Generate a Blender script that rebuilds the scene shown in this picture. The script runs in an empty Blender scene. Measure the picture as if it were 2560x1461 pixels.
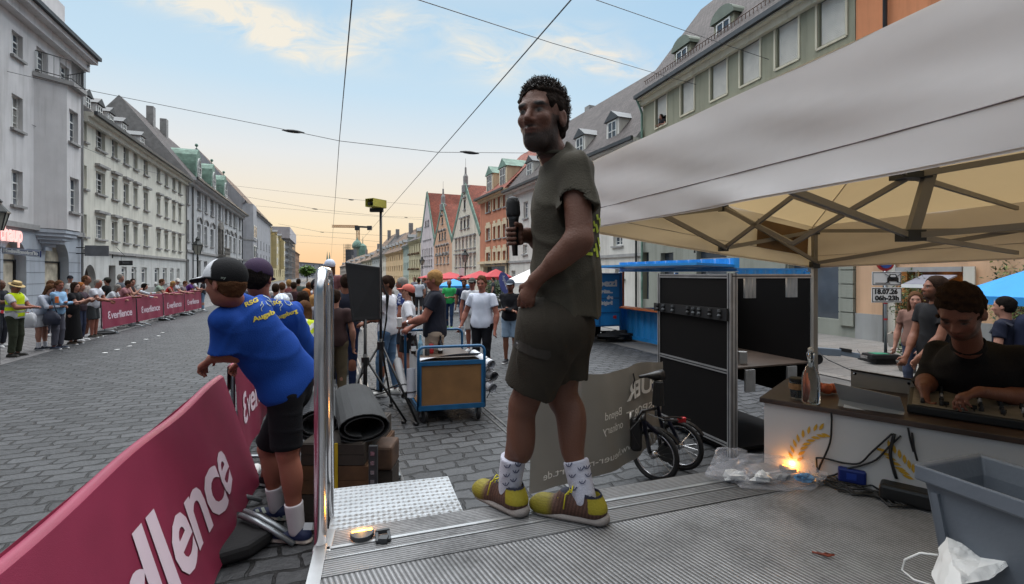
import bpy,math,random
import numpy as np
from mathutils import Vector,Matrix,noise as mnoise
from mathutils.bvhtree import BVHTree
random.seed(7)
SC=bpy.context.scene
COL=SC.collection
R=math.radians
# ---------------------------------------------------------------- camera (level, lens shifted so that the horizon sits above the middle)
FP,HC,HZ=1200.0,1.9,685.0          # focal length in photo pixels, eye height, horizon row (photo is 2560 x 1461)
cam=bpy.data.cameras.new('camera');co=bpy.data.objects.new('camera',cam);COL.objects.link(co)
cam.sensor_width=36;cam.lens=36*FP/2560;cam.clip_start=.05;cam.clip_end=3000
cam.shift_y=-(730.5 - HZ)/2560
co.location=(0,0,HC);co.rotation_euler=(R(90),0,0)
SC.camera=co
SC.view_settings.view_transform='Standard';SC.view_settings.look='None'
SC.view_settings.exposure=0.0;SC.view_settings.gamma=1
SC.render.resolution_x=1024;SC.render.resolution_y=584
SC.cycles.max_bounces=6;SC.cycles.diffuse_bounces=3;SC.cycles.glossy_bounces=3
SC.cycles.transparent_max_bounces=8;SC.cycles.transmission_bounces=4
SC.cycles.caustics_reflective=False;SC.cycles.caustics_refractive=False
SC.cycles.sample_clamp_indirect=4
try:SC.cycles.use_denoising=True
except Exception:pass

def lin(c):
    return tuple((x/255/12.92 if x <= 10 else ((x/255+.055)/1.055) ** 2.4) for x in c)
def lin4(c):return lin(c)+(1.0,)
# ---------------------------------------------------------------- world: dusk sky
SUN_AZ=math.atan2((815 - 1280)/FP,1.0)      # the street's far end, left of the view axis
W=bpy.data.worlds.new('World');SC.world=W;W.use_nodes=True
nt=W.node_tree;nt.nodes.clear()
def N(t,typ,**kw):
    n=t.nodes.new(typ)
    for k,v in kw.items():setattr(n,k,v)
    return n
def math_(t,op,a,b=None,c=None,clamp=False):
    n=N(t,'ShaderNodeMath',operation=op,use_clamp=clamp)
    for i,v in enumerate((a,b,c)):
        if v is None:continue
        if hasattr(v,'node'):t.links.new(v,n.inputs[i])
        else:n.inputs[i].default_value=v
    return n.outputs[0]
def mixc(t,f,a,b):
    n=N(t,'ShaderNodeMix',data_type='RGBA')
    for s,v in ((n.inputs[0],f),(n.inputs[6],a),(n.inputs[7],b)):
        if hasattr(v,'node'):t.links.new(v,s)
        else:s.default_value=v
    return n.outputs[2]
def ramp(t,f,stops,interp='LINEAR'):
    n=N(t,'ShaderNodeValToRGB');cr=n.color_ramp;cr.interpolation=interp
    while len(cr.elements)<len(stops):cr.elements.new(.5)
    for e,(p,c) in zip(cr.elements,stops):e.position=p;e.color=c
    t.links.new(f,n.inputs[0]);return n.outputs[0]
tc=N(nt,'ShaderNodeTexCoord');sx=N(nt,'ShaderNodeSeparateXYZ');nt.links.new(tc.outputs['Generated'],sx.inputs[0])
X,Y,Z=sx.outputs
warm=ramp(nt,Z,[(0,lin4((252,204,156))),(.04,lin4((253,216,172))),(.09,lin4((253,234,200))),(.15,lin4((246,236,218))),
                    (.225,lin4((234,237,238))),(.34,lin4((202,228,246))),(.47,lin4((188,219,242))),(.68,lin4((222,226,230))),(1,lin4((228,229,230)))])
cool=ramp(nt,Z,[(0,lin4((206,205,208))),(.10,lin4((214,224,234))),(.22,lin4((202,224,240))),(.34,lin4((182,215,242))),
                    (.5,lin4((168,208,240))),(.68,lin4((222,226,230))),(1,lin4((228,229,230)))])
hx,hy=math.sin(SUN_AZ),math.cos(SUN_AZ)
dd=math_(nt,'ADD',math_(nt,'MULTIPLY',X,hx),math_(nt,'MULTIPLY',Y,hy))
hl=math_(nt,'SQRT',math_(nt,'ADD',math_(nt,'MULTIPLY',X,X),math_(nt,'ADD',math_(nt,'MULTIPLY',Y,Y),1e-4)))
az=math_(nt,'DIVIDE',dd,hl)
mr=N(nt,'ShaderNodeMapRange',interpolation_type='SMOOTHSTEP');nt.links.new(az,mr.inputs[0])
mr.inputs[1].default_value=.55;mr.inputs[2].default_value=.97
skyc=mixc(nt,mr.outputs[0],cool,warm)
# clouds: thin streaked wisps in three patches of the sky
Yc=math_(nt,'MAXIMUM',Y,.05)
U_=math_(nt,'DIVIDE',X,Yc);V_=math_(nt,'DIVIDE',Z,Yc)
cv=N(nt,'ShaderNodeCombineXYZ');nt.links.new(U_,cv.inputs[0]);nt.links.new(V_,cv.inputs[1])
def blob(px,py,lx,ly,ang,pw=1.0):
    u0,v0=(px - 1280)/FP,(HZ - py)/FP;a=R(ang);c,s=math.cos(a),math.sin(a)
    du=math_(nt,'SUBTRACT',U_,u0);dv=math_(nt,'SUBTRACT',V_,v0)
    p=math_(nt,'DIVIDE',math_(nt,'ADD',math_(nt,'MULTIPLY',du,c),math_(nt,'MULTIPLY',dv,s)),lx/FP)
    q=math_(nt,'DIVIDE',math_(nt,'SUBTRACT',math_(nt,'MULTIPLY',dv,c),math_(nt,'MULTIPLY',du,s)),ly/FP)
    r2=math_(nt,'ADD',math_(nt,'MULTIPLY',p,p),math_(nt,'MULTIPLY',q,q))
    return math_(nt,'MULTIPLY',math_(nt,'EXPONENT',math_(nt,'MULTIPLY',r2,-1.0)),pw)
blobs=[blob(600,35,240,50,-20,1.7),blob(705,105,95,38,-22,1.2),blob(930,75,130,55,18,1.0),blob(860,125,60,26,30,.6),
         blob(1180,120,100,65,-25,.95),blob(1400,120,140,55,0,.95),blob(1545,160,115,38,-8,1.2),blob(1240,180,70,30,-30,.5),blob(430,-20,140,40,-10,.8)]
mk=blobs[0]
for b in blobs[1:]:mk=math_(nt,'ADD',mk,b)
mp=N(nt,'ShaderNodeMapping');mp.inputs['Rotation'].default_value=(0,0,R(18));mp.inputs['Scale'].default_value=(4.5,11,1)
nt.links.new(cv.outputs[0],mp.inputs[0])
n1=N(nt,'ShaderNodeTexNoise');n1.inputs['Scale'].default_value=1.6;n1.inputs['Detail'].default_value=9;n1.inputs['Roughness'].default_value=.62;n1.inputs['Distortion'].default_value=1.1
nt.links.new(mp.outputs[0],n1.inputs['Vector'])
cf=math_(nt,'MULTIPLY',mk,ramp(nt,n1.outputs[0],[(.36,(0,0,0,1)),(.66,(1,1,1,1))]),clamp=True)
cf=math_(nt,'MULTIPLY',cf,math_(nt,'GREATER_THAN',Y,.06))
cloudc=mixc(nt,mr.outputs[0],lin4((246,232,224)),lin4((255,244,224)))
skyc=mixc(nt,math_(nt,'MULTIPLY',cf,.85),skyc,cloudc)
st=N(nt,'ShaderNodeTexSky',sky_type='NISHITA',sun_disc=False);st.sun_elevation=R(3);st.sun_rotation=SUN_AZ
skyn=N(nt,'ShaderNodeVectorMath',operation='SCALE');nt.links.new(st.outputs[0],skyn.inputs[0]);skyn.inputs['Scale'].default_value=.04
skyc=mixc(nt,.03,skyc,skyn.outputs[0])
# the high sky above the frame gets extra brightness, added to light the facades
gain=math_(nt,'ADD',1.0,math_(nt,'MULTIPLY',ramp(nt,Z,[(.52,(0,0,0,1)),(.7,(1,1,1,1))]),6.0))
# the sky opposite the sunset is the dimmer half
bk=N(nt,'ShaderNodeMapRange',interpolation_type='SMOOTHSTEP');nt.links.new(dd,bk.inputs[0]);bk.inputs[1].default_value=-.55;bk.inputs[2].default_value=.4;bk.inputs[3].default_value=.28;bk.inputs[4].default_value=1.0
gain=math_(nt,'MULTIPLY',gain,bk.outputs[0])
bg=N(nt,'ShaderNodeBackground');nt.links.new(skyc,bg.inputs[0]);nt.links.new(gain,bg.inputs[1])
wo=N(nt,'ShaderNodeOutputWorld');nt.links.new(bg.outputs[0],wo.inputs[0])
sl=bpy.data.lights.new('sun','SUN');sl.energy=.5;sl.angle=R(12);sl.color=(1,.8,.6)
so=bpy.data.objects.new('sun',sl);COL.objects.link(so)
so.rotation_euler=Vector((-hx,-hy,-math.tan(R(5)))).to_track_quat('-Z','Y').to_euler()

# ---------------------------------------------------------------- helpers
def P(px,py,d):return Vector(((px - 1280)/FP*d,d,HC+(HZ - py)/FP*d))
def G(px,py,z=0.0):
    d=(HC - z)*FP/(py - HZ);return Vector(((px - 1280)/FP*d,d,z))
MATS={}
def M(name,c=(128,128,128),rough=.8,metal=0.0,var=.10,vs=3.0,bump=0.0,bs=40.0,spec=.5,fn=None,srgb=True):
    if name in MATS:return MATS[name]
    m=bpy.data.materials.new(name);m.use_nodes=True;t=m.node_tree;b=t.nodes['Principled BSDF']
    col=lin(c) if srgb else c
    tcn=N(t,'ShaderNodeTexCoord')
    b.inputs['Roughness'].default_value=rough;b.inputs['Metallic'].default_value=metal
    b.inputs['Specular IOR Level'].default_value=spec
    if var>0:
        nz=N(t,'ShaderNodeTexNoise');nz.inputs['Scale'].default_value=vs;nz.inputs['Detail'].default_value=6
        t.links.new(tcn.outputs['Object'],nz.inputs['Vector'])
        lo=tuple(max(0,x*(1 - var*1.6)) for x in col)+(1,);hi=tuple(min(1,x*(1+var*1.6)) for x in col)+(1,)
        t.links.new(ramp(t,nz.outputs[0],[(.3,lo),(.7,hi)]),b.inputs['Base Color'])
    else:b.inputs['Base Color'].default_value=col+(1,)
    if bump>0:
        nb=N(t,'ShaderNodeTexNoise');nb.inputs['Scale'].default_value=bs;nb.inputs['Detail'].default_value=4
        t.links.new(tcn.outputs['Object'],nb.inputs['Vector'])
        bp=N(t,'ShaderNodeBump');bp.inputs['Strength'].default_value=bump;bp.inputs['Distance'].default_value=.01
        t.links.new(nb.outputs[0],bp.inputs['Height']);t.links.new(bp.outputs[0],b.inputs['Normal'])
    if fn:fn(t,b,tcn)
    MATS[name]=m;return m
def emit(name,c,s):
    m=bpy.data.materials.new(name);m.use_nodes=True;b=m.node_tree.nodes['Principled BSDF']
    b.inputs['Base Color'].default_value=lin4(c);b.inputs['Emission Color'].default_value=lin4(c);b.inputs['Emission Strength'].default_value=s
    MATS[name]=m;return m

class MB:
    def __init__(s):s.v=[];s.f=[];s.mi=[];s.cur=0;s.sm=False
    def add(s,vs,fs):
        o=len(s.v);s.v += [tuple(v) for v in vs];s.f += [tuple(i+o for i in f) for f in fs];s.mi += [s.cur]*len(fs);return s
    def box(s,lo,hi,M4=None):
        x0,y0,z0=lo;x1,y1,z1=hi
        vs=[Vector(p) for p in ((x0,y0,z0),(x1,y0,z0),(x1,y1,z0),(x0,y1,z0),(x0,y0,z1),(x1,y0,z1),(x1,y1,z1),(x0,y1,z1))]
        if M4 is not None:vs=[M4 @ v for v in vs]
        return s.add(vs,[(0,3,2,1),(4,5,6,7),(0,1,5,4),(1,2,6,5),(2,3,7,6),(3,0,4,7)])
    def cbox(s,c,sz,M4=None):
        return s.box([c[i] - sz[i]/2 for i in range(3)],[c[i]+sz[i]/2 for i in range(3)],M4)
    def bar(s,a,b,w,h=None,up=(0,0,1)):
        a,b=Vector(a),Vector(b);h=h or w;d=(b - a);L=d.length
        if L<1e-6:return s
        d.normalize();up=Vector(up)
        if abs(d.dot(up))>.98:up=Vector((1,0,0))
        r=d.cross(up).normalized();u=r.cross(d)
        m=Matrix((r,d,u)).transposed().to_4x4();m.translation=a
        return s.box((-w/2,0,-h/2),(w/2,L,h/2),m)
    def tube(s,pts,r,n=8,cap=True,rs=None):
        pts=[Vector(p) for p in pts];ring0=None;vs=[];fs=[]
        t0=(pts[1] - pts[0]).normalized();up=Vector((0,0,1)) if abs(t0.z)<.9 else Vector((1,0,0))
        nrm=t0.cross(up).normalized()
        for i,p in enumerate(pts):
            t=(pts[min(i+1,len(pts) - 1)] - pts[max(i - 1,0)]).normalized()
            nrm=(nrm - t*nrm.dot(t)).normalized();bn=t.cross(nrm);rr=rs[i] if rs else r
            vs += [p+(nrm*math.cos(2*math.pi*k/n)+bn*math.sin(2*math.pi*k/n))*rr for k in range(n)]
        for i in range(len(pts) - 1):
            for k in range(n):
                a=i*n+k;b=i*n+(k+1)%n;fs.append((a,b,b+n,a+n))
        if cap:fs += [tuple(range(n - 1,-1,-1)),tuple((len(pts) - 1)*n+k for k in range(n))]
        return s.add(vs,fs)
    def lathe(s,prof,c=(0,0,0),n=16,M4=None,cap=True):
        vs=[];fs=[]
        for r,z in prof:vs += [Vector((r*math.cos(2*math.pi*k/n),r*math.sin(2*math.pi*k/n),z)) for k in range(n)]
        if M4 is not None:vs=[M4 @ v for v in vs]
        vs=[v+Vector(c) for v in vs]
        for i in range(len(prof) - 1):
            for k in range(n):
                a=i*n+k;b=i*n+(k+1)%n;fs.append((a,b,b+n,a+n))
        if cap:fs += [tuple(range(n - 1,-1,-1)),tuple((len(prof) - 1)*n+k for k in range(n))]
        return s.add(vs,fs)
    def prism(s,poly,d):     # closed outline of 3-D points swept by vector d
        n=len(poly);d=Vector(d);vs=[Vector(p) for p in poly]+[Vector(p)+d for p in poly]
        return s.add(vs,[tuple(range(n)),tuple(range(2*n - 1,n - 1,-1))]+[(i,i+n,(i+1)%n+n,(i+1)%n) for i in range(n)])
    def grid(s,fn,nu,nv,thick=None):   # fn(u,v)->point, u,v in 0..1
        vs=[fn(i/nu,j/nv) for j in range(nv+1) for i in range(nu+1)]
        return s.add(vs,[(j*(nu+1)+i,j*(nu+1)+i+1,(j+1)*(nu+1)+i+1,(j+1)*(nu+1)+i) for j in range(nv) for i in range(nu)])
    def mesh(s,name='m'):
        me=bpy.data.meshes.new(name);me.from_pydata(s.v,[],s.f);
        if any(s.mi):me.polygons.foreach_set('material_index',s.mi)
        me.update();return me
def OBJ(name,mb,mat,parent=None,smooth=False,bevel=0,keep=False):
    me=mb.mesh(name) if isinstance(mb,MB) else mb
    if not me.materials:
        for m in (mat if isinstance(mat,(list,tuple)) else [mat]):me.materials.append(m)
    o=bpy.data.objects.new(name,me);COL.objects.link(o);w=Matrix()
    if parent is not None:
        o.parent=parent;o.matrix_parent_inverse=WM[parent.name].inverted()
    elif not keep and len(me.vertices):
        a=np.empty(len(me.vertices)*3,'f');me.vertices.foreach_get('co',a);a=a.reshape(-1,3);lo,hi=a.min(0),a.max(0)
        c=Vector(((lo[0]+hi[0])/2,(lo[1]+hi[1])/2,lo[2]));me.transform(Matrix.Translation(-c));o.location=c;w=Matrix.Translation(c)
    if smooth:me.polygons.foreach_set('use_smooth',[True]*len(me.polygons))
    if bevel:
        b=o.modifiers.new('bevel','BEVEL');b.width=bevel;b.segments=2;b.limit_method='ANGLE';b.angle_limit=R(40)
    WM[o.name]=w;return o
WM={}     # world matrices: part meshes are built in world coordinates unless they get a loc
def thing(name,label,cat,loc=(0,0,0),group=None,rz=0):
    o=bpy.data.objects.new(name,None);COL.objects.link(o);o.location=loc;o.rotation_euler=(0,0,rz);o.empty_display_size=.2
    o['label']=label;o['category']=cat
    if group:o['group']=group
    WM[o.name]=Matrix.Translation(loc) @ Matrix.Rotation(rz,4,'Z');return o
def tag(o,label,cat,group=None,kind=None):
    if label:o['label']=label
    if cat:o['category']=cat
    if group:o['group']=group
    if kind:o['kind']=kind
    return o
def struct(name,mb,mat,**k):o=OBJ(name,mb,mat,**k);o['kind']='structure';return o
def place(o,parent,m):   # child whose mesh is in its own frame, with world matrix m
    o.parent=parent;o.matrix_parent_inverse=WM[parent.name].inverted() if parent.name in WM else Matrix();o.matrix_basis=m;WM[o.name]=m.copy();return o
def frame(o,x,y,z=None):
    x=Vector(x).normalized();y=Vector(y);z=x.cross(y).normalized();y=z.cross(x)
    m=Matrix((x,y,z)).transposed().to_4x4();m.translation=Vector(o);return m
def text_mesh(body,size,bold=0.0,align='LEFT',extr=.0,flip=False,shear=0,space=1.0):
    cu=bpy.data.curves.new('t','FONT');cu.body=body;cu.size=size;cu.align_x=align;cu.offset=bold;cu.extrude=extr;cu.shear=shear;cu.space_character=space
    cu.resolution_u=3
    ob=bpy.data.objects.new('t',cu);COL.objects.link(ob);bpy.context.view_layer.update()
    me=bpy.data.meshes.new_from_object(ob.evaluated_get(bpy.context.evaluated_depsgraph_get()))
    bpy.data.objects.remove(ob);bpy.data.curves.remove(cu);me.materials.clear()
    if flip:me.transform(Matrix.Diagonal((-1,1,1,1)));me.flip_normals()
    return me
def text(parent,body,m,size,mat,name='lettering',w=None,**k):   # m: frame with x right, y up, z out of the face
    me=text_mesh(body,size,**k)
    if w:
        xs=[v.co.x for v in me.vertices];ww=max(xs) - min(xs);f=w/ww;x0=min(xs)
        for v in me.vertices:v.co.x=(v.co.x - x0)*f;
    me.materials.append(mat);o=bpy.data.objects.new(name,me);COL.objects.link(o)
    if parent is not None:place(o,parent,m)
    else:o.matrix_world=m;WM[o.name]=m
    return o
def smoothstep(a,b,x):
    t=min(1,max(0,(x - a)/(b - a)));return t*t*(3 - 2*t)
# ================================================================ materials
def brickfn(scale,bw,bh,mortar,c1,c2,cm,bumpd=.02,rot=0.0,distort=0.0,squash=0,dark=.35,rough=(.45,.75)):
    def fn(t,b,tcn):
        mp=N(t,'ShaderNodeMapping');mp.inputs['Rotation'].default_value=(0,0,rot);t.links.new(tcn.outputs['Object'],mp.inputs[0])
        vec=mp.outputs[0]
        if distort:
            nz=N(t,'ShaderNodeTexNoise');nz.inputs['Scale'].default_value=4.5;nz.inputs['Detail'].default_value=2;t.links.new(vec,nz.inputs['Vector'])
            sb=N(t,'ShaderNodeVectorMath',operation='SUBTRACT');t.links.new(nz.outputs['Color'],sb.inputs[0]);sb.inputs[1].default_value=(.5,.5,.5)
            sc=N(t,'ShaderNodeVectorMath',operation='SCALE');t.links.new(sb.outputs[0],sc.inputs[0]);sc.inputs['Scale'].default_value=distort
            ad=N(t,'ShaderNodeVectorMath',operation='ADD');t.links.new(vec,ad.inputs[0]);t.links.new(sc.outputs[0],ad.inputs[1]);vec=ad.outputs[0]
        br=N(t,'ShaderNodeTexBrick');br.offset=.5;t.links.new(vec,br.inputs['Vector'])
        br.inputs['Color1'].default_value=lin4(c1);br.inputs['Color2'].default_value=lin4(c2);br.inputs['Mortar'].default_value=lin4(cm)
        br.inputs['Scale'].default_value=scale;br.inputs['Mortar Size'].default_value=mortar;br.inputs['Mortar Smooth'].default_value=.35
        br.inputs['Brick Width'].default_value=bw;br.inputs['Row Height'].default_value=bh
        n2=N(t,'ShaderNodeTexNoise');n2.inputs['Scale'].default_value=.35;n2.inputs['Detail'].default_value=6;t.links.new(tcn.outputs['Object'],n2.inputs['Vector'])
        n3=N(t,'ShaderNodeTexNoise');n3.inputs['Scale'].default_value=22;n3.inputs['Detail'].default_value=5;t.links.new(tcn.outputs['Object'],n3.inputs['Vector'])
        mm=N(t,'ShaderNodeMix',data_type='RGBA',blend_type='MULTIPLY');mm.inputs[0].default_value=1
        f=math_(t,'MULTIPLY',math_(t,'ADD',n2.outputs[0],.55),math_(t,'ADD',n3.outputs[0],.5))
        cc=N(t,'ShaderNodeCombineColor');[t.links.new(f,cc.inputs[i]) for i in range(3)]
        t.links.new(br.outputs[0],mm.inputs[6]);t.links.new(cc.outputs[0],mm.inputs[7]);t.links.new(mm.outputs[2],b.inputs['Base Color'])
        hgt=math_(t,'ADD',math_(t,'SUBTRACT',1.0,br.outputs['Fac']),math_(t,'MULTIPLY',n3.outputs[0],.25))
        bp=N(t,'ShaderNodeBump');bp.inputs['Strength'].default_value=.9;bp.inputs['Distance'].default_value=bumpd
        t.links.new(hgt,bp.inputs['Height']);t.links.new(bp.outputs[0],b.inputs['Normal'])
        mr_=N(t,'ShaderNodeMapRange');t.links.new(n3.outputs[0],mr_.inputs[0]);mr_.inputs[3].default_value=rough[0];mr_.inputs[4].default_value=rough[1]
        t.links.new(mr_.outputs[0],b.inputs['Roughness'])
    return fn
STREET_ROT=math.atan2(-.3875,1)          # street direction measured from +Y
m_cobble=M('cobble',var=0,fn=brickfn(1.0,.30,.17,.016,(66,67,69),(43,44,46),(7,7,8),.06,rot=STREET_ROT,distort=.13))
m_slab=M('paving_slab',var=0,fn=brickfn(1.0,.9,.55,.008,(128,124,120),(116,113,110),(70,68,66),.006,rot=STREET_ROT,rough=(.7,.9)))
m_setts=M('small_setts',var=0,fn=brickfn(1.0,.22,.14,.012,(118,116,116),(100,98,98),(46,45,45),.012,rot=STREET_ROT+.02,distort=.03,rough=(.6,.9)))
def tilefn(c1,c2,cm,bw=.22,bh=.18,d=.02):
    def fn(t,b,tcn):
        uv=N(t,'ShaderNodeUVMap')
        br=N(t,'ShaderNodeTexBrick');t.links.new(uv.outputs[0],br.inputs['Vector']);br.inputs['Scale'].default_value=1
        br.inputs['Color1'].default_value=lin4(c1);br.inputs['Color2'].default_value=lin4(c2);br.inputs['Mortar'].default_value=lin4(cm)
        br.inputs['Mortar Size'].default_value=.012;br.inputs['Mortar Smooth'].default_value=.5;br.inputs['Brick Width'].default_value=bw;br.inputs['Row Height'].default_value=bh
        n2=N(t,'ShaderNodeTexNoise');n2.inputs['Scale'].default_value=.8;n2.inputs['Detail'].default_value=7;t.links.new(tcn.outputs['Object'],n2.inputs['Vector'])
        mm=N(t,'ShaderNodeMix',data_type='RGBA',blend_type='MULTIPLY');mm.inputs[0].default_value=1
        f=math_(t,'ADD',math_(t,'MULTIPLY',n2.outputs[0],.9),.55);cc=N(t,'ShaderNodeCombineColor');[t.links.new(f,cc.inputs[i]) for i in range(3)]
        t.links.new(br.outputs[0],mm.inputs[6]);t.links.new(cc.outputs[0],mm.inputs[7]);t.links.new(mm.outputs[2],b.inputs['Base Color'])
        bp=N(t,'ShaderNodeBump');bp.inputs['Strength'].default_value=.7;bp.inputs['Distance'].default_value=d
        t.links.new(math_(t,'SUBTRACT',1.0,br.outputs['Fac']),bp.inputs['Height']);t.links.new(bp.outputs[0],b.inputs['Normal'])
    return fn
def roofmat(name,c):return M(name,var=0,rough=.85,fn=tilefn(c,tuple(x*.8 for x in c),tuple(x*.45 for x in c)))
m_roof_dark=roofmat('dark_tiles',(92,84,82));m_roof_red=roofmat('red_tiles',(152,84,66));m_roof_brown=roofmat('brown_tiles',(128,104,86))
def stain(t,b,tcn):      # faint rain streaks and patches
    src=b.inputs['Base Color'].links[0].from_socket;mp=N(t,'ShaderNodeMapping');mp.inputs['Scale'].default_value=(1.6,1.6,.12);t.links.new(tcn.outputs['Object'],mp.inputs[0])
    n1=N(t,'ShaderNodeTexNoise');n1.inputs['Scale'].default_value=1.5;n1.inputs['Detail'].default_value=8;n1.inputs['Roughness'].default_value=.7;t.links.new(mp.outputs[0],n1.inputs['Vector'])
    mm=N(t,'ShaderNodeMix',data_type='RGBA',blend_type='MULTIPLY');mm.inputs[0].default_value=1;t.links.new(src,mm.inputs[6]);t.links.new(ramp(t,n1.outputs[0],[(.28,(.72,.71,.69,1)),(.5,(.97,.97,.97,1)),(.75,(1.05,1.05,1.05,1))]),mm.inputs[7]);t.links.new(mm.outputs[2],b.inputs['Base Color'])
def plaster(name,c,var=.05):return M(name,c,rough=.9,var=var,vs=1.2,bump=.35,bs=30,fn=stain)
m_glass=M('window_glass',(66,74,84),rough=.08,var=.35,vs=.7,spec=1.0)
m_glass_w=M('painted_sky_glass',(104,108,114),rough=.12,var=.35,vs=2,spec=.8)  # pale base colour stands in for bright sky reflected in the panes
m_wframe=M('white_frame_paint',(214,214,210),rough=.5,var=.04)
m_stone=M('sill_stone',(150,148,146),rough=.85,var=.12,bump=.2)
m_copper=M('green_copper',(106,134,120),rough=.7,var=.22,vs=2.5,bump=.2)
m_gutter=M('gutter_metal',(66,68,70),rough=.5,metal=.5,var=.1)
m_steel=M('steel',(190,190,192),rough=.22,metal=1,var=.08,vs=8)
m_black=M('black_paint',(18,18,19),rough=.55,var=.1)
m_blackp=M('black_plastic',(14,14,15),rough=.45,var=.08,bump=.1,bs=120)
m_iron=M('cast_iron',(30,34,34),rough=.5,metal=.3,var=.15)
m_white=M('white_paint',(222,222,220),rough=.5,var=.03)
m_shutter=M('roller_blind',(205,200,190),rough=.7,var=.04,vs=3)
m_wire=M('overhead_wire',(46,46,48),rough=.5,var=0)
m_dark=M('painted_room_shade',(24,22,21),rough=.9,var=.2)  # near-black colour stands in for an unlit room
m_curt=M('pale_curtain',(186,176,156),rough=.8,var=.25,vs=2.5)  # plain pale cloth colour

# ================================================================ ground
USTR=Vector((-.3875,1,0)).normalized();NSTR=Vector((USTR.y,-USTR.x,0))     # street axis, and across it to the right
def S(a,c,z=0.0):return USTR*a+NSTR*c+Vector((0,0,z))                     # along / across street
def sheet(name,pts,z,mat,n=1):
    mb=MB();mb.add([(p[0],p[1],z) for p in pts],[tuple(range(len(pts)))]);return struct(name,mb,mat,keep=True)
sheet('ground',[(-700,-120),(500,-120),(500,900),(-700,900)],-.012,M('far_ground',(104,102,100),var=.1,vs=.2,rough=.9))
sheet('road',[S(-12,-6.4),S(-12,7.3),S(300,7.3),S(300,-6.4)],0,m_cobble)
LW=-11.9       # left facade line (across)
sheet('pavement_left',[S(-12,-14),S(-12,-6.4),S(300,-6.4),S(300,-14)],.004,m_setts)
RA,RB=Vector((-.3167,1,0)).normalized(),13.9
RN=Vector((RA.y,-RA.x,0))
sheet('pavement_right',[RA*-10+RN*16,RA*-10+RN*8.3,RA*26+RN*8.3,RA*60+RN*9.5,RA*60+RN*16],.006,m_slab)
for i,(o1) in enumerate((-.9,.54)):
    mb=MB();c0=.62+o1
    mb.box((0,0,0),(1,1,1))
    mb=MB();a,b=S(1.0,c0+.9,0),S(140,c0+.9,0)
    for k in (-.05,.035):mb.bar(a+NSTR*k+Vector((0,0,.004)),b+NSTR*k+Vector((0,0,.004)),.028,.012)
    struct('tram_rail',mb,M('rail_steel',(120,118,116),rough=.35,metal=.8,var=.2))
mb=MB();mb.bar(S(-8,-6.4,-.03),S(200,-6.4,-.03),.22,.08);struct('kerb',mb,M('kerb_granite',(100,98,98),var=.15,vs=8))

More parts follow.
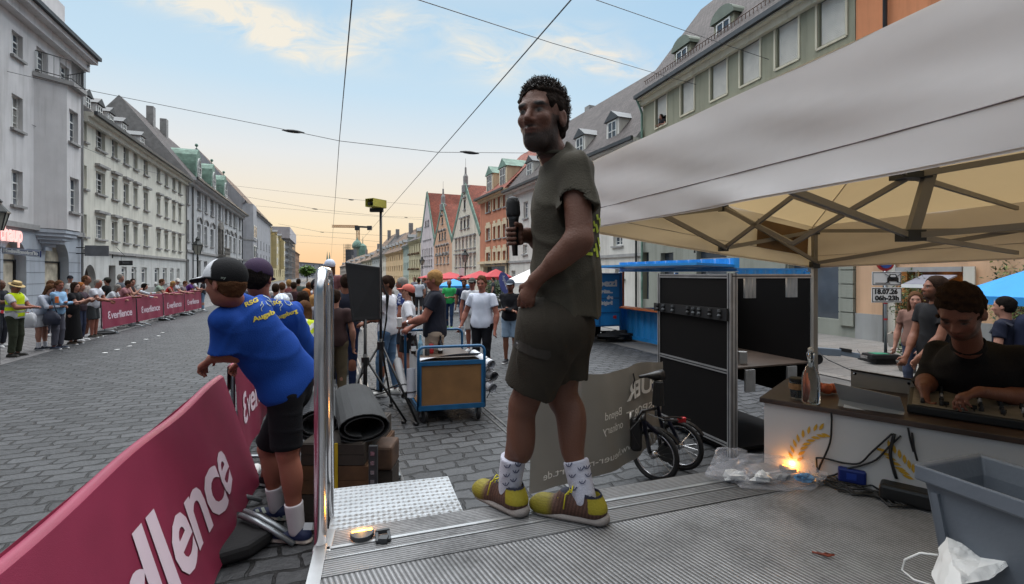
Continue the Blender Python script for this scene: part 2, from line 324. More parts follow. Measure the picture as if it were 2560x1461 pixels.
# ================================================================ buildings
_wcache={};WR=random.Random(4)
class Bld:
    """a street front from p0 to p1 (ground points, going away from the camera); side=+1 street lies to the right of p0->p1, -1 to the left"""
    def __init__(s,name,label,p0,p1,side,cat='building',group=None):
        s.p0=Vector(p0);s.p1=Vector(p1);d=s.p1 - s.p0;d.z=0;s.L=d.length;s.u=d.normalized()
        s.n=Vector((s.u.y,-s.u.x,0))*side;s.side=side
        s.t=thing(name,label,cat,tuple(s.p0),group)
    def U(s,px):       # distance along the front of a photo column
        r=(px - 1280)/FP;p,u=s.p0,s.u
        return (r*p.y - p.x)/(u.x - r*u.y)
    def Zp(s,px,py):
        a=s.U(px);d=s.p0.y+s.u.y*a;return HC+(HZ - py)/FP*d
    def pt(s,a,z,w=0.0):return s.p0+s.u*a+s.n*w+Vector((0,0,z - s.p0.z))
    def wall(s,holes,z0,z1,mat,a0=0.0,a1=None,w=0.0,depth=.22,name='wall',parent=None,arch=()):
        a1=s.L if a1 is None else a1
        xs=sorted({a0,a1,*[min(max(h[0],a0),a1) for h in holes],*[min(max(h[1],a0),a1) for h in holes]})
        zs=sorted({z0,z1,*[min(max(h[2],z0),z1) for h in holes],*[min(max(h[3],z0),z1) for h in holes]})
        mb=MB()
        for i in range(len(xs) - 1):
            for j in range(len(zs) - 1):
                cx,cz=(xs[i]+xs[i+1])/2,(zs[j]+zs[j+1])/2
                if any(h[0]<cx<h[1] and h[2]<cz<h[3] for h in holes):continue
                mb.add([s.pt(xs[i],zs[j],w),s.pt(xs[i+1],zs[j],w),s.pt(xs[i+1],zs[j+1],w),s.pt(xs[i],zs[j+1],w)],[(0,1,2,3)])
        for h in holes:
            b0,b1,c0,c1=h[:4];dp=depth
            q=[s.pt(b0,c0,w),s.pt(b1,c0,w),s.pt(b1,c1,w),s.pt(b0,c1,w)];r=[p - s.n*dp for p in q]
            mb.add(q+r,[(0,4,5,1),(1,5,6,2),(2,6,7,3),(3,7,4,0)])
        return OBJ(name,mb,mat,parent or s.t)
    def block(s,z1,mat,depth=10,a0=0.0,a1=None,back=.3,name='side_wall'):   # the body behind the front
        a1=s.L if a1 is None else a1;mb=MB()
        q=[s.pt(a0,0,0),s.pt(a1,0,0),s.pt(a1,0,-depth),s.pt(a0,0,-depth)]
        up=Vector((0,0,z1));qq=q+[p+up for p in q]
        mb.add(qq,[(1,2,6,5),(2,3,7,6),(3,0,4,7),(4,5,6,7)])
        return OBJ(name,mb,mat,s.t)
    def bandbox(s,a0,a1,z0,z1,w0,w1,mat,name,parent=None,mb=None):
        b=mb or MB();pts=[s.pt(a0,z0,w0),s.pt(a1,z0,w0),s.pt(a1,z0,w1),s.pt(a0,z0,w1)]
        b.add(pts+[p+Vector((0,0,z1 - z0)) for p in pts],[(0,3,2,1),(4,5,6,7),(0,1,5,4),(1,2,6,5),(2,3,7,6),(3,0,4,7)])
        return b if mb is not None else OBJ(name,b,mat,parent or s.t)
    def window(s,a0,a1,z0,z1,w=0.0,style='cross',depth=.16,glass=None,sill=True,fmat=None,cap=None,parts=True,fw=.06):
        if style != 'plain':glass=WR.choice(WG)
        wd,ht=a1 - a0,z1 - z0;key=(round(wd,2),round(ht,2),style,sill,cap,fw,s.side,(fmat or m_wframe).name,(glass or m_glass).name)
        if key not in _wcache:
            f=MB();g=MB();l=MB();cp=MB()
            def bx(b,x0,x1,y0,y1,d0,d1):b.box((x0,d0,y0),(x1,d1,y1))
            bx(f,0,fw,0,ht,-.07,0);bx(f,wd - fw,wd,0,ht,-.07,0);bx(f,fw,wd - fw,0,fw,-.07,0);bx(f,fw,wd - fw,ht - fw,ht,-.07,0)
            if style in ('cross','cross2'):
                bx(f,wd/2 - .035,wd/2+.035,fw,ht - fw,-.06,.004);zc=ht*.66
                bx(f,fw,wd - fw,zc - .03,zc+.03,-.06,.002)
                for q in ((.33,) if style == 'cross' else (.22,.44)):bx(f,fw,wd - fw,ht*q - .012,ht*q+.012,-.05,-.01)
            elif style == 'two':bx(f,wd/2 - .035,wd/2+.035,fw,ht - fw,-.06,.004)
            elif style == 'top':bx(f,fw,wd - fw,ht*.7 - .03,ht*.7+.03,-.06,.002)
            g.add([(fw,-.04,fw),(wd - fw,-.04,fw),(wd - fw,-.04,ht - fw),(fw,-.04,ht - fw)],[(0,1,2,3)])
            if sill:bx(l,-.1,wd+.1,-.1,-.003,.003,depth+.12)
            if cap == 'flat':bx(cp,-.15,wd+.15,ht+.25,ht+.38,depth+.003,depth+.22)
            if cap == 'arch':
                for k in range(8):
                    t0,t1=math.pi*k/8,math.pi*(k+1)/8;rr=wd*.6
                    p=[Vector((wd/2+rr*math.cos(tt),0,ht+.12+rr*.6*math.sin(tt))) for tt in (t0,t1)]
                    cp.prism([p[0]+Vector((0,depth+.003,0)),p[1]+Vector((0,depth+.003,0)),p[1]+Vector((0,depth+.003,.12)),p[0]+Vector((0,depth+.003,.12))],(0,.15,0))
            fm,gm,lm=f.mesh('window'),g.mesh('pane'),(l.mesh('sill') if l.v else None)
            fm.materials.append(fmat or m_wframe);gm.materials.append(glass or m_glass)
            if lm:lm.materials.append(m_stone)
            cm=cp.mesh('pediment') if cp.v else None
            if cm:cm.materials.append(m_stone)
            _wcache[key]=(fm,gm,lm,cm)
        fm,gm,lm,cm=_wcache[key]
        m=Matrix((s.u,s.n,Vector((0,0,1)))).transposed().to_4x4();m.translation=s.pt(a0,z0,w - depth)
        o=bpy.data.objects.new('window',fm);COL.objects.link(o);place(o,s.t,m)
        for nm,me in (('pane',gm),('sill',lm),('pediment',cm)):
            if me and parts:
                c=bpy.data.objects.new(nm,me);COL.objects.link(c);place(c,o,m)
        return o
    def roof(s,ze,mat,rise=5.0,run=5.0,a0=0.0,a1=None,over=.45,name='roof',hipl=0,hipr=0,gable=None,kick=0):
        a1=s.L if a1 is None else a1;me=bpy.data.meshes.new(name)
        A,B=s.pt(a0,ze,over),s.pt(a1,ze,over);C,D=s.pt(a1 - hipr,ze+rise,-run),s.pt(a0+hipl,ze+rise,-run)
        E,F=s.pt(a1,ze,-2*run - over),s.pt(a0,ze,-2*run - over)
        me.from_pydata([A,B,C,D,E,F],[],[(0,1,2,3),(3,2,4,5)]+[(0,3,5),(1,4,2)])
        uv=me.uv_layers.new(name='UVMap');sl=math.hypot(rise,run+over)
        for p in me.polygons:
            for li in p.loop_indices:
                v=me.vertices[me.loops[li].vertex_index].co - s.p0;d=v.dot(s.n)
                uv.data[li].uv=(v.dot(s.u),math.hypot(over - d if d>-run else d+2*run+over,v.z - ze+s.p0.z))
        me.materials.append(mat);me.materials.append(gable or mat)
        if gable:
            for p in me.polygons[2:]:p.material_index=1
        return OBJ(name,me,mat,s.t)
    def cornice(s,z,mat,h=.35,w=.45,a0=0,a1=None,name='cornice',gut=True):
        a1=s.L if a1 is None else a1;mb=MB()
        s.bandbox(a0,a1,z - h,z - h*.45,.003,w*.5,mat,name,mb=mb);s.bandbox(a0,a1,z - h*.45,z - .003,.003,w,mat,name,mb=mb)
        o=OBJ(name,mb,mat,s.t)
        if gut:
            g=MB();s.bandbox(a0,a1,z - .003 - .12,z+.06,w+.003,w+.16,m_gutter,'gutter',mb=g);OBJ('gutter',g,m_gutter,s.t)
        return o
    def pipe(s,a,z0,z1,mat=None,w=.12,r=.055):
        mb=MB();mb.tube([s.pt(a,z0,w),s.pt(a,z1 - .5,w),s.pt(a,z1 - .1,w+.3)],r,8);return OBJ('downpipe',mb,mat or m_gutter,s.t,smooth=True)
    def dormer(s,a,z,wd,ht,back,kind='gable',mat=None,rmat=None,w=-.4,win=True):
        mb=MB();mat=mat or m_white
        s.bandbox(a - wd/2,a+wd/2,z,z+ht,w,w - back,mat,'dormer',mb=mb);top=z+ht
        o=OBJ('dormer',mb,mat,s.t);rb=MB()
        if kind == 'gable':
            h=wd*.42;e=.12
            tri=[s.pt(a - wd/2 - e,top - .03,w+e),s.pt(a+wd/2+e,top - .03,w+e),s.pt(a,top+h,w+e)]
            rb.prism(tri,-s.n*(back+e))
        else:
            pts=[s.pt(a+(wd/2+.1)*math.cos(t*math.pi/10),top - .02+wd*.45*math.sin(t*math.pi/10),w+.12) for t in range(11)]
            rb.prism(pts,-s.n*(back+.12))
        OBJ('dormer_roof',rb,rmat or m_gutter,o)
        if win:
            fw,q=MB(),MB();m=Matrix((s.u,s.n,Vector((0,0,1)))).transposed().to_4x4();m.translation=s.pt(a,z+.15,w+.004)
            ww,hh=wd*.34,ht - .25
            for x0,x1,y0,y1 in ((-ww,-ww+.06,0,hh),(ww - .06,ww,0,hh),(-ww+.06,ww - .06,0,.06),(-ww+.06,ww - .06,hh - .06,hh),(-.03,.03,.06,hh - .06),(-ww+.06,-.03,hh*.6,hh*.6+.05),(.03,ww - .06,hh*.6,hh*.6+.05)):
                fw.box((x0,0,y0),(x1,.05,y1),m)
            q.add([m @ Vector(p) for p in ((-ww,.02,0),(ww,.02,0),(ww,.02,hh),(-ww,.02,hh))],[(0,1,2,3)])
            wo_=OBJ('dormer_window',fw,m_wframe,o);OBJ('pane',q,m_glass_b,wo_)
        return o
    def grid(s,cols,rows,ww,hh=None,w=0.0,**k):   # cols: photo columns or distances; rows: (z0,z1)
        H=[]
        for c in cols:
            for z0,z1 in rows:H.append((c - ww/2,c+ww/2,z0,z1))
        return H
m_glass_b=M('sky_glass',(60,66,74),rough=.04,var=0,spec=1.0,metal=.55)
def Lp(px): # left front line point
    r=(px - 1280)/FP;d=LW/(NSTR.x*r+NSTR.y);return Vector((r*d,d,0))
def wins(b,H,**k):
    for h in H:b.window(*h,**k)

WG=[m_glass,m_glass,m_glass_w,m_glass_w,m_glass_b,M('net_curtain',(132,130,124),rough=.35,var=.3,vs=5)]
# ---- L1: pale pink-grey corner building with oriel
b=Bld('corner_building','pink-grey building with an oriel, iron balcony and arched shop windows, nearest left',S(1.5,LW),Lp(204),1)
m_l1=plaster('pink_grey_plaster',(206,203,202));m_l1g=M('grey_rusticated',(168,174,182),var=0,fn=None)
m_l1g=plaster('grey_blue_render',(170,176,184))
zf=b.Zp(204,588);zt=b.Zp(213,168)
def wr(px0,px1,y0,y1):return (b.U(px0),b.U(px1),b.Zp((px0+px1)/2,y1),b.Zp((px0+px1)/2,y0))
H=[wr(29,57,83,145),wr(91,118,124,184),wr(151,173,164,214),wr(29,57,240,325),wr(29,57,427,514),wr(170,177,310,385),wr(170,177,465,552)]
Hx=[]
for k in (1,2):Hx += [(b.U(29) - 3.4*k,b.U(57) - 3.4*k,h[2],h[3]) for h in (H[0],H[3],H[4])]
H=[h for h in H+Hx if h[0]>.3]
b.wall(H,zf,zt,m_l1)
wins(b,H[:5],style='cross2',sill=True);wins(b,H[7:],style='cross2');wins(b,H[5:7],style='two',sill=True)
arches=[(b.U(112),b.U(172)),(b.U(8),b.U(66)),(b.U(8) - 5.2,b.U(66) - 5.2)]
arches=[a for a in arches if a[0]>.2];za=b.Zp(134,672)
# arched openings: jambs as holes below the springing, arch built from strips above it
mbw=MB();zs=2.5
xs=sorted([0,b.L]+[v for a in arches for v in a])
for i in range(len(xs) - 1):
    mid=(xs[i]+xs[i+1])/2;ar=[a for a in arches if a[0]<mid<a[1]]
    if not ar:mbw.add([b.pt(xs[i],0),b.pt(xs[i+1],0),b.pt(xs[i+1],zf),b.pt(xs[i],zf)],[(0,1,2,3)])
    else:
        a=ar[0];c=(a[0]+a[1])/2;rx=(a[1] - a[0])/2;rz=min(rx,zf - zs - .35)
        arc=[(c - rx*math.cos(math.pi*k/14),zs+rz*math.sin(math.pi*k/14)) for k in range(15)]
        for k in range(14):
            (x0,z0),(x1,z1)=arc[k],arc[k+1]
            mbw.add([b.pt(x0,z0),b.pt(x1,z1),b.pt(x1,zf),b.pt(x0,zf)],[(0,1,2,3)])
            mbw.add([b.pt(x0,z0),b.pt(x1,z1),b.pt(x1,z1,-.6),b.pt(x0,z0,-.6)],[(0,1,2,3)])
        for x in a:mbw.add([b.pt(x,0),b.pt(x,zs),b.pt(x,zs,-.6),b.pt(x,0,-.6)],[(0,1,2,3)])
OBJ('ground_floor_wall',mbw,m_l1g,b.t)
mbj=MB()
for k in range(6):
    z=.45+k*.5
    for i in range(0,len(xs) - 1,2):b.bandbox(xs[i]+.01,xs[i+1] - .01,z,z+.025,.002,.008,None,'',mb=mbj)
OBJ('rustication_joint',mbj,M('joint_grey',(120,124,130),var=0),b.t)  # grey strips, darker than the wall, mark the joints
for a in arches:
    mb=MB();mb.add([b.pt(a[0],0,-.4),b.pt(a[1],0,-.4),b.pt(a[1],zf - .2,-.4),b.pt(a[0],zf - .2,-.4)],[(0,1,2,3)])
    o=OBJ('shop_window',mb,m_curt,b.t)
    mb=MB();b.bandbox(a[0],a[1],2.42,2.50,-.397,-.34,None,'',mb=mb);b.bandbox(a[1] - .10,a[1],0,2.42,-.397,-.34,None,'',mb=mb)
    OBJ('window_frame',mb,m_black,o)
b.block(zt,m_l1,11)
mb=MB();b.bandbox(0,b.L,zf - .12,zf+.1,.003,.16,None,'',mb=mb);OBJ('string_course',mb,m_stone,b.t)
b.cornice(zt+.35,m_l1,h=.75,w=.7)
# oriel (half hexagon) over two floors
a0,a1=b.U(84),b.U(166);zb=b.Zp(150,235);zo0=zf
pr=[(a0,0),(a0+.75,.85),(a1 - .75,.85),(a1,0)]
mb=MB();base=[b.pt(a,zo0,w) for a,w in pr];up=Vector((0,0,zb - zo0))
om=MB();Ho=[wr(127,151,280,360),wr(129,153,447,532)]
sh=-.45
Ho=[(h[0]+sh,h[1]+sh,h[2],h[3]) for h in Ho]
for (pa,pb) in ((0,1),(2,3)):om.add([base[pa],base[pb],base[pb]+up,base[pa]+up],[(0,1,2,3)])
om.add([p+up for p in base],[(0,1,2,3)])
orl=OBJ('oriel',om,m_l1,b.t)
b.wall(Ho,zo0,zb,m_l1,a0=a0+.75,a1=a1 - .75,w=.85,name='oriel_front',parent=orl)
for h in Ho:b.window(*h,w=.85,style='cross2')
for i in (0,2):     # sunk side panels
    for zz in (zo0+.9,zo0+4.1):
        q0,q1=base[i].lerp(base[i+1],.25),base[i].lerp(base[i+1],.75)
mb=MB();mb.prism([b.pt(a - .12 if i == 0 else a+.12 if i == 3 else a,zb+.003,w+(.25 if w else .02)) for i,(a,w) in enumerate(pr)],(0,0,.18));OBJ('balcony_floor',mb,m_stone,orl)
mb=MB()   # corbel under the oriel
for k in range(6):
    f0=1 - (k/6) ** 1.5;mb.prism([b.pt(a0+(a - a0)*f0+(1 - f0)*(a1 - a0)/2*(1 if a<(a0+a1)/2 else 1)*(.8 if i in (0,1) else -0.0),zo0 - .02 - .16*(k+1),w*f0*.95+.004) for i,(a,w) in enumerate(pr)],(0,0,.155))
OBJ('corbel',mb,m_l1g,orl)
mb=MB();rp=[b.pt(a,zb+.18,w+.18 if w else .05) for a,w in pr]
for hgt in (.95,.12):mb.tube([p+Vector((0,0,hgt)) for p in rp],.02,5)
for i in range(3):
    n=6 if i != 1 else 16
    for k in range(n+1):
        q=rp[i].lerp(rp[i+1],k/n);mb.tube([q,q+Vector((0,0,.95))],.011,4)
OBJ('balcony_railing',mb,m_iron,orl)
# set-back attic storey
mb=MB();b.bandbox(0,b.U(193),zt+.38,b.Zp(190,112)+1.9,-.5,-8,None,'',mb=mb);b.bandbox(0,b.U(128),b.Zp(190,112)+1.9,b.Zp(128,20)+3,-.8,-8,None,'',mb=mb)
OBJ('attic_storey',mb,m_l1,b.t)
mb=MB();b.bandbox(0,b.U(128)+.4,b.Zp(128,20)+3.003,b.Zp(128,20)+3.2,-.3,-8.3,None,'',mb=mb);OBJ('attic_roof',mb,m_gutter,b.t)
b.pipe(b.L - .25,0,zt,plaster('pipe_grey',(170,170,170)))
# lit shop lettering
mtx=emit('pink_neon',(255,198,190),.75)
m=frame(b.pt(b.U(-44),b.Zp(20,603),.12),b.u,(0,0,1));text(b.t,'bulthaup',m,.95,mtx,'shop_lettering',bold=.02,w=b.U(46) - b.U(-44),extr=.02)
L1=b

# ---- L2: cream four-storey building
b=Bld('cream_building','long cream four-storey building with white gabled dormers, second on the left',Lp(205),Lp(464),1)
m_l2=plaster('cream_plaster',(212,209,196));m_l2g=plaster('pale_ground_plaster',(200,200,196))
cols=[(240,263),(280,294),(309,322),(334,344),(359.5,370),(392,401),(412,420),(431,438.5),(446,453)]
zr=[(b.Zp(251,376),b.Zp(251,323)),(b.Zp(251,486),b.Zp(251,431)),(b.Zp(251,598),b.Zp(251,546))]
ze=b.Zp(330,361)
H=[(b.U(c0),b.U(c1),z0,z1) for c0,c1 in cols for z0,z1 in zr]+[(b.U(210),b.U(217),z0,z1) for z0,z1 in zr]
zg=b.Zp(360,640)
b.wall(H,zg,ze,m_l2,name='wall')
for i,h in enumerate(H):b.window(*h,style='cross2' if i<3 else 'cross' if i<27 else 'two',cap='flat' if (i%3 and i<27) else None,glass=m_glass if i%4 else m_glass_b)
gcols=[(304,317),(329,341),(354,367),(387,398),(407,417),(426,434),(442,449)]
Hg=[(b.U(c0),b.U(c1),b.Zp(360,711),b.Zp(360,669)) for c0,c1 in gcols]
door=(b.U(272),b.U(289),0.02,b.Zp(280,664));gate=(b.U(203)+.3,b.U(240),0.02,b.Zp(222,662))
b.wall(Hg+[door,gate],0,zg,m_l2g,name='ground_floor_wall',depth=.35)
for h in Hg:b.window(*h,style='top',fw=.14,sill=True,depth=.1)
mb=MB();mb.add([b.pt(door[0],0,-.3),b.pt(door[1],0,-.3),b.pt(door[1],door[3],-.3),b.pt(door[0],door[3],-.3)],[(0,1,2,3)]);OBJ('door',mb,M('dark_red_door',(60,34,32),var=.2),b.t)
mb=MB();mb.add([b.pt(gate[0],0,-.34),b.pt(gate[1],0,-.34),b.pt(gate[1],gate[3],-.34),b.pt(gate[0],gate[3],-.34)],[(0,1,2,3)]);OBJ('gateway_door',mb,M('brown_gate',(70,52,46),var=.2),b.t)
mb=MB()
for sg in (0,1):      # round the gateway's head
    c=(gate[0]+gate[1])/2;rx=(gate[1] - gate[0])/2;rz=.95;pl=[b.pt(gate[sg],gate[3],-.001 - .002)]
    for k in range(9):
        t=math.pi/2*k/8;pl.append(b.pt(c+(rx*math.cos(t))*(1 if sg else -1),gate[3] - rz+rz*math.sin(t),-.003))
    mb.prism(pl,-b.n*.33)
OBJ('arch_head',mb,m_l2g,b.t)
mb=MB();b.bandbox(0,b.L,zg - .1,zg+.06,.003,.12,None,'',mb=mb);b.bandbox(b.U(291),b.L,.02,.95,.003,.05,None,'',mb=mb);OBJ('string_course',mb,m_stone,b.t)
b.cornice(ze,m_l2,h=.5,w=.5);b.block(ze,m_l2,10);b.roof(ze,m_roof_dark,rise=4.6,run=5,gable=m_stone)
for px in (232,262,290,322,366):b.dormer(b.U(px),ze+.15,.85,1.05,1.6,mat=m_white,w=-.25)
for px in (222,256):b.dormer(b.U(px)+.6,ze+2.1,.8,.9,1.4,mat=m_white,w=-2.3)
mb=MB();b.bandbox(b.U(286),b.U(286)+.6,ze+1,ze+4.6,-2.6,-3.2,None,'',mb=mb);OBJ('chimney',mb,m_stone,b.t)
mb=MB();b.bandbox(b.U(286) - .1,b.U(286)+.7,ze+4.603,ze+4.7,-2.5,-3.3,None,'',mb=mb);OBJ('chimney_cap',mb,m_gutter,b.t)
b.pipe(b.L - .2,0,ze,m_stone)
# party wall between L2 and L3
# ---- L3: grey palace with green copper dormers
b=Bld('palace_building','pale grey palace front with three green copper dormers and an ornate portal, left side',Lp(465.5),Lp(605),1)
m_l3=plaster('pale_grey_plaster',(190,190,190));ze=b.Zp(480,452)
cols=[(467,473),(493,502),(510,518),(526,534),(546,552),(562,568),(573,579),(583.5,589),(597,601)]
zr=[(b.Zp(497,610),b.Zp(497,561)),(b.Zp(497,524),b.Zp(497,473))];zgw=(1.2,b.Zp(490,651))
H=[(b.U(c0),b.U(c1),z0,z1) for c0,c1 in cols for z0,z1 in zr+[zgw] if not (c0 == 546 and z0<4)]
b.wall(H,0,ze,m_l3)
for i,h in enumerate(H):b.window(*h,style='cross',cap='arch' if abs(h[2] - zr[0][0])<.01 and h[0]>3 else None,parts=True)
mb=MB();zz=b.Zp(470,628);b.bandbox(0,b.L,zz - .1,zz+.12,.003,.15,None,'',mb=mb);OBJ('string_course',mb,m_stone,b.t)
for px in (482,507,540,557,592):b.bandbox(b.U(px) - .22,b.U(px)+.22,zz+.13,ze - .65,.003,.1,m_l3,'pilaster')
b.cornice(ze,m_l3,h=.6,w=.8);b.block(ze,m_l3,12);b.roof(ze,m_roof_dark,rise=6.8,run=5,gable=m_stone,hipr=0)
mb=MB();pc=b.U(549)
b.bandbox(pc - 1.5,pc+1.5,3.9,4.15,.003,.9,None,'',mb=mb);b.bandbox(pc - 1.3,pc - .9,0,3.9,.003,.7,None,'',mb=mb);b.bandbox(pc+.9,pc+1.3,0,3.9,.003,.7,None,'',mb=mb)
for k in range(12):q=b.pt(pc - 1.4+k*.255,4.15,.8);mb.lathe([(.06,0),(.1,.2),(.05,.45),(.07,.75)],q,6)
b.bandbox(pc - 1.5,pc+1.5,4.9,5.0,.7,.9,None,'',mb=mb);b.bandbox(pc - .9,pc - .6,4.2,7.2,.003,.3,None,'',mb=mb);b.bandbox(pc+.6,pc+.9,4.2,7.2,.003,.3,None,'',mb=mb)
mb.prism([b.pt(pc+1.1*math.cos(k*math.pi/8),7.2+.9*math.sin(k*math.pi/8),.3) for k in range(9)],-b.n*.297)
OBJ('portal',mb,M('weathered_stone',(124,120,114),var=.2),b.t)
def copper_dormer(b,px,wd=2.3,zb=None):
    a=b.U(px);zb=b.Z0;mb=MB()
    prof=[(-wd/2,0),(wd/2,0),(wd/2*1.05,1.2),(wd/2*.92,2.2),(wd/2*.72,2.9),(wd/2*.3,3.4),(0,3.6),(-wd/2*.3,3.4),(-wd/2*.72,2.9),(-wd/2*.92,2.2),(-wd/2*1.05,1.2)]
    mb.prism([b.pt(a+x,zb+z,-.1) for x,z in prof],-b.n*4.2)
    mb.lathe([(.03,0),(.03,.25),(.13,.34),(.16,.45),(.1,.57),(.01,.6)],b.pt(a,zb+3.58,-.3),8)
    o=OBJ('copper_dormer',mb,m_copper,b.t)
    g=MB();n=20;ov=[(wd*.3*math.cos(k*2*math.pi/n),1.55+1.1*math.sin(k*2*math.pi/n)) for k in range(n)]
    g.add([b.pt(a+x,zb+z,-.09) for x,z in ov],[tuple(range(n))]);w_=OBJ('oval_window',g,m_glass_b,o)
    f=MB();f.tube([b.pt(a+x*1.06,zb+z,-.07) for x,z in ov+[ov[0]]],.07,5)
    f.bar(b.pt(a,zb+.5,-.07),b.pt(a,zb+2.6,-.07),.06);
    for z in (1.1,1.75):f.bar(b.pt(a - wd*.28,zb+z,-.07),b.pt(a+wd*.28,zb+z,-.07),.05)
    OBJ('window_frame',f,m_wframe,w_)
b.Z0=ze+.1
for px in (500,537,566):copper_dormer(b,px)
b.pipe(b.L - .3,0,ze);b.pipe(b.U(479),0,ze)
for q,zz2 in ((395,0),(409,.3)):
    mb=MB();b.bandbox(b.U(470)+5.5+(q - 395)*.3,b.U(470)+6.2+(q - 395)*.3,ze+5.5,ze+7.9,-4.2,-4.8,None,'',mb=mb);OBJ('chimney',mb,m_stone,b.t)

# ---- generic street houses
def house(name,label,b,ze,wallm,roofm,ncol,rows,rise=4,run=4.5,ww=None,gable=None,style='cross',cap=None,dorm=0,chim=0,near=False,glass=None,base=None,hipr=0,dormmat=None,group=None):
    L=b.L;ww=ww or L/ncol*.42
    H=[(L*(i+.5)/ncol - ww/2,L*(i+.5)/ncol+ww/2,z0,z1) for i in range(ncol) for z0,z1 in rows]
    b.wall(H,0,ze,wallm)
    for h in H:b.window(*h,style=style,cap=cap,parts=True,glass=glass or m_glass_w,fw=.1,sill=near or bool(cap))
    b.cornice(ze,wallm,h=.4,w=.35,gut=near);b.block(ze,wallm,2*run)
    b.roof(ze,roofm,rise,run,gable=gable or wallm,hipr=hipr)
    for i in range(dorm):b.dormer(L*(i+.5)/dorm,ze+.3,min(1.3,L/dorm*.5),1.3,2,mat=dormmat or wallm)
    for i in range(chim):
        mb=MB();x=L*(i+.7)/(chim+.4);b.bandbox(x,x+.7,ze+rise*.6,ze+rise+1.2,-run*.7,-run*.7 - .8,None,'',mb=mb);OBJ('chimney',mb,m_stone,b.t)
rws=[(1.1,2.9),(4.0,5.7),(6.7,8.3),(9.1,10.4)]
# L4 with corner oriel
b=Bld('grey_oriel_building','light grey building with a polygonal corner oriel beyond the palace, left side',Lp(606),Lp(676),1)
m_l4=plaster('blue_grey_plaster',(172,172,176));ze4=b.Zp(650,540)
house('','',b,ze4,m_l4,m_roof_brown,8,rws[:3],rise=7.5,run=6,ww=1.1,near=True,hipr=4)
mb=MB();pr=[(0.4,0),(1.4,1.3),(5.2,1.3),(6.4,0)];mb.prism([b.pt(a,3.4,w) for a,w in pr],(0,0,ze4 - 3.7));o=OBJ('oriel',mb,m_l4,b.t)
for z0 in (4.4,7.6):
    for a in (1.7,3.5):
        f=MB();g=MB();b.bandbox(a,a+1.4,z0,z0+2,1.303,1.36,None,'',mb=f);b.bandbox(a+.15,a+.62,z0+.15,z0+1.85,1.363,1.37,None,'',mb=g);b.bandbox(a+.78,a+1.25,z0+.15,z0+1.85,1.363,1.37,None,'',mb=g)
        w_=OBJ('oriel_window',f,m_wframe,o);OBJ('pane',g,m_glass_b,w_)
    mb=MB();mb.prism([b.pt(a,z0 - .5,w+.1) for a,w in pr],(0,0,.2));OBJ('moulding',mb,m_stone,o)
for args in ((676.5,712,'ochre_building','ochre yellow apartment building with bays, far down the left side',(204,188,144),11.6,7,m_roof_brown,3.4,3),
             (712.5,730,'scaffolded_building','grey building behind scaffold netting, far down the left side',(160,162,166),13.5,9,m_roof_dark,1.5,0),
             (730.5,748,'brick_building','long low reddish brown building at the far end of the left side',(150,116,92),11,12,m_roof_brown,2,0)):
    b=Bld(args[2],args[3],Lp(args[0]),Lp(args[1]),1)
    house('','',b,args[5],plaster(args[2]+'_plaster',args[4]),args[7],args[6],rws[:3]+([(9.2,10.4)] if args[5]>10.6 else []),rise=args[8],run=4,ww=1.3,dorm=args[9])
    if args[2] == 'ochre_building':
        for a in (1.5,b.L*.55):
            mb=MB();b.bandbox(a,a+4,3.2,args[5] - .6,.003,1.1,None,'',mb=mb);o=OBJ('bay',mb,MATS[args[2]+'_plaster'],b.t)
            for z0,z1 in rws[1:]:
                g=MB();b.bandbox(a+.6,a+1.6,z0,z1,1.103,1.14,None,'',mb=g);b.bandbox(a+2.3,a+3.4,z0,z1,1.103,1.14,None,'',mb=g);OBJ('bay_window',g,m_wframe,o)
    if args[2] == 'scaffolded_building':
        mb=MB()
        for i in range(14):a=b.L*i/13;mb.bar(b.pt(a,0,1.1),b.pt(a,14.5,1.1),.08)
        for k in range(7):mb.bar(b.pt(0,2*k+2,1.1),b.pt(b.L,2*k+2,1.1),.07);mb.bar(b.pt(0,2*k+1.95,.6),b.pt(b.L,2*k+1.95,.6),.9,.05)
        OBJ('scaffold',mb,m_stone,b.t)
        mb=MB();b.bandbox(-.5,b.L+.5,13,16.5,1.4,-6,None,'',mb=mb);OBJ('roof_tent',mb,plaster('scaffold_sheeting',(190,186,190)),b.t)
# far end of the street
b=Bld('office_block','grey flat-roofed office block closing the far end of the street',P(738,HZ,225) - Vector((0,0,HC)),P(838,HZ,300) - Vector((0,0,HC)),1)
house('','',b,7.6,plaster('office_grey',(150,150,156)),m_roof_dark,14,[(.8,2.4),(3.4,4.6),(5.6,6.8)],rise=.4,run=7,ww=2.2,style='two')

# ================================================================ right side
def bl(name,label,q0,q1):return Bld(name,label,q0,q1,-1)
def Rp(px):
    r=(px - 1280)/FP;d=RB/(RN.x*r+RN.y);return Vector((r*d,d,0))
# R6 green building, R7 orange building
b=bl('green_building','sage green building with white roller blinds drawn and round-headed roof dormers, right side',Rp(2138),Rp(1607))
m_r6=plaster('sage_plaster',(146,144,124));ze=b.Zp(1613,243)
wl=[(1640,1666,240,311),(1704,1734,206,281),(1778,1816,154,242),(1853,1898,106,203),(1942,1994,50,158),(2047,2112,-12,103)]
def wr(px0,px1,y0,y1):return (min(b.U(px0),b.U(px1)),max(b.U(px0),b.U(px1)),b.Zp((px0+px1)/2,y1),b.Zp((px0+px1)/2,y0))
H=[wr(*w) for w in wl];zlow=sum(h[2] for h in H)/6;zhi=sum(h[3] for h in H)/6;H=[(h[0],h[1],zlow,zhi) for h in H]
H2=[(h[0],h[1],zlow - 3.1,zhi - 3.1) for h in H]
zg=3.7
Hs=[(.5,2.3,.5,3.0),(5.2,7.0,.5,3.0),(8.6,9.6,1.2,2.9),(10.6,12.2,.6,3.0)]
